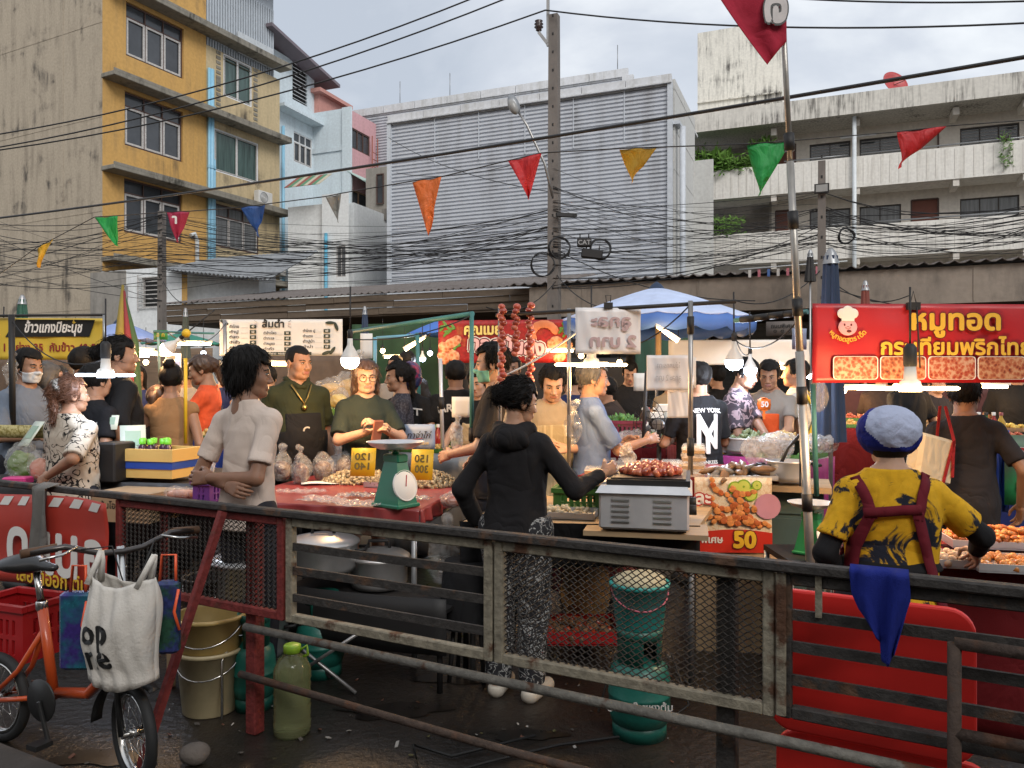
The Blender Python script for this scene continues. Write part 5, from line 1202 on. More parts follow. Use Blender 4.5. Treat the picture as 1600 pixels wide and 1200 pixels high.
def scale(label, loc, m, rz, s=1.0, dial=PAPER):
    t = thing('scale', label, 'weighing scale', loc, rz); t.scale = (s, s, s); k = MB(); k.box((0, 0, .012), (.24, .19, .024), bev=.006); k.box((0, 0, .15), (.215, .16, .26), 0, None, (.52, .5), bev=0); k.box((0, 0, .295), (.135, .09, .05), bev=.008); ob('housing', k, m, t)
    k = MB(); Mx = Euler((R(90-13), 0, R(90))).to_matrix(); k.lathe([(0, .0), (.085, .0), (.09, -.004), (.094, .004), (.094, -.012)], 28, (.088, 0, .135), 0, Mx); ob('dial', k, [dial], t)
    k = MB(); k.bar((.092, 0, .13), (.075, .02, .195), .006, .004); ob('needle', k, REDP, t)
    k = MB(); k.cyl((0, 0, .32), (0, 0, .352), .022, n=12); ob('stem', k, m, t); k = MB(); k.lathe([(0, .35), (.10, .352), (.150, .372), (.172, .395), (.178, .397), (.170, .392), (.145, .376), (.09, .358), (0, .357)], 32); ob('pan', k, STEEL, t); return t
def pole(label, a, b, r, m, name='pole', cat='pole', joints=()):
    a = Vector(a); b = Vector(b); t = thing(name, label, cat, tuple(a), 0); k = MB(); k.cyl((0, 0, 0), b-a, r, n=12); ob('tube', k, m, t)
    for f in joints: q = (b-a)*f; d = (b-a).normalized()*.05; k = MB(); k.cyl(q-d, q+d, r*1.45, n=12); ob('clamp', k, DRK, t)
    return t
def plate(name, label, cat, px0, py0, px1, py1, d, m, rz=0, rip=.006, nx=24, nz=10, sag=0, th=.002, tilt=0, seed=0, group=None):
    c = P((px0+px1)/2, (py0+py1)/2, d); w = (px1-px0)/F*d/max(.3, math.cos(rz)); h = (py1-py0)/F*d
    t = thing(name, label, cat, tuple(c), rz, group); t.rotation_euler = (tilt, 0, rz)
    fn = lambda u, v: ((u-.5)*w, rip*(math.sin(u*13+seed)+.6*math.sin(u*29+v*6+seed)+.5*math.sin(v*9-u*4))*.6, (v-.5)*h-sag*math.sin(u*PI)*(v))
    k = MB(); k.grid(fn, nx, nz); o = ob('sheet', k, m, t)
    solid(o, th); return t, w, h
def ptext(t, body, size, x, z, mats, **kw): return text(body, size, TR((x, -.014, z), 0, 0, kw.pop('ry', 0)), mats, t, **kw)
def foodprint(name, cols, sc):
    if name in MATS: return MATS[name]
    m = bpy.data.materials.new(name); m.use_nodes = True; MATS[name] = m; nt = m.node_tree; b = nt.nodes['Principled BSDF']; tc = N(nt, 'TexCoord')
    v = N(nt, 'TexVoronoi', {'Vector': tc.outputs['Object'], 'Scale': sc}); n = N(nt, 'TexNoise', {'Vector': tc.outputs['Object'], 'Scale': sc*1.3, 'Detail': 6, 'Distortion': 1.2})
    f = math_(nt, 'ADD', math_(nt, 'MULTIPLY', v.outputs['Distance'], .6), math_(nt, 'MULTIPLY', n.outputs[0], .6))
    c = ramp(nt, f, [(.25+.5*i/(len(cols)-1), c_) for i, c_ in enumerate(cols)]); nt.links.new(c, b.inputs['Base Color']); b.inputs['Roughness'].default_value = .45; return m
MEAT = foodprint('fried_pork_print', [(.07, .012, .008), (.24, .05, .02), (.38, .12, .05), (.48, .26, .14)], 46); SHRP = foodprint('fried_shrimp_print', [(.28, .05, .02), (.55, .18, .07), (.70, .36, .20)], 22)
RICE = foodprint('grilled_prawn_print', [(.52, .38, .22), (.64, .54, .38), (.70, .62, .48), (.60, .44, .28)], 60)
# ---- red seafood table
tA = Vector((-.51, 4.24, 0)); tB = Vector((-1.73, 4.60, 0)); tD = Vector((.25, 1.36, 0)); TZ = .86
table('table under a red vinyl cover heaped with clams and bagged shellfish', [tB, tA, tA+tD, tB+tD], TZ, REDC, skirt=(0, 1), skirt_z=.78, skm=REDC)
CLAM = [mat('clam_shell_a', (.30, .23, .13), .4, var=.35, vs=30), mat('clam_shell_b', (.19, .14, .08), .4, var=.3, vs=30), mat('clam_shell_c', (.42, .35, .22), .4, var=.3, vs=30)]
def on(px, py, z):                      # point of the picture on a horizontal plane
    d = (CAMZ-z)*F/(py-600); return P(px, py, d)
p = on(562, 752, TZ); pile('clam_heap', 'heap of small brown clams with a price card beside the scale dial side', 'clams', tuple(p), .26, .22, .075, 420, .019, CLAM, 'clam', shape=(1, .8, .65), seed=2); bpy.data.objects['clam_heap']['label'] = 'heap of small brown clams nearer the bagged shellfish'
p = on(676, 757, TZ); pile('clam_heap', 'heap of small pale clams nearer the woman in black hoodie', 'clams', tuple(p), .17, .22, .08, 330, .019, CLAM, 'clam', shape=(1, .8, .65), seed=5)
YCARD = mat('yellow_card', (.72, .42, .012), .55, var=.04)
def pricecard(label, px0, py0, px1, py1, d, lines, rz, lean):
    t, w, h = plate('price_card', label, 'price card', px0, py0, px1, py1, d, YCARD, rz, .001, 2, 2, tilt=lean)
    for i, (s_, sz) in enumerate(lines): text(s_, h*sz, TR((0, -.004, h*(.18-.34*i))), [mat('grey_brown_print', (.16, .11, .02), .6)], t, bold=.03, mirror=True, width=w*.62)
pricecard('yellow price card stuck in the clams nearer the bagged shellfish', 548, 700, 587, 744, 5.0, [('120', .34), ('140', .34)], R(-6), R(-12))
pricecard('yellow price card stuck in the clams behind the green scale', 642, 702, 677, 750, 4.95, [('150', .34), ('300', .34)], R(-10), R(-12))
p = on(618, 792, TZ); scale('tall green weighing scale with steel pan on the red table', (p.x, p.y, TZ+.003), mat('scale_green', (.012, .15, .085), .35, var=.06, coat=.3), R(-38), .92)
MUSS = mat('bagged_mussels', (.10, .055, .045), .4, var=.6, vs=24, col2=(.22, .15, .10))
for i, (px, py) in enumerate(((440, 748), (462, 738), (470, 752), (505, 748), (492, 736), (538, 741), (520, 732), (450, 728))):
    p = on(px, py+4, TZ); blob('shellfish_bag', 'clear plastic bag of dark shellfish stood in rows on the red table', 'bag', (p.x, p.y, TZ), (.075, .07, .11), BAGC, i, .010, group='bags of shellfish on the red table', tie=i % 2 == 0, inner=MUSS, rz=i)
p = on(533, 741, TZ); blob('plastic_bag', 'knotted white plastic bag between the shellfish bags and price card', 'bag', (p.x, p.y-.1, TZ), (.09, .08, .09), BAGW, 4, .014, tie=True)
k = MB(); k.grid(lambda u, v: ((u-.5)*.52+.05*math.sin(v*5), (v-.5)*.20+.04*math.sin(u*6), .012+.016*abs(math.sin(u*19+3*v)*math.sin(v*14+u*8))), 26, 14); p = on(528, 788, TZ); o = ob('bag_sheets', k, BAGW, None, (p.x, p.y, TZ+.004), R(-22)); tag(o, 'flat bundle of thin carrier bags on the near edge of red table', 'plastic bags')
k = MB(); k.grid(lambda u, v: ((u-.5)*.25, (v-.5)*.13, .010+.004*math.sin(u*5)), 8, 5); p = on(500, 757, TZ); o = ob('paper_sheet', k, PAPER, None, (p.x, p.y, TZ+.003), R(15)); tag(o, 'printed paper sheet lying on the red table', 'paper'); solid(o, .001)
# ---- cauldrons on a black stand below
p = P(505, 890, 4.25); pot('dented aluminium cauldron with lid on the black stand', (p.x, p.y, .53), .185, .15)
p = P(592, 920, 4.35); pot('small aluminium pot tilted beside the lidded cauldron', (p.x, p.y, .42), .16, .16)
p = P(392, 940, 4.05); pot('big steamer pot seen through the red mesh panel', (p.x, p.y, .36), .19, .27); p = P(398, 1010, 4.05); pot('lower steamer pot under the big one behind red mesh panel', (p.x, p.y, .14), .17, .20, lid=False)
st_ = thing('cauldron_stand', 'black steel cauldron stand with a sooty heat shield', 'stand', tuple(P(575, 0, 4.2).xy)+(0,), R(-20)); k = MB(); k.grid(lambda u, v: ((u-.5)*1.1, -.18-.05*math.sin(u*PI), .20+.28*v), 16, 3); o = ob('shield', k, DRK, st_); solid(o, .006)
k = MB(); k.box((0, .02, .40), (1.05, .34, .02)); k.bar((-.1, -.2, .02), (-.55, -.2, .42), .02); ob('shelf', k, DRK, st_)
for x in (-.5, .5):
    for y in (-.15, .18): k = MB(); k.cyl((x, y, 0), (x, y, .40), .016, n=8); ob('leg', k, DRK, st_)
for a_, b_ in (((-.42, -.3, .30), (.12, -.32, .01)), ((.12, -.3, .30), (-.3, -.34, .01))): k = MB(); k.cyl(a_, b_, .010, n=6); ob('cross_leg', k, GALV, st_)
p = P(325, 905, 4.0); bucket('bin', 'black plastic bin behind the red mesh panel', 'bin', (p.x, p.y, .3), .10, .12, .26, DRK); k = MB(); k.box((0, 0, .15), (.4, .3, .3)); p2 = thing('wooden_stool', 'low dark wooden stool under the black bin', 'stool', (p.x, p.y, 0), R(-25)); k = MB(); k.box((0, 0, .285), (.36, .26, .03)); ob('seat', k, WOOD, p2)
for x in (-.15, .15):
    for y in (-.1, .1): k = MB(); k.box((x, y, .135), (.03, .03, .27)); ob('leg', k, WOOD, p2)
# ---- griddle stall
gA, gB = P(722, 0, 4.05), P(1092, 0, 3.93); gt = table('griddle stall table with a black cloth skirt', [(gA.x, gA.y), (gB.x, gB.y), (gB.x+.35, gB.y+.95), (gA.x+.35, gA.y+.95)], .83, WOOD, skirt=(0, 3), skirt_z=.60, skm=BLKC)
gr = thing('griddle', 'stainless steel sausage griddle with louvred side on wooden boards', 'griddle', tuple(P(1010, 822, 3.98).xy)+(.835,), R(-13)); k = MB()
k.box((0, 0, .10), (.43, .52, .18), bev=.01); k.box((.0, 0, .205), (.46, .56, .035), 0, None, (.9, .9)); ob('housing', k, STEEL, gr)
for bx_ in (-.11, .09):
    for j in range(5): k = MB(); k.box((bx_, -.264, .05+j*.026), (.085, .012, .010), 0, Euler((R(30), 0, 0)).to_matrix()); ob('louvre', k, ALUM, gr)
k = MB(); k.box((.02, .0, .235), (.40, .48, .03)); k.box((.02, .0, .252), (.36, .44, .01), 1); ob('plate', k, [DRK, mat('sooty_plate', (.02, .015, .012), .35)], gr)
for y in (-.15, .12): k = MB(); k.cyl((.215, y, .10), (.25, y, .10), .025, n=12); ob('knob', k, DRK, gr)
for s in (-1, 1): k = MB(); k.box((s*.18, -.2, .005), (.04, .04, .012)); ob('foot', k, DRK, gr)
SAUS = [mat('grilled_sausage', (.30, .045, .02), .3, var=.3, vs=12, coat=.4), mat('grilled_sausage_light', (.48, .12, .05), .3, var=.3, vs=12, coat=.4)]
c = gr.matrix_basis @ Vector((.0, 0, .26)); pile('sausage_pile', 'pile of glossy red sausages grilling on the steel griddle', 'sausages', tuple(gr.location+Vector((.02, .0, .262))), .15, .17, .035, 110, .020, SAUS, 'sausage', shape=(1.3, .9, .9), seed=3)
tray('small wooden board of sliced sausages beside the griddle', tuple(P(945, 757, 4.35).xy)+(.99,), .25, .2, WOOD, SAUS, n=40, rim=.004)
p = P(907, 775, 4.4); crate('basket', 'dark green plastic basket beside the griddle', (p.x, p.y, .835), R(-13), .28, .2, .12, mat('dark_green_plastic', (.035, .11, .02), .4), 'basket')
tray('steel tray of pale peeled garlic in front of the green basket', tuple(P(880, 800, 4.2).xy)+(.835,), .36, .2, STEEL, mat('pale_food', (.50, .42, .28), .5), n=70, sz=.016, rz=R(-13))
k = MB(); k.box((0, 0, 0), (.60, .30, .025)); tag(ob('wooden_board', k, WOOD, None, tuple(P(1010, 829, 3.9).xy)+(.815,), R(-13)), 'plywood board under the front of the griddle', 'board')
stl = thing('stool', 'black cloth covered stool behind the barred fence panel', 'stool', tuple(P(735, 0, 4.1).xy)+(0,), R(-10)); k = MB(); k.lathe([(.19, .28), (.175, .45), (.16, .60), (.15, .62), (0, .62)], 20, sq=(.9, .8)); ob('cover', k, BLKC, stl)
for j in range(4): a = PI/4+PI/2*j; k = MB(); k.cyl((.13*math.cos(a), .13*math.sin(a), 0), (.10*math.cos(a), .10*math.sin(a), .30), .012, n=8); ob('leg', k, DRK, stl)
p = P(695, 868, 4.3); blob('plastic_bag', 'clear carrier bag hanging from the corner of red table', 'bag', (p.x, p.y, p.z-.08), (.085, .06, .13), BAGC, 8, .012, tie=True, flat=False); p = P(708, 800, 4.55); blob('food_bag', 'bag of orange snacks resting on red table corner', 'bag', (p.x, p.y, .83), (.09, .07, .05), BAGW, 9, .012, inner=SAUS[1])
p = P(905, 985, 4.4); tray('red tray of offcuts standing on the ground behind the mesh panel', (p.x, p.y, .12), .42, .34, CRED, [SAUS[0], mat('brown_scraps', (.18, .09, .04), .6)], n=120, sz=.025, h=.06, rim=.07); p = P(915, 955, 4.7); blob('sack', 'tan paper sack slumped behind the red tray', 'sack', (p.x, p.y, .10), (.15, .12, .22), mat('tan_paper', (.30, .21, .11), .8), 2, .012)
k = MB(); k.grid(lambda u, v: ((u-.5)*.62, .012*math.sin(u*22), -v*.22), 30, 4); o = ob('patterned_cloth', k, foodprint('pink_pattern', [(.25, .04, .10), (.42, .10, .18), (.30, .22, .22)], 40), None, tuple(P(925, 870, 4.75)), R(-10)); solid(o, .003); tag(o, 'pink patterned cloth hanging under the griddle table', 'cloth')
# ---- frame of the griddle stall, hanging sheets and sausage strings
pole('galvanised stall post beside the griddle', P(1079, 742, 4.45), P(1079, 470, 4.45), .014, GALV, joints=(.16, .86)); pole('horizontal bar over the griddle holding clipped paper signs', P(775, 493, 4.75), P(1150, 471, 4.4), .012, DRK, 'bar', 'bar')
pole('thin post left of the sausage strings with rope tied', P(781, 760, 4.75), P(781, 480, 4.75), .012, GALV); bpy.data.objects[-1]
pole('thin post rising through the clear bag beside old man', P(889, 742, 4.7), P(889, 482, 4.7), .012, GALV)
SBALL = mat('sausage_ball', (.46, .085, .045), .35, var=.2, vs=14, coat=.3)
SBALLS = [SBALL, mat('sausage_ball_dark', (.36, .055, .03), .3, var=.25, vs=18, coat=.4), mat('sausage_ball_pale', (.52, .13, .07), .4, var=.25, vs=14, coat=.2)]
for i, (px, y0, y1) in enumerate(((784, 476, 602), (806, 476, 560), (828, 474, 610))):
    t = thing('sausage_string', ('long string of round red sausages against the thin post', 'short middle string of round red sausages', 'long string of round red sausages nearest the griddle woman')[i], 'sausages', tuple(P(px, y0, 4.72)), 0, 'sausage strings hung from the bar'); d_ = 4.72/F
    n = int((y1-y0)/6.6)
    for j in range(n): k = MB(); q_ = 1+.14*math.sin(j*j*1.7+i); k.ball((.009*math.sin(j*2.1+i), .006*math.cos(j*3), -j*6.6*d_-.012+.004*math.sin(j*5)), (.0225*q_, .0225*q_, .0185*q_), 10, 7, 0, Euler((.3*math.sin(j*3), .3*math.cos(j*4), 0)).to_matrix()); ob('sausage', k, SBALLS[(j*7+i*3) % 3], t).scale = [rng_.uniform(.86, 1.12)]*3 if False else (1, 1, 1)
WSH = mat('translucent_white_sheet', (.80, .78, .78), .4, alpha=.94, var=.03); PKP = mat('faded_pink_print', (.50, .36, .36), .6, var=0)
t, w, h = plate('paper_sign', 'white plastic sheet with mirrored pink lettering clipped to the bar', 'sign', 899, 481, 1002, 553, 4.55, WSH, R(6), .008, seed=2)
ptext(t, 'ลูกละ', h*.34, w*.04, h*.20, [PKP], bold=.035, mirror=True, width=w*.62); ptext(t, '2 บาท', h*.36, w*.06, -h*.24, [PKP], bold=.035, mirror=True, width=w*.72)
k = MB(); k.box((0, 0, h*.55), (.05, .02, .035)); k.tube([(-.012, 0, h*.55+.02), (-.016, 0, h*.55+.06), (.016, 0, h*.55+.06), (.012, 0, h*.55+.02)], .003, 5); ob('clip', k, DRK, t)
t, w, h = plate('paper_sign', 'white sheet with faint mirrored handwriting tied to the galvanised post', 'sign', 1010, 555, 1077, 610, 4.6, WSH, R(4), .004, seed=5)
GRYP = mat('faint_grey_print', (.48, .46, .46), .6, var=0); ptext(t, 'ไข่นกกระทา', h*.2, 0, h*.2, [GRYP], bold=.005, mirror=True, width=w*.55); ptext(t, 'ลูกละ 2 บาท', h*.24, 0, -h*.15, [GRYP], bold=.008, mirror=True, width=w*.6)
plate('paper_sign', 'second white sheet hanging lower behind the galvanised post', 'sign', 1043, 610, 1082, 653, 4.62, WSH, R(4), .004, seed=6); plate('paper_sign', 'narrow white sheet edge behind the mirrored handwriting sheet', 'sign', 1060, 558, 1087, 606, 4.7, PAPER, R(-10), .003, 4, 4)
bulb('big round warm bulb hanging over the seafood table', 547, 562, 5.3, .063, w=24)
blades('four bladed warm lamp hanging over the old man in blue', 924, 574, 4.75, 4, w=16, L=.18, rz=.25)
blades('five bladed warm lamp hanging under the red pork banner', 1422, 612, 3.7, 5, w=17, L=.19, rz=.1)
blades('cool white bladed lamp above the woman in patterned blouse', 165, 590, 4.9, 4, True, w=3, L=.12, rz=.5)
bulb('larger cool white bulb over the fish pans', 1147, 565, 5.6, .064, True, 18); bulb('smaller cool white bulb beside the larger one', 1172, 577, 6.4, .055, True, 10)
# ---- seafood/prawn stall
cA, cB = P(905, 0, 5.05), P(1215, 0, 4.75); table('packed food counter covered with clear boxes', [(cA.x, cA.y), (cB.x, cB.y), (cB.x+.3, cB.y+.9), (cA.x+.3, cA.y+.9)], .955, REDC, skirt=(0,), skirt_z=.5, skm=CLOTHR)
LID = mat('clear_box_lid', (.85, .84, .82), .1, alpha=.30, var=0, spec=.9); FOODS = [mat('box_food_%d' % i, c_, .5, var=.4, vs=40) for i, c_ in enumerate(((.55, .38, .22), (.62, .50, .38), (.45, .22, .12), (.66, .60, .48)))]
def boxproto(i):
    t = thing('food_box', 'clear lidded box of packed food on the counter behind griddle', 'food box', (0, 0, 0), 0, 'clear food boxes on the counter'); k = MB(); k.box((0, 0, .012), (.135, .10, .02), 0, None, (1.05, 1.05)); k.ball((0, 0, .022), (.058, .042, .016), 8, 5); ob('food', k, FOODS[i], t)
    k = MB(); k.box((0, 0, .036), (.145, .112, .03), 0, None, (.85, .82)); ob('lid', k, LID, t); return t
protos = [boxproto(i) for i in range(4)]; rng = random.Random(9); cnt = 0
dirv = (Vector(cB)-Vector(cA)); dirv.z = 0; L_ = dirv.length; dirv.normalize(); nrm = Vector((-dirv.y, dirv.x, 0))
for r_ in range(5):
    for c_ in range(5):
        q = Vector((cA.x, cA.y, 0))+dirv*(.10+c_*.155)+nrm*(.10+r_*.14)
        for s_ in range(1 if r_ > 1 or c_ != 4 else 4):
            t = protos[cnt] if cnt < 4 else copytree(protos[rng.randrange(4)]); cnt += 1
            t.location = q+Vector((rng.uniform(-.01, .01), rng.uniform(-.01, .01), .957+s_*.05)); t.rotation_euler.z = -.2+rng.uniform(-.2, .2)
FISH = [mat('grilled_fish', (.20, .11, .05), .45, var=.4, vs=14), mat('grey_fish', (.16, .14, .12), .4, var=.4, vs=14)]
tray('steel tray of whole grilled fish above the prawn poster', tuple(P(1158, 745, 4.7).xy)+(.985,), .40, .26, STEEL, FISH, n=16, sz=.045, shape=(2.2, .7, .5), h=.05, rim=.02, rz=R(-12))
p = P(1232, 750, 4.7); pot('steel stockpot with ladle beside the grilled fish', (p.x, p.y, .965), .125, .12, STEEL, False, content=mat('brown_soup', (.14, .07, .025), .3)); k = MB(); k.tube([(0, 0, 0), (.06, .03, .10), (.18, .06, .22)], [.012, .008, .012], 8); tag(ob('ladle', k, DRK, None, (p.x-.05, p.y, 1.06)), 'black handled ladle resting in the steel stockpot', 'ladle')
for i, (px, py, r, lab) in enumerate(((1190, 722, (.115, .10, .10), 'big crumpled white carrier bag behind the grilled fish'), (1215, 712, (.10, .09, .08), 'loose clear plastic bag behind the steel stockpot'), (982, 722, (.035, .03, .085), 'thin white carrier bag held by the old man'))):
    p = P(px, py, (5.0, 5.2, 5.0)[i]); blob('plastic_bag', lab, 'bag', (p.x, p.y, max(.96, p.z-.02)), r, BAGW if i != 1 else BAGC, 20+i, .022, h=.012, sc=2.0)
t, w, h = plate('food_poster', 'grilled prawn rice poster with big yellow 50 on a red band', 'poster', 1086, 746, 1205, 863, 4.55, RICE, R(-3), .004)
k = MB(); k.grid(lambda u, v: ((u-.5)*w, -.010, -h*.5+h*(.26+.05*math.sin(u*3.0))*v), 14, 4); ob('red_band', k, mat('bright_red_print', (.50, .025, .012), .45, var=.05), t)
for i, (x, z, r) in enumerate(((.02, .36, .07), (.13, .38, .075), (.22, .28, .07), (.30, .40, .05))): k = MB(); k.lathe([(0, 0), (r*w*1.3, 0)], 18, (w*x, -.009-.001*i, h*z), 0, Euler((R(90), 0, 0)).to_matrix()); k.lathe([(r*w*1.05, 0), (r*w*.2, .001)], 18, (w*x, -.0105-.001*i, h*z), 1, Euler((R(90), 0, 0)).to_matrix()); ob('lime_slice', k, [mat('lime_rind', (.18, .36, .02), .5), mat('lime_flesh', (.50, .56, .10), .5)], t)
k = MB(); k.lathe([(0, 0), (.075, 0)], 18, (w*.44, -.012, h*.12), 0, Euler((R(90), 0, 0)).to_matrix()); ob('onion_slice', k, mat('onion_print', (.50, .24, .32), .5), t)
PRW = [mat('prawn_print', (.62, .24, .07), .45, var=.4, vs=30), mat('prawn_print_dark', (.44, .11, .03), .45, var=.4, vs=30)]
rng = random.Random(8)
for j in range(15):
    a_ = rng.uniform(-.9, .5); x, z = w*rng.uniform(-.40, .30), h*rng.uniform(-.14, .34); k = MB(); L_ = rng.uniform(.11, .17)
    for q in range(5): u = q/4-.5; k.ball((x+L_*u*math.cos(a_)-.03*u*u*4*math.sin(a_), -.012-.0008*j*.5, z+L_*u*math.sin(a_)+.02*u*u*4*math.cos(a_)), (.026*(1-.45*abs(u)), .0012, .019*(1-.5*abs(u))), 8, 4, q % 2, Euler((0, -a_, 0)).to_matrix())
    ob('prawn_picture', k, PRW, t)
ptext(t, '50', h*.30, w*.14, -h*.335, [YPR, mat('dark_red_print', (.12, .01, .008), .5)], bold=.05, outline=.10); ptext(t, 'พิเศษ', h*.13, -w*.28, -h*.33, [WHT], bold=.03); ptext(t, 'ละ', h*.24, -w*.40, h*.22, [WHT, REDP], bold=.03, outline=.10)
cab = thing('cabinet', 'teal steel cabinet with a plywood shelf on top beside prawn poster', 'cabinet', tuple(P(1240, 0, 4.75).xy)+(0,), R(-20)); k = MB(); k.box((0, .1, .45), (.34, .34, .88)); [k.box((0, -.076, .25+.2*j), (.28, .01, .17)) for j in range(4)]; ob('body', k, mat('grey_teal_steel', (.06, .10, .10), .5), cab); k = MB(); k.box((0, .05, .925), (.42, .46, .035)); ob('shelf', k, WOOD, cab)
pl = P(1155, 868, 4.5); k = MB(); k.box((0, 0, .26), (.46, .34, .52)); k.box((0, 0, .535), (.52, .4, .03)); b_ = thing('box_plinth', 'pale wooden box plinth under the prawn poster', 'plinth', (pl.x, pl.y+.14, 0), R(-8)); ob('box', k, WOOD, b_)
# ---- pork stall on the near side
pA, pB = P(1235, 0, 3.25), P(1700, 0, 3.0); table('fried pork stall table with dark red cloth', [(pA.x+.45, pA.y), (pB.x+.5, pB.y), (pB.x+.7, pB.y+.8), (pA.x+.6, pA.y+.8)], .80, CLOTHR, skirt=(0, 3, 1), skirt_z=.1)
PORK = [mat('fried_pork', (.48, .12, .02), .4, var=.35, vs=16), mat('fried_pork_light', (.58, .22, .05), .4, var=.3, vs=16)]
p = P(1572, 850, 3.45); tray('steel tray heaped with orange fried pork', (p.x, p.y, .835), .50, .26, STEEL, PORK, n=330, sz=.015, h=.06, shape=(1.5, .9, .8), rz=R(-14)); p = P(1588, 888, 3.1); tray('steel tray of pale fried pork nearest the yellow shirted woman', (p.x, p.y, .815), .34, .24, STEEL, PORK[1], n=60, sz=.018, h=.02, rz=R(-14)); p = P(1482, 882, 3.2); tray('tray of raw pale sliced pork', (p.x, p.y, .81), .24, .2, STEEL, mat('pale_pork', (.55, .36, .22), .4), n=60, sz=.02, rz=R(-14))
sd = P(1268, 0, 4.05); table('low side table carrying the small green scale', [(sd.x-.17, sd.y-.15), (sd.x+.2, sd.y-.15), (sd.x+.2, sd.y+.25), (sd.x-.17, sd.y+.25)], .66, DRK); scale('small green weighing scale with steel pan beside yellow shirted woman', (sd.x, sd.y, .663), mat('grass_green_scale', (.03, .24, .07), .35), R(-40), .68)
# ---- left stalls
lA, lB = P(-60, 0, 5.3), P(345, 0, 5.0); table('dark counter holding the yellow foam box', [(lA.x, lA.y), (lB.x, lB.y), (lB.x+.3, lB.y+.9), (lA.x+.3, lA.y+.9)], .90, DRK, skirt=(0,), skirt_z=.45, skm=mat('dark_counter_sheet', (.03, .03, .032), .6))
FOAM = mat('yellow_foam', (.62, .40, .12), .6, var=.06); p = P(248, 745, 5.25)
fb = thing('foam_box', 'yellow foam box with a blue band open at the top', 'foam box', (p.x, p.y, .93), R(-14)); k = MB(); k.box((0, 0, .03), (.44, .30, .06)); ob('base', k, FOAM, fb); k = MB(); k.box((0, 0, .085), (.45, .31, .05)); ob('band', k, mat('blue_band', (.02, .06, .30), .5), fb); k = MB(); [k.box(c_, s_) for c_, s_ in (((0, -.145, .15), (.46, .03, .08)), ((0, .145, .15), (.46, .03, .08)), ((-.215, 0, .15), (.03, .26, .08)), ((.215, 0, .15), (.03, .26, .08)), ((0, 0, .115), (.40, .26, .01)))]; ob('rim', k, FOAM, fb)
LIME = mat('bright_green_cap', (.16, .55, .03), .4, var=.05); DJ = mat('purple_juice', (.05, .015, .04), .2, var=.1)
for i, (dx, dy) in enumerate(((-.10, -.02), (-.03, -.05), (.03, .0), (-.06, .06), (.02, .08), (-.13, .05), (.08, -.04))):
    b_ = thing('juice_bottle', 'small purple juice bottle with bright green cap in yellow foam box', 'bottle', (p.x+dx, p.y+dy, 1.055), 0, 'green capped bottles in the foam box'); k = MB(); k.lathe([(0, 0), (.024, 0), (.026, .01), (.026, .07), (.012, .09), (.012, .095)], 14); ob('bottle_body', k, DJ, b_); k = MB(); k.lathe([(.021, .09), (.022, .125), (0, .128)], 14); ob('cap', k, LIME, b_)
p = P(180, 748, 5.15); k = MB(); k.box((0, 0, .13), (.16, .2, .26), bev=.01); tag(ob('black_box', k, DRK, None, (p.x, p.y, .905), R(-14)), 'matt black box between patterned blouse and yellow foam box', 'box')
p = P(215, 770, 4.9); cb = thing('cardboard_box', 'printed cardboard carton under the edge of the foam box counter', 'box', (p.x, p.y, .70), R(-14)); k = MB(); k.box((0, 0, .09), (.42, .3, .18)); ob('carton', k, CARD, cb); text('ส้มโอขาวใหญ่', .055, TR((0, -.152, .10)), [BLKP], cb, bold=.02)
for i, (px0, py0, px1, py1, rz, lean, lab) in enumerate(((192, 662, 224, 712, .5, -.5, 'pale green laminated card leaning over green capped bottles'), (36, 655, 62, 700, -.6, -.6, 'white laminated card tilted beside the patterned blouse'), (160, 648, 184, 672, .1, -.4, 'small pale card behind the patterned blouse'))):
    t, w, h = plate('menu_card', lab, 'card', px0, py0, px1, py1, 5.3, mat('laminated_card', (.62, .68, .58), .3, var=.06), rz, .001, 2, 2, tilt=lean); k = MB(); k.box((0, -.004, .01), (w*.6, .002, h*.5)); ob('printed_picture', k, mat('card_picture', (.30, .42, .32), .5), t)
p = P(35, 745, 5.2); blob('plastic_bag', 'greenish clear bag of vegetables slumped on the dark counter', 'bag', (p.x, p.y, .91), (.11, .09, .14), BAGC, 31, .016, inner=mat('veg_green', (.12, .20, .04), .5)); p = P(62, 745, 5.05); blob('food_bag', 'bag of salmon pink snacks at the hip of patterned blouse', 'bag', (p.x, p.y, .92), (.07, .06, .11), BAGC, 33, .010, inner=mat('salmon_snack', (.52, .20, .12), .5)); p = P(28, 748, 4.95); k = MB(); k.box((0, 0, .02), (.15, .10, .045), bev=.008); tag(ob('pink_box', k, mat('hot_pink_plastic', (.60, .05, .22), .4), None, (p.x, p.y, .915)), 'flat hot pink plastic box on dark counter', 'box')
p = P(300, 768, 4.8); brd = thing('board_shelf', 'plank shelf carrying bags of shrimp crackers by the beige shirt', 'shelf', (p.x, p.y, 0), R(-18)); k = MB(); k.box((0, 0, .835), (.50, .28, .02)); ob('plank', k, CLOTHR, brd)
for x in (-.2, .2): k = MB(); k.box((x, 0, .41), (.03, .03, .82)); ob('leg', k, GMET, brd)
for i, (px, py) in enumerate(((272, 752), (290, 748), (306, 756), (283, 762))): p = P(px, py+8, 4.75); blob('food_bag', 'small clear bag of pink shrimp on the plank shelf', 'bag', (p.x, p.y, .85), (.055, .05, .04), BAGC, 40+i, .010, group='bags of shrimp on the plank shelf', inner=mat('shrimp_pink', (.55, .24, .14), .5))
p = P(325, 770, 4.6); crate('basket', 'purple woven plastic basket at the beige shirted back', (p.x, p.y, .85), R(-18), .12, .12, .12, mat('purple_plastic', (.16, .05, .26), .4), 'basket'); p = P(322, 738, 4.9); blob('plastic_bag', 'clear knotted bag above the purple basket', 'bag', (p.x, p.y, .98), (.055, .05, .06), BAGW, 50, .012, tie=True)
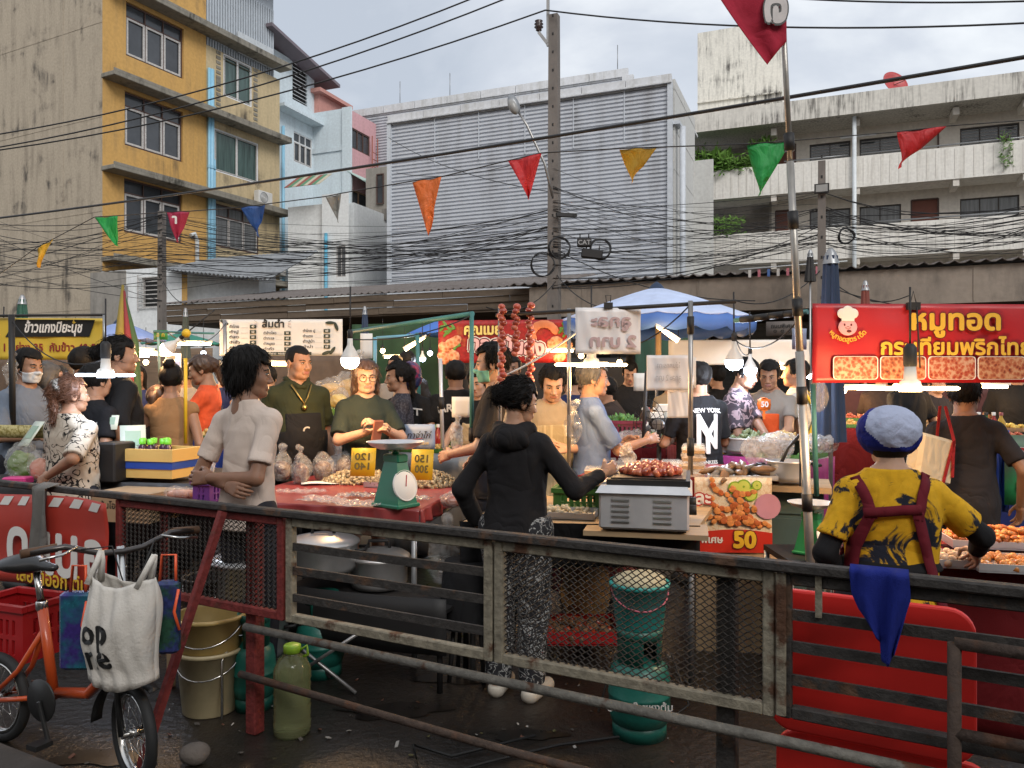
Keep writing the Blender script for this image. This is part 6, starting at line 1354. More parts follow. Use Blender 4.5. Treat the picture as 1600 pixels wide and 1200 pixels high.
k = MB(); k.grid(lambda u, v: ((u-.5)*.75, -.005*math.sin(u*30), -v*.09), 20, 2); o = ob('lace_cloth', k, foodprint('yellow_lace', [(.30, .24, .08), (.55, .48, .22), (.25, .2, .05)], 60), None, tuple(P(20, 664, 5.4)), R(-10)); solid(o, .003); tag(o, 'yellow patterned cloth edge of the counter by the masked woman', 'cloth')
# ------------------------------------------------------------------ banners and stalls over the aisle
YVIN = mat('yellow_vinyl', (.60, .42, .05), .45, var=.08, vs=3); WVIN = mat('white_vinyl', (.66, .65, .62), .45, var=.05, vs=3); RVIN = mat('scarlet_vinyl', (.40, .018, .024), .4, var=.08, vs=2.5, spec=.45); SHV = mat('shrimp_vinyl', (.30, .015, .015), .42, var=.35, vs=5, col2=(.46, .16, .03), thr=(.58, .80))
MAR = mat('maroon_print', (.22, .01, .02), .5, var=0); ORP = mat('orange_print', (.75, .28, .03), .5, var=.05)
t, w, h = plate('banner', 'yellow rice and curry banner with white letters on a black slanted band', 'banner', -60, 497, 160, 562, 7.0, YVIN, R(3), .010, seed=1)
k = MB(); k.add([(w*-.10-.1, -.012, h*.04), (w*.40, -.012, h*.06), (w*.44, -.012, h*.46), (w*-.06-.06, -.012, h*.46)], [(0, 1, 2, 3)]); ob('black_band', k, BLKP, t)
ptext(t, 'ข้าวแกงปิยะนุช', h*.34, w*.15, h*.26, [WHT], bold=.03, width=w*.40, shear=.2); ptext(t, 'ราดข้าว 1 อย่าง 35  กับข้าว 40-50', h*.26, w*.03, -h*.22, [MAR], bold=.025, width=w*.9)
t, w, h = plate('banner', 'white papaya salad menu banner with three columns of prices', 'banner', 342, 499, 536, 556, 9.0, WVIN, R(-2), .008, seed=3)
ptext(t, 'ส้มตำ', h*.27, -w*.06, h*.36, [BLKP, REDP], bold=.03, width=w*.18)
for a_ in (-.19, .06):
    for j in (-1, 0, 1): k = MB(); k.bar((w*a_, -.013, h*(.37+.05*j)), (w*(a_+(.025 if a_ > 0 else -.025)), -.013, h*(.37+.10*j)), .006, .002); ob('dash_mark', k, REDP if j == 0 else BLKP, t)
items = (('ตำไทย', 'ตำปู', 'ตำลาว', 'ตำซั่ว', 'ตำไข่เค็ม'), ('ตำข้าวโพด', 'ตำทะเล', 'ตำหมูยอ', 'ตำถั่ว'), ('ตำไทย ปู', 'ตำแตง', 'ตำปูม้า', 'ตำป่า'))
for c_, (x0, zs) in enumerate(((-.42, .30), (-.14, .12), (.18, .18))):
    for r_, s_ in enumerate(items[c_]):
        z = h*(zs-.145*r_); text(s_, h*.10, TR((w*x0, -.013, z)), [BLKP], t, bold=.02, align='LEFT', width=w*(.05+.006*len(s_))); k = MB(); k.bar((w*(x0+.10), -.013, z-h*.03), (w*(x0+.155), -.013, z-h*.03), .004, .001); ob('dotted_line', k, BLKP, t)
        k = MB(); k.box((w*(x0+.195), -.012, z), (w*.052, .004, h*.10), 0, bev=.012); ob('price_pill', k, mat('dark_green_print', (.02, .035, .025), .5), t); text('%d' % (40+10*((r_+c_) % 3)), h*.08, TR((w*(x0+.195), -.0155, z)), [WHT], t, bold=.02)
k = MB(); k.box((-.0, -.011, -h*.44), (w*.5, .002, h*.09)); ob('footer_strip', k, MATS['dark_green_print'], t); text('ตำถาด  ครบรส  แซ่บ', h*.08, TR((0, -.014, -h*.44)), [WHT], t, bold=.01)
for x, z, a_ in ((.40, .40, 0), (.45, .30, 1.2), (.42, -.36, 2.2), (.37, -.42, 2.8), (-.46, .42, .5)): k = MB(); k.ball((w*x, -.012, h*z), (.055, .001, .02), 10, 6, 0, Euler((0, a_, 0)).to_matrix()); ob('leaf_print', k, MATS['dark_green_print'], t)
t, w, h = plate('banner', 'red fried shrimp cake banner with fat outlined letters and food photos', 'banner', 684, 500, 891, 567, 9.2, SHV, R(-5), .006, seed=4)
ptext(t, 'คุณเมย์', h*.34, -w*.16, h*.27, [mat('pale_yellow_print', (.75, .60, .18), .5), MATS['dark_red_print'], WHT], bold=.04, outline=.10, width=w*.30)
ptext(t, 'ทอดมันกุ้ง', h*.46, w*.02, -h*.12, [mat('pink_white_print', (.75, .45, .45), .5), MATS['dark_red_print'], WHT], bold=.05, outline=.11, ol2=.16, width=w*.60, ry=R(4)); ptext(t, 'สด', h*.20, w*.20, -h*.36, [BLKP, WHT], bold=.03, outline=.08)
rng = random.Random(4)
for cx_, n in ((-.42, 9), (.42, 9)):
    for j in range(n): k = MB(); k.ball((w*(cx_+rng.uniform(-.06, .06)), -.006, h*rng.uniform(-.42, .10)), (.085, .012, .06), 10, 6, 0, Euler((0, rng.uniform(0, 3), 0)).to_matrix()); ob('shrimp_cake_print', k, SHRP, t)
for j in range(8): k = MB(); a_ = .5+j*.42; k.ball((w*.30+.14*math.cos(a_), -.012, h*.16+.12*math.sin(a_)), (.05, .006, .065), 10, 6, 0, Euler((0, -a_, 0)).to_matrix()); ob('curled_shrimp_print', k, mat('shrimp_orange_print', (.62, .20, .08), .5, var=.2), t)
for x, z in ((-.46, .36), (-.40, .30), (-.43, .24), (.44, .30), (.47, .22), (-.36, -.1)): k = MB(); [k.ball((w*x+.02*q, -.009, h*z+.03*q), (.05, .004, .016), 8, 5, 0, Euler((0, q*.9, 0)).to_matrix()) for q in (-1, 0, 1)]; ob('herb_print', k, mat('herb_green_print', (.10, .24, .04), .5), t)
t, w, h = plate('banner', 'big red garlic pork banner with yellow letters and four meat photos', 'banner', 1266, 475, 1730, 598, 4.15, RVIN, R(2), .010, 50, 16, seed=6)
sc_ = 4.15/F; bx0 = lambda px: (px-(1266+1730)/2)*sc_; bz0 = lambda py: -(py-(475+598)/2)*sc_
YB = mat('golden_print', (.70, .42, .04), .45, var=.05); DRP = MATS['dark_red_print']
ptext(t, 'หมูทอด', .150, bx0(1491), bz0(502), [YB, DRP], bold=.035, outline=.07, width=.50); ptext(t, 'กระเทียมพริกไทย', .115, bx0(1492), bz0(544), [YB, DRP], bold=.03, outline=.06, width=.83)
for j, (a_, b_) in enumerate(((1297, 1368), (1371, 1444), (1447, 1523), (1526, 1602), (1606, 1680))):
    x0_, x1_, z0_, z1_ = bx0(a_), bx0(b_), bz0(593), bz0(557); k = MB(); r_ = .018; poly = []
    for cx_, cz_, q0 in ((x1_-r_, z1_-r_, 0), (x0_+r_, z1_-r_, 90), (x0_+r_, z0_+r_, 180), (x1_-r_, z0_+r_, 270)): poly += [(cx_+r_*math.cos(R(q0+30*q)), -.013, cz_+r_*math.sin(R(q0+30*q))) for q in range(4)]
    k.prism(poly, (0, .002, 0)); f_ = ob('photo_frame', k, WHT, t); c_ = Vector(((x0_+x1_)/2, -.0145, (z0_+z1_)/2)); k = MB(); k.prism([c_+(Vector((p_[0], -.0145, p_[2]))-c_)*.955 for p_ in poly], (0, .001, 0)); ob('meat_photo', k, MEAT if j % 2 else foodprint('red_pork_print', [(.10, .012, .008), (.30, .04, .02), (.40, .11, .05), (.50, .30, .2)], 50), f_)
hx, hz_ = bx0(1320), bz0(506)
PKF = mat('pink_pig_print', (.70, .34, .36), .5); 
k = MB(); k.ball((hx, -.013, hz_-.02), (.052, .003, .045), 18, 8); ob('pig_face', k, PKF, t); k = MB(); [k.ball((hx+a_, -.014, hz_+b_), (.030, .003, .028), 14, 7) for a_, b_ in ((-.028, .052), (.0, .066), (.028, .052), (0, .038))]; k.box((hx, -.0145, hz_+.026), (.07, .005, .03), bev=.002); ob('chef_hat', k, WHT, t)
k = MB(); [k.ball((hx+s_*.018, -.0165, hz_-.008), (.005, .002, .007), 8, 5) for s_ in (-1, 1)]; k.ball((hx+.006, -.0165, hz_-.042), (.014, .002, .008), 10, 5); k.tube([(hx-.016, -.0165, hz_-.024), (hx, -.0165, hz_-.017), (hx+.016, -.0165, hz_-.024), (hx, -.0165, hz_-.031)], .0015, 4, closed=True); ob('pig_features', k, DRP, t)
for j, s_ in enumerate(('ห', 'มู', 'ท', 'อ', 'ด', 'สู', 'ต', 'ร', 'เ', 'ด็', 'ด')): a_ = R(222+9.6*j); text(s_, .036, TR((hx+.118*math.cos(a_), -.014, hz_+.03+.118*math.sin(a_)), 0, 0, -(a_-R(270))), [YB], t, bold=.02)
k = MB(); k.box((bx0(1423), -.016, bz0(479)), (.07, .02, .04)); k.tube([(bx0(1423)-.015, -.016, bz0(479)+.02), (bx0(1423), -.016, bz0(479)+.08), (bx0(1423)+.015, -.016, bz0(479)+.02)], .003, 5); k.tube([(bx0(1423), -.05, bz0(482)), (bx0(1423), -.08, bz0(575))], .004, 6); ob('clip', k, DRK, t)
t, w, h = plate('paper_sign', 'small pale blue handwritten sign clipped to the steel counter', 'sign', 632, 663, 680, 702, 6.0, mat('pale_blue_card', (.30, .38, .52), .5, var=.15), R(-4), .002, 6, 4); ptext(t, 'ทาจ่าไก่', h*.34, -.01, h*.05, [BLKP], bold=.01, shear=.3); ptext(t, 'อร่อย', h*.16, .04, -h*.25, [YPR], bold=.01); k = MB(); k.tube([(-w*.3, -.012, -h*.12), (w*.1, -.012, -h*.05)], .003, 5); ob('underline', k, REDP, t)
t, w, h = plate('poster', 'hanging product sheet with printed pictures beside the floodlight', 'poster', 260, 552, 282, 592, 6.4, WSH, R(14), .003, 4, 4); 
for x, z, ww_, hh_, m in ((-.02, .07, .07, .03, BLKP), (.02, .02, .06, .04, mat('blue_print', (.04, .10, .35), .5)), (-.01, -.05, .08, .07, SHRP)): k = MB(); k.box((x, -.010, z), (ww_, .002, hh_)); ob('printed_picture', k, m, t)
t, w, h = plate('sign', 'orange scalloped price sign reading fifty over the fish pans', 'sign', 1184, 624, 1204, 640, 6.3, mat('orange_card', (.75, .16, .02), .5), 0, .0005, 2, 2); ptext(t, '50', h*.75, 0, 0, [WHT], bold=.03); k = MB(); k.lathe([(0, 0), (.058, 0), (.055, .004)], 12, (0, .003, 0), 0, Euler((R(90), 0, 0)).to_matrix()); k.bar((0, .004, -.05), (0, .004, -.12), .02, .004); ob('scallop', k, MATS['orange_card'], t)
t, w, h = plate('sign', 'small green placard at the top of the thin rack', 'sign', 240, 516, 262, 531, 7.6, mat('green_placard', (.04, .24, .06), .5), 0, .0005, 2, 2); ptext(t, 'อ', h*.6, -.02, 0, [YPR], bold=.02); ptext(t, 'ก', h*.6, .03, 0, [YPR], bold=.02)
t, w, h = plate('sign', 'grey shop sign with faint letters under the concrete fascia', 'sign', 1200, 502, 1245, 524, 13.6, mat('grey_sign_board', (.14, .12, .11), .7), -R(22), .001, 2, 2); ptext(t, 'ถนนพิเศษ', h*.4, 0, h*.15, [BLKP], width=w*.7); [ptext(t, 'O', h*.3, q*.12, -h*.22, [BLKP], bold=.04) for q in (-1, 0, 1)]
t, w, h = plate('canopy_sheet', 'long pale stall fascia sheet behind the cool bulbs', 'awning', 1046, 531, 1262, 570, 8.6, WVIN, R(-4), .012); 
plate('paper_sign', 'white sheet taped to the teal painted post', 'sign', 706, 620, 737, 652, 5.7, PAPER, 0, .002, 4, 4); plate('paper_sign', 'pale notice clipped under the blue umbrella at dark shutter', 'sign', 990, 583, 1009, 611, 7.4, PAPER, 0, .002, 3, 3); plate('paper_sign', 'narrow white notice by the green stall', 'sign', 563, 521, 582, 560, 7.2, PAPER, 0, .003, 3, 3); plate('paper_sign', 'bluish notice hung beside the flag pole', 'sign', 1236, 513, 1262, 546, 4.4, mat('pale_blue_card', (.3, .38, .52)), R(20), .003, 3, 3)
t, w, h = plate('sign', 'green and red stall board with white curly letters at the street end', 'sign', 1574, 680, 1640, 790, 5.4, mat('green_gradient_board', (.10, .10, .09), .5, var=.2, vs=1.5, col2=(.02, .20, .06), thr=(.4, .6)), R(-12), .001, 4, 4); ptext(t, 'อ', h*.26, -w*.15, h*.25, [REDP, WHT], bold=.03, outline=.06); ptext(t, 'อ', h*.24, -w*.15, -h*.22, [REDP, WHT], bold=.03, outline=.06)
plate('cloth_drape', 'light blue stall drape beside the green board', 'cloth', 1552, 672, 1576, 800, 5.5, BLUEP, R(-5), .03)
# umbrellas
UBL = mat('blue_umbrella_cloth', (.055, .16, .52), .6, var=.12, vs=3, bump=.1); UBL2 = mat('pale_blue_umbrella', (.24, .32, .58), .6, var=.12); UGR = mat('green_umbrella_cloth', (.03, .22, .15), .6, var=.12); UNV = mat('navy_umbrella_cloth', (.014, .032, .075), .65, var=.2, vs=12)
def umbrella(label, px, apy, rpy, wpx, d, m, n=16, val=True, pole_m=GALV):
    ap = P(px, apy, d); r = wpx/2/F*d; rim = P(px, rpy, d).z; hh = ap.z-rim; t = thing('umbrella', label, 'umbrella', (ap.x, ap.y, 0), 0); k = MB()
    def fn(u, v): a = u*2*PI; q = v; rr = r*q*(1-.035*abs(math.sin(a*n/2))*q); return (rr*math.cos(a), rr*math.sin(a), ap.z-hh*(q**1.18)-.02*abs(math.sin(a*n/2))*q)
    k.grid(fn, n*4, 8); o = ob('canopy', k, m, t); solid(o, .004)
    if val: k = MB(); k.grid(lambda u, v: (lambda p: (p[0]*(1-.012*v), p[1]*(1-.012*v), p[2]-.005-.14*v-.03*v*abs(math.sin(u*n*PI))))(fn(u, 1.0)), n*4, 2); o = ob('valance', k, mat('umbrella_valance', (.06, .15, .44), .6, var=.1), t); solid(o, .003)
    k = MB(); k.lathe([(.10, ap.z-.02), (.06, ap.z+.03), (.02, ap.z+.06), (0, ap.z+.07)], 12); ob('finial', k, UNV, t); k = MB(); k.cyl((0, 0, 0), (0, 0, ap.z), .02, n=10); ob('pole', k, pole_m, t)
    for j in range(n): a = 2*PI*j/n; k = MB(); k.bar((0, 0, ap.z-.05), (r*.97*math.cos(a), r*.97*math.sin(a), rim-.005), .012, .012); ob('rib', k, WOOD, t)
    return t
umbrella('wide blue market umbrella over the seafood counter', 1026, 449, 500, 300, 9.2, mat('blue_cloth_painted_sunlit', (.46, .54, .74), .55, var=.2, vs=3), 18)  # canopy colour is paled to hold the sunlight falling on it
umbrella('purple blue umbrella edge behind the shrimp banner', 690, 500, 522, 110, 11.5, UBL, 12, False); umbrella('green umbrella behind the papaya salad menu', 285, 520, 537, 120, 11, UGR, 12, False); umbrella('lilac blue umbrella behind the tall man in black', 190, 503, 530, 130, 10, UBL2, 12, False)
def furled(label, px, y0, y1, d, wpx, m):
    a, b = P(px, y1, d), P(px, y0, d); w = wpx/F*d/2; t = thing('furled_umbrella', label, 'umbrella', (a.x, a.y, 0), 0); L = b.z-a.z
    k = MB(); k.grid(lambda u, v: (lambda q: (q*math.cos(u*2*PI), q*math.sin(u*2*PI), a.z+L*v))((w*(1-.55*v)*(1+.16*math.sin(u*2*PI*7)))*(.93 if .55 < v < .62 else 1)), 56, 10); ob('cloth', k, m, t); k = MB(); k.cyl((0, 0, 0), (0, 0, b.z+.06), .016, n=8); ob('pole', k, GALV, t)
    k = MB(); k.lathe([(w*.62, b.z-.06), (w*.4, b.z+.02), (.02, b.z+.05)], 12); ob('cap', k, GMET, t); return t
furled('furled steel blue umbrella standing in front of the concrete fascia', 1298, 400, 690, 5.6, 42, UNV); furled('furled rusty red umbrella top above the pork banner', 1352, 446, 560, 9, 20, mat('rust_red_cloth', (.16, .04, .03), .7)); furled('small furled navy umbrella behind the teal bar', 570, 485, 540, 11, 14, UNV); furled('furled dark green umbrella above the yellow banner', 35, 468, 540, 9.5, 22, mat('bottle_green_cloth', (.012, .07, .05), .7)); furled('furled grey green umbrella beside the wooden eaves', 290, 488, 560, 10.5, 14, mat('grey_green_cloth', (.05, .06, .045), .7)); furled('dark furled umbrella hanging off the rail near the pole', 1266, 396, 440, 12, 16, DRK)
t = thing('flag_roll', 'tall rolled yellow red and green feather flag behind the man in black', 'flag', tuple(P(193, 0, 6.6).xy)+(0,), 0); a = P(193, 445, 6.6).z
for j, (x, m) in enumerate(((-.03, mat('flag_yellow', (.22, .17, .03), .7)), (.025, mat('flag_red', (.20, .025, .03), .7)), (.055, mat('flag_green', (.04, .09, .03), .7)), (.04, DRK))): k = MB(); k.tube([(x*.2, .0, a-.05*j), (x+.01*j, .02*j, a-.5), (x*1.4+.02, .02*j, a-.95), (x*1.6+.03, .0, 1.05)], [.01, .05-.008*j, .055-.008*j, .03], 8); ob('flag_fold', k, m, t)
k = MB(); k.cyl((0, .05, 0), (0, .05, a), .012); ob('pole', k, GALV, t)
# teal frame over the seafood stall, other poles
pole('teal painted upright beside the masked man', P(737, 700, 5.6), P(737, 487, 5.6), .016, TEALP, joints=(.1,)); pole('teal painted bar sloping down toward the warm bulb', P(739, 490, 5.6), P(545, 519, 6.6), .018, TEALP, 'bar', 'bar'); pole('chrome stall post in front of the black shirts', P(692, 715, 6.4), P(688, 560, 6.4), .016, STEEL, joints=(.55,)); pole('teal upright deep in the green stall', P(655, 640, 8.5), P(652, 520, 8.5), .022, TEALP); pole('pale blue bar crossing the green stall', P(588, 528, 8.5), P(652, 524, 8.5), .018, mat('pale_blue_pipe', (.14, .34, .45), .5), 'bar', 'bar'); pole('pale blue upright beside the white notice', P(586, 600, 8.3), P(586, 527, 8.3), .02, mat('pale_blue_pipe', (.14, .34, .45), .5)); pole('yellow taped post in front of the green tray stall', P(290, 693, 6.0), P(290, 560, 6.0), .013, mat('yellow_tape', (.70, .45, .02), .5)); pole('grey post carrying the papaya salad menu', P(353, 640, 8.9), P(351, 500, 8.9), .022, GALV); pole('dark square post at the yellow rice banner', P(20, 690, 5.8), P(18, 492, 5.8), .022, DRK); pole('steel post at the end of the yellow rice banner', P(163, 560, 6.9), P(163, 492, 6.9), .014, GMET); pole('dark rail carrying the yellow rice banner', P(-70, 494, 6.95), P(165, 492, 6.95), .012, DRK, 'bar', 'bar'); pole('thin green rack pole behind the floodlight', P(250, 600, 7.6), P(247, 520, 7.6), .012, mat('pale_green_pipe', (.3, .45, .38), .5)); pole('thin green rack bar behind the floodlight', P(240, 518, 7.6), P(335, 521, 7.6), .010, TEALP, 'bar', 'bar')
pole('teal rod standing beside the flag pole', P(1276, 775, 4.3), P(1270, 600, 4.3), .014, TEALP); pole('teal bar wrapped with black wire reaching the flag pole', P(1148, 501, 4.6), P(1262, 487, 4.25), .014, TEALP, 'bar', 'bar', joints=(.2, .4, .6, .8)); pole('dark post with a mounted fan behind the white sheets', P(1005, 700, 6.0), P(1010, 580, 6.0), .014, DRK); pole('tan wooden prop of the blue umbrella', P(1029, 600, 8.6), P(1029, 490, 8.6), .03, mat('tan_wood', (.40, .26, .12), .6))
fan = thing('standing_fan', 'black caged fan standing behind the clear food boxes', 'fan', tuple(P(1022, 662, 6.1)), R(-60)); k = MB()
for r_ in (.05, .10, .15, .19): k.tube([(r_*math.cos(a), -.05-.02*(1-r_/.2), r_*math.sin(a)) for a in np.linspace(0, 2*PI, 25)[:-1]], .003, 5, closed=True)
for j in range(14): a = 2*PI*j/14; k.cyl((.03*math.cos(a), -.07, .03*math.sin(a)), (.19*math.cos(a), -.05, .19*math.sin(a)), .002, n=4)
ob('cage', k, DRK, fan)['kind'] = 'stuff'; k = MB(); k.cyl((0, -.02, 0), (0, .14, 0), .045); k.cyl((0, .05, -.03), (0, .05, -1.05), .018); ob('motor', k, DRK, fan)
for j in range(3): k = MB(); a = 2*PI*j/3; k.ball((.09*math.cos(a), -.035, .09*math.sin(a)), (.075, .006, .045), 10, 6, 0, Euler((R(0), -a, 0)).to_matrix()); ob('blade', k, GMET, fan)
# ---- aisle stalls: counters with trays and heaps
COLF = {'orange curry': [(.48, .18, .03), (.40, .10, .02)], 'green herbs': [(.06, .16, .03), (.10, .24, .05)], 'white coconut sweets': [(.62, .58, .50)], 'fried snacks': [(.50, .30, .08), (.58, .40, .14)], 'red sausages': [(.42, .07, .03), (.50, .14, .06)], 'brown noodles': [(.30, .17, .07), (.38, .24, .1)], 'yellow sweets': [(.65, .45, .08)], 'pink fruit': [(.52, .08, .14), (.6, .25, .25)]}
FM = {k_: [mat('%s %d' % (k_, i), c_, .5, var=.3, vs=20) for i, c_ in enumerate(v)] for k_, v in COLF.items()}
LEAFT = mat('banana_leaf', (.05, .15, .03), .5, var=.3)
def stall(desc, px0, px1, d0, d1, top, skirtm, rows, z=1.0, foods=(), seed=1, deep=.75, skirt_z=.15):
    a, b = P(px0, 0, d0), P(px1, 0, d1); dv = Vector((b.x-a.x, b.y-a.y, 0)); L = dv.length; dv.normalize(); nv = Vector((-dv.y, dv.x, 0)); a = Vector((a.x, a.y, 0)); b = a+dv*L
    table('%s counter' % desc if False else desc, [a, b, b+nv*deep, a+nv*deep], z, top, skirt=(0, 1, 3), skirt_z=skirt_z, skm=skirtm); rz = math.atan2(dv.y, dv.x); rng = random.Random(seed)
    n = max(1, int(L/.40)); dk = deep/rows
    for r_ in range(rows):
        for i in range(n):
            f_ = foods[(i+r_*2+seed) % len(foods)]; c = a+dv*((i+.5)*L/n)+nv*((r_+.5)*dk)
            tray('%s tray of %s, %s row %s on the %s' % (('first', 'second', 'third', 'fourth', 'fifth', 'sixth', 'seventh', 'eighth')[i % 8], f_, ('front', 'middle', 'rear')[r_ % 3], 'along' if n > 1 else 'alone', desc.split(' with')[0]), (c.x, c.y, z+.004+.05*r_), L/n*.9, dk*.86, (STEEL, LEAFT, WOOD)[(i+seed) % 3 if desc.find('leaf') < 0 else 1], FM[f_], rz+rng.uniform(-.06, .06), n=55, sz=.020, h=.05, seed=seed+i)
stall('leaf lined sweets counter with blue cloth', 205, 335, 6.9, 6.4, WOOD, mat('royal_blue_cloth', (.012, .035, .22), .7, var=.2), 3, 1.08, ('white coconut sweets', 'orange curry', 'green herbs', 'fried snacks'), 2, .8, .6)
stall('fried snack counter with grey front', 375, 545, 7.3, 7.0, STEEL, GMET, 2, 1.05, ('fried snacks', 'pink fruit', 'orange curry', 'yellow sweets'), 3, .7)
stall('steel cooking counter with dark front', 600, 785, 6.5, 6.1, STEEL, GMET, 2, .98, ('brown noodles', 'fried snacks', 'red sausages'), 4, .6)
stall('salad counter with maroon front', 900, 1040, 7.0, 6.7, WOOD, CLOTHR, 2, 1.05, ('green herbs', 'pink fruit', 'white coconut sweets'), 5, .6)
stall('fish pan counter with purple cloth', 1095, 1262, 6.3, 5.7, STEEL, mat('magenta_cloth', (.26, .02, .13), .7, var=.15), 1, .98, ('brown noodles', 'green herbs'), 6, .5, .3)
stall('curry rice counter with dark sheet', -80, 130, 7.6, 7.2, STEEL, DRK, 2, 1.1, ('orange curry', 'green herbs', 'brown noodles', 'red sausages'), 7, .7)
stall('street end snack counter with blue cloth', 1490, 1720, 6.4, 5.8, STEEL, NAVY, 2, 1.1, ('fried snacks', 'yellow sweets', 'red sausages'), 8, .6)
stall('drinks counter with white front', 130, 345, 9.9, 9.3, PAPER, WVIN, 2, 1.05, ('pink fruit', 'yellow sweets', 'fried snacks'), 9, .7)
stall('green stall counter with lime front', 545, 720, 10.2, 9.6, STEEL, mat('lime_front', (.16, .36, .05), .6, var=.15), 1, 1.05, ('green herbs', 'white coconut sweets'), 10, .7)
stall('fritter counter with red front', 740, 1000, 9.3, 8.9, STEEL, CLOTHR, 2, 1.05, ('fried snacks', 'orange curry', 'red sausages'), 11, .7)
stall('rice box counter with white front', 1050, 1260, 8.2, 7.8, PAPER, WVIN, 2, 1.08, ('white coconut sweets', 'brown noodles', 'orange curry'), 12, .6)
stall('meat counter with dark red front', 1290, 1480, 7.6, 7.2, STEEL, CLOTHR, 2, 1.12, ('red sausages', 'fried snacks', 'brown noodles'), 13, .6)
for i, (px, d, r, m, lab) in enumerate(((1120, 6.35, .20, STEEL, 'wide steel pan of stew under the larger cool bulb'), (1170, 6.2, .21, STEEL, 'wide steel pan of fish under the smaller cool bulb'), (1225, 6.0, .16, mat('dark_wok', (.03, .03, .03), .4, .6), 'dark wok beside the flag pole'))): p = P(px, 0, d); pot(lab, (p.x, p.y, 1.0+.004), r, .12, m, False, content=FM['brown noodles'][0]); pile('food_heap', 'heap of %s in the %s' % (('mussels', 'grey fish', 'fritters')[i], lab.split(' of')[0].split(' beside')[0]), 'food', (p.x, p.y, 1.085), r*.85, r*.85, .07, 60, .03, [FISH, [mat('mussel_green', (.14, .17, .08), .4, var=.4)], FM['fried snacks']][i], shape=(1.3, .7, .5), seed=i)
for i, (px, py, d, r, m, lab) in enumerate(((1195, 640, 6.1, .09, mat('orange_jug', (.65, .12, .06), .4), 'orange red plastic jug behind the patterned shirt'),)):
    p = P(1120, 640, 6.6); k = MB(); k.lathe([(0, 0), (.09, 0), (.11, .30), (.115, .31), (.10, .30), (.08, .02)], 18); tag(ob('jug', k, m, None, (p.x, p.y, 1.02)), lab, 'jug')
p = P(970, 690, 6.4); crate('basket', 'wine red plastic basket packed with vegetables behind the old man', (p.x, p.y, 1.07), R(-10), .40, .26, .17, mat('wine_plastic', (.20, .02, .06), .4), 'basket'); pile('vegetable_heap', 'heap of leafy greens filling the wine red basket', 'vegetables', (p.x, p.y, 1.20), .17, .11, .07, 90, .03, FM['green herbs'], 'leaf_piece', shape=(1.6, .6, .3), seed=4)
for i, (px, py, d, r, lab, inn) in enumerate(((515, 605, 6.5, (.12, .09, .10), 'tilted clear bag of golden snacks above the apron man', 'fried snacks'), (545, 600, 6.6, (.12, .1, .13), 'bulging clear bag of crisps beside the woman with glasses', 'fried snacks'), (530, 622, 6.4, (.1, .08, .09), 'lower clear bag of crisps by the woman with glasses', 'yellow sweets'), (1215, 690, 5.9, (.14, .12, .09), 'loose white bags piled beside the purple cloth', None), (985, 683, 6.2, (.13, .1, .07), 'cream covered bundle behind the clear food boxes', None), (1285, 690, 5.6, (.12, .1, .08), 'white bags heaped behind the furled umbrella', None), (1558, 690, 5.9, (.13, .1, .06), 'clear bag of fruit on the street end counter', 'white coconut sweets'))):
    p = P(px, py, d); blob('snack_bag' if inn else 'plastic_bag', lab, 'bag', (p.x, p.y, p.z-r[2]), r, BAGC if inn else BAGW, 60+i, .018, h=.014, sc=2, inner=FM[inn][0] if inn else None)
for i in range(14):
    px = 432+i*9; p = P(px, 0, 8.0+.1*(i % 3)); t = thing('drink_cup', 'clear cup of red or green juice in a row behind the green shirted man', 'cup', (p.x, p.y, 1.22+.1*(i % 2)), 0, 'cups of juice behind the snack counter'); k = MB(); k.lathe([(0, 0), (.032, 0), (.042, .11), (.040, .11)], 12); ob('cup', k, [mat('red_juice', (.42, .04, .05), .2), mat('green_juice', (.15, .30, .05), .2), mat('pale_juice', (.55, .42, .25), .2)][i % 3], t); k = MB(); k.lathe([(.044, .11), (.036, .135), (0, .138)], 12); ob('lid', k, LID, t)
jj = P(485, 0, 8.1); k = MB(); k.box((0, 0, 0), (.9, .3, .03)); k.box((-.40, .1, -.6), (.03, .03, 1.2)); k.box((.40, .1, -.6), (.03, .03, 1.2)); tag(ob('cup_shelf', k, GMET, None, (jj.x, jj.y, 1.20)), 'steel shelf holding the cups of juice', 'shelf')
# lamps deeper in the market
for i, (px, py, d, L, rz, cool, ti) in enumerate(((30, 549, 8.0, .4, .2, False, .1), (75, 545, 7.8, .45, -.2, False, 0), (95, 553, 8.4, .35, .3, True, .1), (207, 547, 8.5, .45, -.1, False, -.05), (235, 552, 8.0, .35, -.1, False, -.1), (213, 556, 9.4, .3, 0, True, 0), (300, 537, 8.6, .4, .1, False, 0), (440, 569, 7.6, .5, .1, False, 0), (405, 568, 7.8, .3, -.1, False, 0), (648, 537, 8.9, .22, .2, False, .6), (620, 558, 9.5, .3, 0, False, 0), (1043, 522, 8.0, .22, .2, False, -.6), (1200, 574, 7.2, .55, -.1, False, -.03), (1243, 580, 7.4, .3, .1, True, -.4), (875, 548, 8.9, .3, 0, False, 0), (1345, 606, 7.0, .4, 0, False, 0), (1530, 604, 6.9, .5, 0, False, 0))):
    tubel('%s strip lamp %s' % ('cool white' if cool else 'warm', ('at the far end of the rice stall', 'inside the rice curry stall', 'above the rice counter', 'over the tall man in black', 'beside the rolled flag', 'low behind the rolled flag', 'over the girl in orange', 'above the juice cups', 'behind the beige shirted man', 'high in the green stall', 'low in the green stall', 'under the blue umbrella', 'above the orange apron man', 'beside the yellow strapped man', 'under the shrimp banner', 'behind the blue cap', 'at the street end stall')[i]), px, py, d, L, rz, cool, 8, ti)
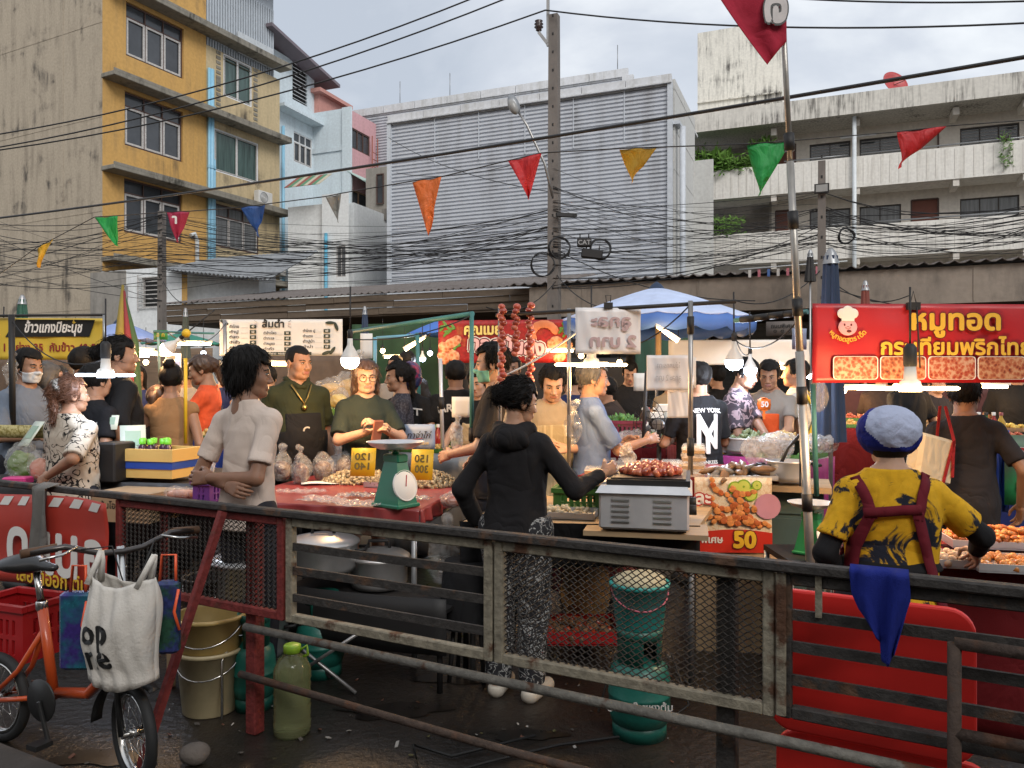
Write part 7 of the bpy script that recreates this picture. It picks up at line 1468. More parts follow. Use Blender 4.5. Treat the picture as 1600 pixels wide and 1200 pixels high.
t = bulb('large clip-on floodlight bulb on the yellow taped post', 262, 545, 6.05, .055, False, 16); t.rotation_euler = (0, R(50), 0); k = MB(); k.ball((.0, 0, .19), .035, 8, 6); ob('clip', k, mat('yellow_tape', (.7, .45, .02)), t)
bulb('bare bulb at the left edge of rice stall', 5, 548, 7.5, .04, False, 10); bulb('small bulb hanging above the blue notice lamp', 660, 560, 9.4, .04, True, 8)
for i, (px0, px1, y0, y1, d, m, lab) in enumerate(((545, 720, 505, 640, 12.5, mat('green_back_sheet', (.022, .06, .022), .7, var=.3), 'green back sheet of the lime stall'), (995, 1100, 505, 610, 11, mat('dark_green_sheet', (.012, .06, .045), .7, var=.3, scale=(9, 1, .4)), 'dark green pleated sheet behind the patterned shirt'), (1290, 1560, 600, 760, 8.6, mat('maroon_dark_sheet', (.07, .02, .02), .7, var=.3), 'dark maroon backdrop sheet behind the meat counter'), (-60, 130, 560, 660, 9.5, mat('brown_back_sheet', (.10, .07, .05), .7, var=.3), 'brown back sheet behind the rice stall'), (120, 345, 545, 640, 12.2, mat('tan_slatted_sheet', (.17, .12, .08), .7, var=.3, scale=(.5, 1, 12)), 'tan slatted back wall of the drinks stall'), (355, 560, 556, 650, 11, mat('brown_back_sheet', (.10, .07, .05)), 'brown cloth behind the juice cups'), (720, 980, 560, 660, 11.5, DRK, 'black cloth behind the fritter counter'))): plate('back_sheet', lab, 'sheet', px0, y0, px1, y1, d, m, -R(15), .03, seed=i)

# ---- small clutter: sauce bottles, hanging bags, cords between bulbs, foam boxes
BOTM = [mat('sauce_red', (.30, .02, .015), .25, var=.1), mat('sauce_yellow', (.50, .30, .03), .25, var=.1), mat('sauce_green', (.05, .18, .04), .25, var=.1), mat('sauce_brown', (.07, .03, .015), .25, var=.1), mat('clear_water', (.45, .50, .52), .15, var=.1)]
rng = random.Random(33); protoB = []
for i in range(5):
    t = thing('sauce_bottle', 'sauce or drink bottle standing among the stall counters', 'bottle', (0, 0, -5), 0, 'sauce bottles on the stall counters'); k = MB(); k.lathe([(0, 0), (.03, 0), (.033, .01), (.033, .13), (.012, .17), (.012, .19)], 12); ob('bottle_body', k, BOTM[i], t); k = MB(); k.lathe([(.015, .185), (.015, .21), (0, .212)], 10); ob('cap', k, [WHT, REDC, DRK][i % 3], t); protoB.append(t)
spots = [(px, d, z) for px0, px1, d, z, n in ((385, 440, 7.35, 1.06, 6), (610, 690, 6.5, 1.0, 7), (905, 960, 7.0, 1.06, 5), (1100, 1140, 6.15, .99, 4), (1000, 1045, 8.2, 1.09, 5), (60, 120, 7.4, 1.11, 6), (1500, 1570, 6.3, 1.11, 6), (215, 260, 9.6, 1.06, 5)) for px, d, z in [(px0+(px1-px0)*(q+.5)/n, d+rng.uniform(-.05, .1), z) for q in range(n)]]
for i, (px, d, z) in enumerate(spots): t = protoB[i] if i < 5 else copytree(protoB[rng.randrange(5)]); p = P(px, 0, d); t.location = (p.x, p.y, z)
for i, (px, py, d, lab) in enumerate(((712, 700, 5.7, 'clear bag hanging low on the teal post'), (896, 690, 4.72, 'long clear bag hanging on the thin post by the cook'), (345, 600, 8.7, 'clear bag tied under the salad menu'), (1278, 640, 4.35, 'crumpled bag tied to the teal rod'), (560, 590, 7.0, 'bag of crisps hanging under the white notice'), (18, 600, 5.85, 'bag tied to the dark banner post'))): p = P(px, py, d); blob('plastic_bag', lab, 'bag', tuple(p), (.05, .04, .10), BAGC if i % 2 else BAGW, 80+i, .014, h=.012, tie=True, flat=False, sc=2.2)
for i, (a_, b_, sg, lab) in enumerate((((547, 530, 5.3), (739, 492, 5.6), .06, 'black lamp cord from big warm bulb to the teal bar'), ((920, 545, 4.75), (1079, 476, 4.45), .10, 'black lamp cord drooping to the galvanised post'), ((1147, 530, 5.6), (1255, 490, 4.3), .12, 'black lamp cord from cool bulb to the flag pole'), ((1172, 550, 6.4), (1147, 520, 5.6), .08, 'short cord joining the two cool bulbs'), ((165, 560, 4.9), (18, 500, 5.8), .15, 'black lamp cord above the woman in blouse'), ((1250, 760, 3.9), (1250, 600, 3.95), .0, 'black cord taped down the flag pole'), ((781, 590, 4.74), (925, 500, 4.6), .03, 'pale rope slanting from the thin post to the clipped sheet'), ((262, 520, 6.05), (353, 505, 8.9), .15, 'cord from the floodlight to the menu post'))):
    A_, B_ = P(*a_), P(*b_); k = MB(); k.tube([(B_-A_)*(q/10)-Vector((0, 0, sg*4*(q/10)*(1-q/10))) for q in range(11)], .0045 if i != 6 else .006, 5, cap=False); tag(ob('cord', k, DRK if i != 6 else PAPER, None, tuple(A_)), lab, 'cord')
for i in range(7): p = P(1010+i*14, 0, 8.0); k = MB(); k.box((0, 0, .04), (.16, .12, .08), 0, None, (.9, .9), bev=.01); tag(ob('foam_box', k, WHT, None, (p.x, p.y, 1.1+.082*(i % 3)), rng.uniform(-.2, .2)), 'white foam meal box stacked on the rice box counter', 'box', 'foam meal boxes on the rice box counter')

for i, (px, py, d) in enumerate(((60, 562, 8.6), (118, 556, 9.0), (228, 566, 10), (318, 552, 10.4), (372, 562, 9.6), (480, 566, 10.2), (598, 548, 11), (632, 566, 9.9), (672, 552, 10.8), (770, 560, 9.6), (842, 558, 10), (908, 556, 9.4), (968, 566, 9.8), (1060, 562, 9.5), (1098, 556, 10.2), (1225, 566, 9), (1318, 610, 8.2), (1400, 604, 8.4), (1560, 612, 7.6))):
    t = thing('small_bulb', 'small glowing bulb far back in the market stalls', 'light bulb', tuple(P(px, py, d)), 0, 'small bulbs deep in the market'); k = MB(); k.ball((0, 0, 0), .035, 10, 7); ob('globe', k, EC if i % 5 == 3 else EW, t); k = MB(); k.cyl((0, 0, .03), (0, 0, .08), .018, n=8); k.cyl((0, 0, .08), (0, 0, .45), .004, n=5); ob('socket', k, DRK, t)
    if i % 2 == 0: lamp(t, (0, 0, -.06), WARM, 6, .04)
for i, (px, py, rx, ry, rz, lab) in enumerate(((470, 772, .26, .16, .3, 'crumpled clear bags by the left end of red table'), (650, 782, .16, .10, -.4, 'loose clear bag by the corner of red table'), (560, 778, .20, .12, .1, 'folded carrier bags before the clam heap'))):
    p = on(px, py, TZ); k = MB(); k.grid(lambda u, v: ((u-.5)*rx+.03*math.sin(v*6+i), (v-.5)*ry+.02*math.sin(u*7), .008+.022*abs(math.sin(u*15+4*v+i)*math.sin(v*11+u*6))), 22, 14); tag(ob('bag_sheets', k, BAGW if i else BAGC, None, (p.x, p.y, TZ+.004), rz), lab, 'plastic bags')
p = on(606, 760, TZ); tray('aluminium tray of dark cockles behind the green scale', (p.x, p.y, TZ+.004), .26, .2, STEEL, CLAM[1], n=110, sz=.016, rz=-.3)
# ------------------------------------------------------------------ poles, cables, pennants, flag
CONP = mat('concrete_pole', (.17, .15, .135), .85, var=.3, vs=6, bump=.3, scale=(1, 1, .4)); CAB = mat('black_cable', (.012, .012, .013), .55, var=0); INSU = mat('insulator', (.06, .04, .04), .3)
def upole(label, px, ytop, d, r, arm=False, hh=None):
    b = P(px, 0, d); top = P(px, ytop, d).z; t = thing('utility_pole', label, 'pole', (b.x, b.y, 0), -R(22)); k = MB(); k.box((0, 0, top/2), (2*r, 2*r*.8, top), 0, None, (.72, .8), bev=0)
    ob('shaft', k, CONP, t); k = MB()
    for j in range(int(top/.35)): k.box((0, -r*.8*(1-.2*j*.35/top)-.001, .6+j*.35), (.03, .006, .05))
    o = ob('holes', k, DRK, t); o['kind'] = 'stuff'; return t, top
up, top = upole('tall concrete utility pole with insulator and street lamp arm', 866, 24, 15, .125)
k = MB(); k.bar((-.11, -.05, top-.6), (-.11, -.05, top+.5), .05, .05); k.bar((-.11, -.05, top+.45), (-.33, -.05, top+.9), .05, .05); k.bar((-.12, -.05, top-.55), (-.30, -.05, top-.30), .06, .06); ob('bracket', k, GALV, up)
k = MB(); k.lathe([(.03, 0), (.06, .02), (.05, .06), (.09, .08), (.05, .11), (.09, .14), (.05, .17), (.08, .20), (.03, .22), (0, .23)], 14, (-.30, -.05, top-.28)); ob('insulator', k, INSU, up)
sl = thing('street_lamp', 'grey street lamp head on a thin arm fixed to the concrete pole', 'street lamp', tuple(P(866, 0, 14.75).xy)+(0,), -R(22)); k = MB(); a0 = P(862, 285, 14.8); a1 = P(821, 170, 14.4)
z0, z1 = a0.z, a1.z; k.tube([(0, -.1, z0-.3), (-.12, -.2, z0+.3), (-.42, -.35, z1-.25), (-.60, -.4, z1+.05)], [.025, .028, .025, .02], 8); ob('arm', k, GALV, sl); k = MB(); k.ball((-.66, -.42, z1+.16), (.10, .12, .20), 14, 9, 0, Euler((0, R(-24), 0)).to_matrix()); ob('lamp_head', k, GMET, sl); k = MB(); k.ball((-.655, -.47, z1+.10), (.09, .10, .17), 12, 8, 0, Euler((0, R(-24), 0)).to_matrix()); ob('lens', k, mat('frosted_lens', (.30, .30, .29), .3), sl)
up2, top2 = upole('slim concrete utility pole in front of the white annex', 253, 330, 18.5, .095); up3, top3 = upole('short dark utility pole before the apartment block', 1284, 252, 13.5, .085)
k = MB(); k.box((0, -.12, P(0, 297, 13.5).z), (.24, .05, .16), 0); k.box((0, -.148, P(0, 297, 13.5).z), (.19, .01, .12), 1); ob('lamp_box', k, [DRK, mat('frosted_lens', (.3, .3, .29))], up3)
fp = thing('flag_pole', 'tall telescopic steel pole carrying the big red flag beside stall', 'pole', tuple(P(1262, 800, 3.9)), 0); a = Vector((0, 0, 0)); b = P(1224, 40, 3.9)-P(1262, 800, 3.9)
k = MB(); k.cyl(b*-.45, b*.33, .022, n=12); k.cyl(b*.33, b*.72, .018, n=12); k.cyl(b*.72, b*1.1, .014, n=12); ob('tube', k, mat('scuffed_steel', (.36, .34, .31), .4, .7, var=.3), fp)
for f in (.02, .24, .42, .60, .76): k = MB(); k.cyl(b*(f-.018), b*(f+.018), .026, n=12); ob('clamp', k, DRK, fp)
FLG = fabric('red_flag_cloth', (.36, .022, .045), bump=.2, bs=200); SILV = mat('silver_print', (.50, .46, .45), .5, var=.25, vs=9)
fl_ = thing('feather_flag', 'big crimson flag with silver Thai lettering at the top of the steel pole', 'flag', tuple(P(1229, 65, 3.88)), 0); s3 = 3.88/F
def flagfn(u, v):    # u along the height, v from the pole outward
    x = -(8+v*(114-6*u)) if u > .4 else -(2+v*(78*(u/.4)**1.0+10))
    H = 195*u; dx = v*122*min(1, (u+.18)/.75); dz = -(v**1.1)*(35*(1-u)+0)
    return ((-dx)*s3, .018*math.sin(v*9+u*3)*v, (H+dz-8*v*math.sin(u*4))*s3)
k = MB(); k.grid(flagfn, 26, 24); o = ob('cloth', k, FLG, fl_); solid(o, .002)
for j, s_ in enumerate(('อ', 'อ')):
    mb = textmesh(s_, .05, outline=.09); sz = .28; out = []
    for x, y, z in mb.v: X = -.068-z*sz*.62; Z = .155+.21*j+x*sz; out.append((X, -.03+y*.04+.012*math.sin(-X/ (.39)*9)*0, Z))
    mb.v = out; ob('lettering', mb, [SILV, BLKP], fl_)
def pennant(label, x0, y0, x1, y1, tip, d, m, curl=.0, tear=0):
    A, B, T = P(x0, y0, d), P(x1, y1, d), P(tip[0], tip[1], d+.04); o_ = (A+B)/2; t = thing('pennant', label, 'pennant', tuple(o_), 0, 'pennants strung across the market'); n = 10
    def fn(u, v):
        e = A+(B-A)*u; q = e+(T-e)*v; q = q-o_; q.y += .02*math.sin(v*4+u*3+curl)*(.3+v)+.008*math.sin(u*8+curl*2); 
        if tear and v > .55 and u > .5: q += (A+(T-A)*v-(e+(T-e)*v))*tear*(v-.55)*2
        return q
    k = MB(); k.grid(fn, n, 14); o = ob('cloth', k, m, t); solid(o, .0015); return t
PC = {'green': (.012, .27, .055), 'red': (.46, .014, .018), 'orange': (.60, .13, .02), 'yellow': (.55, .31, .02), 'blue': (.018, .07, .24), 'grey': (.22, .22, .20), 'crimson': (.30, .012, .05)}
PM = {k_: folds(mat('pennant_%s' % k_, c_, .6, var=.22, vs=9, bump=.15, bs=90), .5, 9) for k_, c_ in PC.items()}
PEN = [('yellow', 57, 388, 84, 374, (60, 418), 6.6, 1, .6, 'torn yellow pennant on the stained grey wall side'), ('green', 148, 340, 185, 338, (182, 384), 6.3, 2, 0, 'green pennant hanging near the yellow shophouse corner'), ('crimson', 261, 332, 296, 331, (276, 378), 6.0, 3, .4, 'curled crimson pennant with a white mark beside the slim pole'), ('blue', 376, 325, 414, 320, (404, 370), 5.7, 4, .8, 'blue pennant hanging before the cream wall'), ('grey', 509, 308, 533, 303, (529, 348), 5.5, 5, 0, 'grey pennant hanging before the white block'), ('orange', 644, 284, 690, 277, (669, 367), 5.2, 1.2, -.5, 'orange pennant hanging before the metal hall'), ('red', 794, 252, 846, 240, (826, 311), 5.0, 2.5, 0, 'red pennant hanging beside the tall utility pole'), ('yellow', 968, 233, 1026, 231, (988, 285), 4.8, .5, .7, 'mustard pennant hanging before the right end of metal hall'), ('green', 1168, 226, 1235, 221, (1187, 305), 4.2, 1.0, 0, 'large green pennant tied to the steel flag pole'), ('red', 1401, 207, 1478, 198, (1407, 262), 4.5, 2.2, .9, 'torn red pennant hanging before the apartment block')]
PEN[7] = PEN[7][:9]+('mustard pennant hanging before the metal hall between pole and planters',)
pts = []
for c, x0, y0, x1, y1, tip, d, cu, te, lab in PEN:
    t = pennant(lab, x0, y0, x1, y1, tip, d, PM[c], cu, te)
    if c == 'crimson': text('า', .10, TR((.0, -.06, -.07)), [WHT], t, bold=.04)
    pts += [P(x0, y0-1, d), P(x1, y1-1, d)]
WT = {}
def cable(label, a, b, sag, r, name='cable', group=None, n=14, m=None):
    a, b = Vector(a), Vector(b); k = MB(); q = [a+(b-a)*(i/n)-Vector((0, 0, sag*4*(i/n)*(1-i/n))) for i in range(n+1)]; q = [v-a for v in q]; k.tube(q, r, 5, cap=False); o = ob(name, k, m or CAB, None, tuple(a)); tag(o, label, 'cable', group); return o
k = MB(); k.tube([P(-60, 470, 7.2)]+pts+[P(1640, 185, 4.2)], .004, 4); tag(ob('string', k, CAB), 'thin string carrying the coloured pennants across the market', 'string')
cable('thick black cable running across the whole market view', P(-80, 350, 9.6), P(1680, 76, 3.9), .06, .0125, n=24)
for i, (a, b, sg, r) in enumerate((((-50, 217, 17), (752, -8, 15.0), .35, .016), ((-50, 238, 17), (800, -6, 15.0), .35, .016), ((-50, 241, 17), (852, 16, 14.9), .35, .016), ((852, 16, 14.9), (1660, 33, 11), .2, .016), ((1230, -3, 12), (1660, 0, 10), .05, .014))): cable(('upper bare wire leaving the top of frame before the yellow shophouse', 'middle bare wire before the yellow shophouse', 'lowest bare wire running to the pole insulator', 'bare wire running from the pole insulator to the apartment side', 'bare wire grazing the top of frame above apartment block')[i], P(*a), P(*b), sg, r)
rng = random.Random(11); lab_ = lambda sp, y, r: '%s black cable, %s of tangle %s' % ('hair thin' if r < .0046 else 'thin' if r < .0056 else 'medium' if r < .0075 else 'stout', 'top' if y < 335 else 'upper part' if y < 365 else 'middle' if y < 395 else 'lower part' if y < 425 else 'bottom', sp); GB = 'telecom cables tangled between the poles'
for i in range(46):       # annex pole to tall pole
    y0 = rng.gauss(395, 36); y1 = rng.gauss(372, 38); y0 = min(max(y0, 335), 455); y1 = min(max(y1, 285), 440)
    r_ = rng.choice((.004, .0055, .007, .009)); cable(lab_('between slim and tall pole', y0, r_), P(253, y0, 18.4), P(862, y1, 15), rng.uniform(.05, .55), r_, group=GB, n=12)
for i in range(34): y0 = rng.gauss(398, 40); y1 = min(max(rng.gauss(410, 42), 300), 495); r_ = rng.choice((.004, .0055, .007, .0095)); cable(lab_('before the stained side wall', y1, r_), P(253, min(max(y0, 335), 470), 18.4), P(-60, y1, 20), rng.uniform(.0, .35), r_, group=GB, n=8)
for i in range(44):
    y0 = min(max(rng.gauss(365, 42), 200), 450); y1 = min(max(rng.gauss(352, 26), 296), 420); r_ = rng.choice((.0035, .0048, .006, .008)); cable(lab_('between tall and short pole', y0, r_), P(864, y0, 14.9), P(1284, y1, 13.5), rng.uniform(.03, .35), r_, group=GB, n=10)
for i in range(34): y0 = min(max(rng.gauss(355, 24), 300), 430); y1 = min(max(rng.gauss(345, 30), 280), 420); r_ = rng.choice((.0035, .0048, .006, .008)); cable(lab_('beyond the short pole', y1, r_), P(1284, y0, 13.5), P(1680, y1, 11), rng.uniform(.0, .4), r_, group=GB, n=8)
for i, (a, b) in enumerate((((870, 390, 14.9), (1180, 470, 12.5)), ((870, 430, 14.9), (1000, 480, 10)), ((868, 440, 14.9), (760, 480, 12)), ((1284, 420, 13.5), (1150, 470, 12)), ((1290, 430, 13.5), (1420, 462, 12.6)), ((1300, 450, 13), (1660, 470, 11)), ((255, 440, 18.4), (310, 470, 16)), ((862, 300, 15), (607, 215, 25)), ((862, 240, 15), (620, 270, 25)))): cable('loose black drop wire slanting down from a utility pole to the shops', P(*a), P(*b), .25, .009, group='drop wires slanting to the shops', n=10)
def coil(label, px, py, d, r, n=3):
    k = MB(); rg = random.Random(int(px)); pp = []
    for j in range(n*24): a = 2*PI*j/24; q = r*(1+.06*math.sin(j*.37+px)); pp.append((q*math.cos(a), .04*math.sin(j*.5), q*math.sin(a)))
    k.tube(pp, .012, 5); return tag(ob('cable_coil', k, CAB, None, tuple(P(px, py, d))), label, 'cable coil')
coil('coil of spare black cable on the tall pole at upper bracket', 874, 387, 14.7, .20); coil('looser cable loop hanging beside the tall pole', 848, 413, 14.7, .22, 2); coil('cable coil hanging right beside the two splice boxes', 938, 389, 14.5, .19, 3); coil('small cable coil hanging beside the short dark pole', 1322, 368, 13.3, .13, 3)
for i, (px, py, w_, h_, s_, lab) in enumerate(((913, 379, .27, .17, 'CAT', 'upper black splice box hanging on the cables'), (925, 397, .40, .17, '', 'lower wider black splice box hanging on the cables'))):
    k = MB(); k.box((0, 0, 0), (w_, .12, h_), bev=.02); [k.cyl((x, 0, h_/2), (x, 0, h_/2+.08), .012, n=6) for x in (-w_*.3, w_*.3)]; t = thing('splice_box', lab, 'box', tuple(P(px, py, 14.5)), R(-6)); t.rotation_euler.y = R(8*i); ob('housing', k, DRK, t)
    if s_: text(s_, .12, TR((0, -.065, -.01)), [mat('grey_print', (.3, .3, .3), .6)], t, bold=.02)
k = MB(); k.box((0, 0, 0), (.4, .08, .07)); tag(ob('spacer', k, DRK, None, tuple(P(885, 336, 14.8)), R(15)), 'black cable clamp where the wires leave the tall pole', 'cable clamp')
t = thing('laundry_rack', 'white drying rack with small pegs along the lowest apartment balcony', 'rack', tuple(P(1215, 418, 14.5)), -R(22)); k = MB(); k.tube([(-.7, 0, 0), (1.2, 0, .05)], .012, 6); ob('bar', k, PIPEW, t)
for j in range(10): k = MB(); k.box((-.5+j*.17, 0, -.09+.0*j), (.05, .02, .14)); ob('peg', k, [WHT, mat('peg_pink', (.6, .2, .25)), mat('peg_blue', (.1, .2, .5))][j % 3], t)
# ------------------------------------------------------------------ the people
def bandmat(name, base, ink, sc, half, dist=1.5, sy=(1, 1, 1), gate=None):
    m = bpy.data.materials.new(name); m.use_nodes = True; nt = m.node_tree; b = nt.nodes['Principled BSDF']; tc = N(nt, 'TexCoord'); mp = N(nt, 'Mapping', {'Vector': tc.outputs['Object'], 'Scale': sy})
    n = N(nt, 'TexNoise', {'Vector': mp.outputs[0], 'Scale': sc, 'Detail': 2.5, 'Distortion': dist}); f = math_(nt, 'ABSOLUTE', math_(nt, 'SUBTRACT', n.outputs[0], .5)); f = ramp(nt, f, [(half*.8, 1), (half, 0)])
    if gate: g_ = N(nt, 'TexNoise', {'Vector': tc.outputs['Object'], 'Scale': gate}); f = math_(nt, 'MULTIPLY', f, ramp(nt, g_.outputs[0], [(.40, 0), (.44, 1)]))
    nt.links.new(mixc(nt, f, base, ink), b.inputs['Base Color']); b.inputs['Roughness'].default_value = .85; b.inputs['Specular IOR Level'].default_value = .2
    w = N(nt, 'TexNoise', {'Vector': tc.outputs['Object'], 'Scale': 30, 'Detail': 5}); bp = N(nt, 'Bump', {'Strength': .25, 'Distance': .01, 'Height': w.outputs[0]}); nt.links.new(bp.outputs[0], b.inputs['Normal']); return folds(m)
C_ = lambda n, c, **k: fabric(n, c, **k)

BLK = C_('black_tshirt', (.011, .011, .012)); HOOD = C_('black_hoodie', (.014, .013, .014)); BEI = C_('beige_tshirt', (.57, .475, .41)); OLV = C_('olive_polo', (.028, .032, .014)); DGR = C_('dark_green_tshirt', (.022, .030, .024)); BLU = C_('steel_blue_tshirt', (.11, .165, .31)); ORT = C_('orange_jersey', (.62, .095, .035)); TAN = C_('tan_tshirt', (.36, .29, .20)); GRY = C_('grey_tshirt', (.24, .215, .19)); NVY = C_('navy_tshirt', (.018, .024, .075)); CHA = C_('charcoal_polo', (.028, .024, .025)); DBR = C_('dark_brown_tshirt', (.038, .026, .022)); DEN = C_('grey_blue_shirt', (.15, .18, .23)); BRT = C_('brown_top', (.30, .17, .08)); WTE = C_('white_tshirt', (.50, .48, .43)); LACE = C_('charcoal_lace', (.03, .03, .04), col2=(.07, .07, .085), thr=(.5, .56), vs=60)
BLOU = bandmat('squiggle_blouse', (.46, .405, .33), (.015, .014, .014), 9, .030, 1.6, gate=6); FLOR = bandmat('dark_floral', (.03, .028, .03), (.30, .27, .25), 22, .03, 1); ELE = bandmat('elephant_print', (.025, .025, .028), (.34, .34, .33), 17, .032, 2.0); PAT = bandmat('camouflage_print', (.05, .04, .05), (.30, .22, .24), 14, .05, .5)
TIE = mat('tie_dye', (.62, .34, .015), .85, var=.12, vs=6.5, col2=(.018, .020, .030), thr=(.505, .545), bump=.2, bs=250, spec=.2)
_nt = TIE.node_tree; folds(TIE); [setattr(n.inputs['Distortion'], 'default_value', .9) for n in _nt.nodes if n.type == 'TEX_NOISE' and abs(n.inputs['Scale'].default_value-6.5) < .01]
PNT = C_('dark_trousers', (.022, .022, .028)); JEAN = C_('blue_jeans', (.05, .07, .13)); SHO = mat('dark_shoe', (.02, .018, .017), .5); SAN = mat('cream_sandal', (.55, .50, .42), .6); MASK = C_('white_mask', (.60, .62, .64)); MASKG = C_('green_mask', (.16, .42, .34))
def man(label, px, top, d, fdeg, **k):
    kw = dict(pants=PNT, shoes=SHO, q=2); kw.update(k); th = {'buzz': .006, 'bowl': .030, 'perm': .034, 'messy': .026, 'bun': .06, None: 0}.get(kw.get('hair', 'short'), .018)
    Ht = CAMZ+(600-top)/F*d; H = Ht/(1+th/1.66); k2 = kw.pop('capadd', 0); x = (px-800)/F*d
    return person(label, x, d, R(fdeg), H-k2, **kw)
def backsurf(x, z, w=1, sg=-1, hem=.74, off=.012):
    t = np.array(SHIRT); a = np.interp(z, t[:, 0], t[:, 1])*w; b = np.interp(z, t[:, 0], t[:, 2])*(.4+.6*w); y0 = np.interp(z, t[:, 0], t[:, 3]); q = max(0.02, 1-min(.98, abs(x)/a)**2.3)**(1/2.3); return y0+sg*(b*q+off)
def print_on(p, s, z, size, m, w=1, sg=-1, bold=.03, arc=0, width=None, cx=0, off=.014, outline=0):
    mb = textmesh(s, bold, outline=outline); xs = [v[0] for v in mb.v]; sx = width/((max(xs)-min(xs))*size) if width else 1; out = []
    for x, y, zz in mb.v:
        X = cx+x*size*sx; Z = z+zz*size-arc*(X-cx)**2; out.append((X if sg < 0 else -X, backsurf(X, Z, w, sg, off=off)+y*.05*(1 if sg < 0 else -1), Z))
    mb.v = out
    if sg > 0: pass
    return ob('lettering', mb, m if isinstance(m, list) else [m], p['t'])
def strap(p, pts, wd, m, w=1, sg=-1, name='apron_strap', off=.016):
    k = MB(); n = 24; P_ = []
    seg = [Vector(q) for q in pts]
    for i in range(n+1):
        u = i/n*(len(seg)-1); j = min(int(u), len(seg)-2); P_.append(seg[j]+(seg[j+1]-seg[j])*(u-j))
    vs = []
    for i, q in enumerate(P_):
        d = (P_[min(i+1, n)]-P_[max(i-1, 0)]).normalized(); s_ = Vector((-d.y, d.x))*wd/2
        for e in (-1, 0, 1): X, Z = q.x+s_.x*e, q.y+s_.y*e; vs.append((X, backsurf(X, min(Z, 1.41), w, sg, off=off), Z))
    k.add(vs, [(i*3+e, (i+1)*3+e, (i+1)*3+e+1, i*3+e+1) for i in range(n) for e in (0, 1)], 0, True); o = ob(name, k, m, p['t']); solid(o, .006); return o
# --- near row
p = man('slim man in beige t-shirt holding his hands behind his back', 388, 540, 3.9, -24, q=0, sk=2, hair='bowl', shirt=BEI, w=.80, look=(R(-52), -.05), arms=(((.01, -.150, 1.02), (-.45, -.25, -1)), ((-.09, -.155, 1.05), (.5, -.35, -1))), locks=500, sleeve=.74, hem=.80, curl=.7, hand=((0, -1, .2), (0, -1, .2)))
p = man('woman in black hoodie and elephant print trousers reaching to the griddle', 806, 588, 3.85, -24, q=0, female=True, hair='messy', shirt=HOOD, sleeve=1.86, pants=ELE, shoes=SAN, w=1.06, look=(R(-42), -.18), arms=(((-.235, .05, .86), (-.8, -.8, -.2)), ((.40, .27, 1.16), (.3, -.5, -1))), locks=500, curl=.8, lw=1.2, hem=.80)
f_ = Fld((-.2, -.24, 1.25), (.2, .12, 1.55), .009); f_.rc((-.085, -.02, 1.40), (0, -.115, 1.36), .045, .055, .03); f_.rc((.085, -.02, 1.40), (0, -.115, 1.36), .045, .055, .03); f_.ell((0, -.105, 1.345), (.12, .032, .06), .04); f_.noise(.007, 1.3, 2, .5); V_, Q_ = f_.net(); ob('hood', npmesh('hood', V_, Q_, HOOD), parent=p['t'])
p = man('woman in yellow tie-dye shirt and royal blue cap tending the pork stall', 1390, 644, 2.85, -8, q=0, female=True, hair=None, shirt=TIE, sleeve=.74, w=1.24, arms=(((-.15, .10, .93), (-.7, -.6, -.5)), ((.44, .24, 1.02), (.7, -.6, -.4))), look=(R(-10), -.15), hem=.80, curl=.8, locks=0, sk=1)
g = p['sf'](off=-.009, arms_=True, hem_=1.0, h=.010, sl=1.80); V_, Q_ = g.net(); ob('arm_sleeve', npmesh('arm_sleeve', V_, Q_, BLKC), parent=p['t'])
MARC = C_('maroon_apron', (.13, .012, .02)); 
for a_ in (-1, 1): strap(p, [(a_*.155, 1.385), (a_*.125, 1.30), (a_*.11, 1.22)] if a_ < 0 else [(.12, 1.40), (.085, 1.32), (.06, 1.22)], .04, MARC, 1.24)
strap(p, [(-.14, 1.245), (0, 1.262), (.075, 1.265)], .04, MARC, 1.24, off=.019); strap(p, [(-.115, 1.24), (-.165, 1.10), (-.185, .95)], .04, MARC, 1.24); strap(p, [(.06, 1.25), (.11, 1.05), (.17, .84)], .043, MARC, 1.24); apron(p, MARC, .40, 1.15, halfw=.26)
CAPB = C_('royal_blue_cap', (.012, .022, .20), bump=.4, bs=60); CAPW = C_('pale_blue_net_cap', (.40, .44, .58), bump=.4, bs=70)
f_ = Fld((-.2, -.22, -.06), (.2, .18, .34), .0065); f_.ell((0, -.02, .137), (.121, .126, .114), .01); f_.noise(.004, 3.0, 1, .7); f_.cutw(lambda X, Y, Z: .035+.5*np.clip(Y-.02, 0, 1)-Z); V_, Q_ = f_.net(); c3 = V_[Q_].mean(1); mi_ = ((((c3[:, 0]-.014)/.108)**2+((c3[:, 2]-.16)/.097)**2+.05*np.sin(c3[:, 0]*70)+.05*np.sin(c3[:, 2]*80)) < 1).astype(int)*(c3[:, 1] < .06); o = ob('cap', npmesh('cap', V_, Q_, [CAPB, CAPW], mi_), parent=p['t']); o.matrix_local = p['HM']
f_ = Fld((-.12, -.16, -.02), (.12, .1, .2), .009); f_.ell((0, -.03, .10), (.086, .088, .09), .01); f_.cutw(lambda X, Y, Z: Y-.03); V_, Q_ = f_.net(); o = ob('hair', npmesh('hair', V_, Q_, HAIRM['black']), parent=p['t']); o.matrix_local = p['HM']
p = man('man in charcoal polo walking away with a canvas shoulder bag', 1508, 586, 4.7, -22, q=1, shirt=CHA, w=1.12, sleeve=.78, arms=('down', ((.30, .0, .86), (.6, -1, 0))), look=(R(-25), 0), locks=150)
tb = thing('shoulder_bag', 'cream canvas bag with red straps hanging at the charcoal polo shoulder', 'bag', tuple(P(1448, 755, 4.45)), R(25)); k = MB(); k.box((0, 0, .14), (.30, .10, .27), 0, None, (1.15, .8), bev=.02); ob('bag_body', k, C_('cream_canvas', (.55, .46, .32)), tb, rot=(0, R(12), 0)); RS = C_('red_strap', (.32, .02, .02)); 
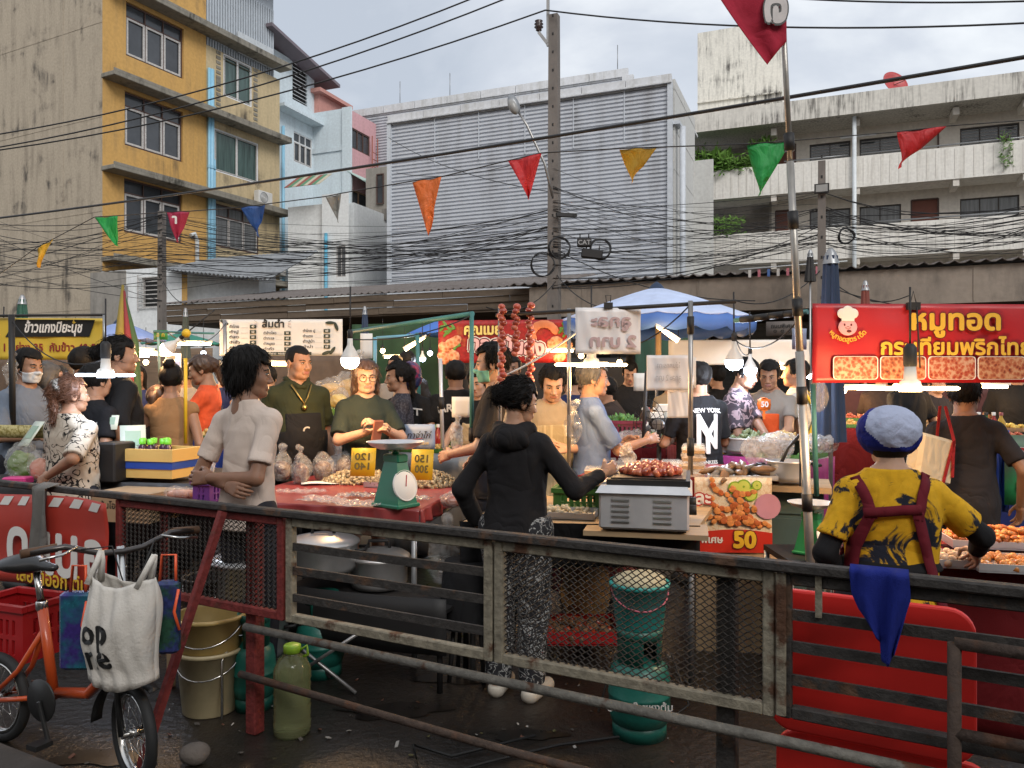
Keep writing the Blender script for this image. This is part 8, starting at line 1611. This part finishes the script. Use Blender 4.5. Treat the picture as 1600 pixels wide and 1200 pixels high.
for y_ in (-.058, .05): k = MB(); [k.bar(a_, b_, .022, .004, up=(0, 1, 0)) for a_, b_ in (((.06, y_, .02), (.10, y_*1.0, .27)), ((.10, y_, .27), (.04, y_*.3, .46)), ((.10, y_, .27), (.13, y_, .06)))]; ob('bag_strap', k, RS, tb, rot=(0, R(12), 0))
# --- behind the seafood table and griddle
p = man('stocky man in olive polo and black apron facing the seafood table', 465, 541, 5.95, 214, q=0, hair='buzz', sk=0, shirt=OLV, w=1.18, look=(R(22), -.08), belly=.02, sleeve=.8); apron(p, BLKC, .5, 1.20, halfw=.20); print_on(p, 'C', 1.08, .07, [mat('cream_logo', (.50, .46, .40), .6)], 1.18, 1, off=.045); k = MB(); k.tube([(-.07, .08, 1.39), (-.03, .125, 1.31), (0, .137, 1.26), (.03, .125, 1.31), (.07, .08, 1.39)], .006, 6); k.ball((0, .142, 1.235), .022, 8, 6); ob('necklace', k, mat('brass', (.50, .33, .10), .35, 1), p['t'])
f_ = Fld((-.15, -.15, 1.24), (.15, .15, 1.5), .009); f_.rc((-.07, -.02, 1.425), (-.02, .075, 1.375), .022, .02, .02); f_.rc((.07, -.02, 1.425), (.02, .075, 1.375), .022, .02, .02); f_.rc((-.07, -.02, 1.425), (.07, -.05, 1.43), .02, .02, .02); V_, Q_ = f_.net(); ob('collar', npmesh('collar', V_, Q_, OLV), parent=p['t'])
p = man('woman with round glasses and dark green t-shirt clasping a phone', 571, 563, 5.9, 206, q=0, female=True, hair='long', hc='brown', sk=1, shirt=DGR, w=1.16, sleeve=.85, look=(R(-6), -.06), arms=(((-.02, .26, 1.20), (-.9, .2, -1)), ((.03, .27, 1.17), (.9, .2, -1))), curl=1.0, locks=200, shorts=True, pants=BLK); glasses(p, mat('gold_wire', (.10, .06, .03), .4, .5))
k = MB(); k.box((.0, .31, 1.17), (.075, .012, .15), 0, Euler((R(-20), 0, R(10))).to_matrix(), bev=.006); tag(ob('phone', k, mat('copper_phone', (.40, .16, .10), .4), None, p['t'].location, p['t'].rotation_euler), 'copper coloured phone held by the woman with glasses', 'phone'); bpy.data.objects['phone'].scale = p['t'].scale
man('woman in charcoal lace blouse turned toward the snack bags', 624, 566, 6.7, 105, q=1, female=True, hair='pony', sk=0, shirt=LACE, w=1.05, sleeve=.7, arms=('front', 'front'), look=(R(8), -.1), locks=80)
WPR = mat('white_shirt_print', (.55, .53, .50), .7, var=.1)
p = man('person with red and blue dyed hair in a black lettered t-shirt', 640, 566, 7.0, -12, hair='perm', hc='redblue', shirt=BLK, w=1.05, face=False); print_on(p, 'BARNETT', 1.26, .085, WPR, 1.05, arc=.7); print_on(p, 'X', 1.08, .12, WPR, 1.05); print_on(p, 'REAL FAM', .94, .05, WPR, 1.05)
p = man('broad man in black t-shirt with arched white lettering on his back', 712, 562, 7.0, 6, hair='short', sk=2, shirt=BLK, w=1.15, face=False); print_on(p, 'BARNETT', 1.26, .09, WPR, 1.15, arc=.7); print_on(p, 'REAL PART', 1.0, .06, WPR, 1.15)
p = man('woman in a beige apron half hidden by the teal post', 749, 574, 6.7, 150, female=True, hair='pony', sk=1, shirt=BLK, arms=('work', 'work'), look=(R(10), -.25)); apron(p, C_('beige_apron', (.46, .36, .22)), .5, 1.2)
p = man('tall young man in black wearing a pale green mask', 772, 537, 5.15, 84, q=0, hair='short', sk=1, shirt=C_('washed_black_tshirt', (.026, .022, .020)), w=1.05, sleeve=.85, arms=(((-.10, .25, 1.0), (-.8, -.5, -.6)), ((.18, .12, .95), (.8, -.7, -.2))), look=(R(4), -.08), locks=350); facemask(p, MASKG)
p = man('cook in tan t-shirt and cream apron looking down at his hands', 862, 569, 5.5, 178, q=0, hair='short', sk=1, shirt=TAN, w=1.08, arms=(((-.09, .30, 1.10), (-.9, -.2, -.8)), ((.08, .31, 1.12), (.9, -.2, -.8))), look=(R(6), -.42), locks=250, curl=.9); apron(p, bandmat('striped_cream_apron', (.50, .42, .27), (.38, .31, .19), 30, .08, 0, (1, .1, .05)), .5, 1.25)
p = man('old grey haired man in steel blue t-shirt handing over a bag', 925, 562, 5.3, -82, q=0, hair='short', hc='grey', sk=0, shirt=BLU, w=.95, sleeve=.85, hem=.84, arms=(((-.12, .26, 1.11), (-.7, -.5, -.8)), ((.05, .36, 1.13), (.5, -.6, -1))), look=(R(-6), -.05), locks=200, curl=.8); print_on(p, 'C', 1.16, .16, WPR, .95, 1, cx=-.02)
man('person in navy t-shirt standing behind the old man', 893, 572, 7.2, 20, shirt=NVY, face=False); man('large person in dark brown t-shirt bending over a table', 976, 584, 7.2, 70, shirt=DBR, w=1.35, lean=.35, sleeve=.8, arms=('work', 'work')); man('woman with a hair bun looking down near the dark shutter', 984, 556, 8.8, 175, female=True, hair='bun', shirt=BLK, look=(0, -.4), sk=1)
p = man('person in black shirt with large white NY print on the back', 1092, 566, 6.0, 14, q=1, shirt=BLK, w=1.12, sleeve=.8, shorts=True, pants=BLK, face=False, arms=('front', 'front')); print_on(p, 'N', 1.14, .36, WPR, 1.12, bold=.02, width=.17, outline=0); print_on(p, 'Y', 1.10, .34, WPR, 1.12, bold=.02, width=.17, off=.016); print_on(p, 'NEW YORK', 1.31, .045, WPR, 1.12, arc=.5); print_on(p, 'YANKEES', .93, .035, WPR, 1.12)
man('vendor in mottled patterned t-shirt leaning over the fish pans', 1147, 556, 6.55, 232, q=1, shirt=PAT, sk=2, sleeve=.85, lean=.12, arms=(((.20, .40, .95), (-.6, -.4, -1)), ((.10, .34, 1.05), (.8, -.4, -.8))), look=(R(-10), -.3))
p = man('man in grey t-shirt and orange apron cooking behind the bulbs', 1203, 562, 6.9, 140, q=1, sk=0, shirt=GRY, w=1.12, arms=('work', 'work'), look=(R(15), -.3)); apron(p, C_('orange_apron', (.70, .10, .025)), .5, 1.22)
p = man('man in white t-shirt with crossed yellow apron straps', 1243, 560, 7.1, 62, q=1, shirt=WTE, w=1.15, face=False); YST = C_('yellow_strap', (.60, .40, .03)); strap(p, [(-.12, 1.38), (.0, 1.18), (.15, .95)], .04, YST, 1.15); strap(p, [(.12, 1.38), (.0, 1.18), (-.15, .95)], .04, YST, 1.15, off=.02)
# --- left side
p = man('woman in cream blouse with black squiggles and a zebra scrunchie', 112, 588, 5.0, -18, q=0, female=True, hair='pony', hc='auburn', shirt=BLOU, w=1.14, sleeve=.95, arms=('front', ((.02, -.20, 1.02), (1, -.6, -.1))), look=(R(-28), 0), locks=500, hem=.76, hand=(None, (0, -1, .3))); k = MB()
for j in range(14): a_ = 2*PI*j/14; k.ball((.045*math.cos(a_), -.105-.012*math.sin(a_*3), .155+.045*math.sin(a_)), (.022, .02, .022), 8, 6)
on_head(p, 'scrunchie', k, bandmat('zebra_scrunchie', (.45, .44, .42), (.02, .02, .02), 60, .06))
man('tall man in plain black t-shirt with tousled hair behind the foam box', 186, 522, 5.7, -48, q=1, hair='messy', shirt=BLK, w=1.2, sleeve=.85, look=(R(-20), 0), locks=250, face=False)
p = man('shorter person in black t-shirt with white block print', 150, 566, 5.45, -30, q=1, shirt=C_('black_print_tshirt', (.012, .012, .014)), face=False, locks=60); print_on(p, 'ET  OC', 1.24, .09, WPR, 1, cx=.05); print_on(p, 'GT  CC', 1.12, .09, WPR, 1, cx=.05)
man('black haired person standing behind the block print t-shirt', 132, 541, 6.3, -20, hair='short', shirt=BLK, face=False)
p = man('woman in grey blue shirt and white mask at the rice stall', 42, 546, 6.0, 248, q=1, female=True, hair='pony', shirt=DEN, w=1.12, sleeve=.9, arms=('front', 'front'), sk=0, look=(R(5), -.1)); facemask(p, MASK)
man('grey curly haired woman in dark floral blouse', 72, 565, 6.2, -24, female=True, hair='perm', hc='grey', shirt=FLOR, w=1.1, face=False); man('person with reddish hair bending behind the rice stall', 45, 540, 7.3, 120, hair='short', hc='auburn', shirt=DBR, look=(0, -.4))
man('woman in sleeveless brown top facing the back of the market', 268, 560, 6.1, 12, female=True, hair='bun', hc='black', shirt=BRT, sleeve=.12, face=False, arms=('front', 'down')); man('girl with plaited brown hair in front of the sweets counter', 247, 603, 6.15, 0, q=2, female=True, hair='pony', hc='brown', shirt=DBR, face=False)
p = man('girl in orange jersey serving at the sweets counter', 322, 553, 7.0, 96, q=1, female=True, hair='pony', hc='brown', shirt=ORT, sleeve=.85, arms=('work', 'work'), look=(R(4), -.3), sk=0); print_on(p, '16', 1.2, .1, BLKP, 1)
man('woman in dark sleeveless top at the drinks stall', 350, 562, 8.8, -20, female=True, hair='bun', shirt=NVY, sleeve=.1, face=False)
# --- deeper crowd
for lab, px, top, d, fc, sh, hr in (('dark dressed shopper behind the royal blue cap', 1418, 556, 7.0, 20, BLK, 'short'), ('shopper in dark brown between cap and polo man', 1378, 566, 8.2, 150, DBR, 'long'), ('dark dressed vendor bending at the street end stall', 1590, 548, 7.1, 150, BLK, 'short'), ('shopper in charcoal seen past the polo man', 1462, 572, 8.0, 190, CHA, 'bun'), ('grey capped shopper in the lime stall', 618, 556, 8.6, 170, GRY, 'buzz'), ('far shopper in black beneath the lime stall lamp', 636, 548, 9.4, 10, BLK, 'short'), ('far vendor in black beneath the shrimp banner', 800, 556, 8.4, 170, BLK, 'short'), ('far woman in brown beside the fritter counter', 905, 572, 8.6, 190, DBR, 'long'), ('far shopper in grey behind the girl in orange', 290, 568, 8.9, 30, GRY, 'short'), ('far shopper in navy at the drinks stall', 215, 572, 9.0, 200, NVY, 'long'), ('far vendor in white beside the rice banner', 92, 572, 8.8, 180, WTE, 'short'), ('far shopper behind the olive polo man', 420, 572, 8.6, 10, DBR, 'short'), ('far shopper in black behind the cool bulbs', 1120, 572, 9.2, 30, BLK, 'short'), ('far woman in tan near the green pleated sheet', 1048, 578, 9.0, 160, TAN, 'long')):
    man(lab, px, top, d, fc, shirt=sh, hair=hr, female=hr in ('long', 'bun'), face=abs(fc-180) < 60, sk=int(px) % 3)
for o_ in list(COL.objects):
    if o_.name.startswith('lettering') and o_.type == 'MESH' and o_.parent is None: print('loose', o_.name)
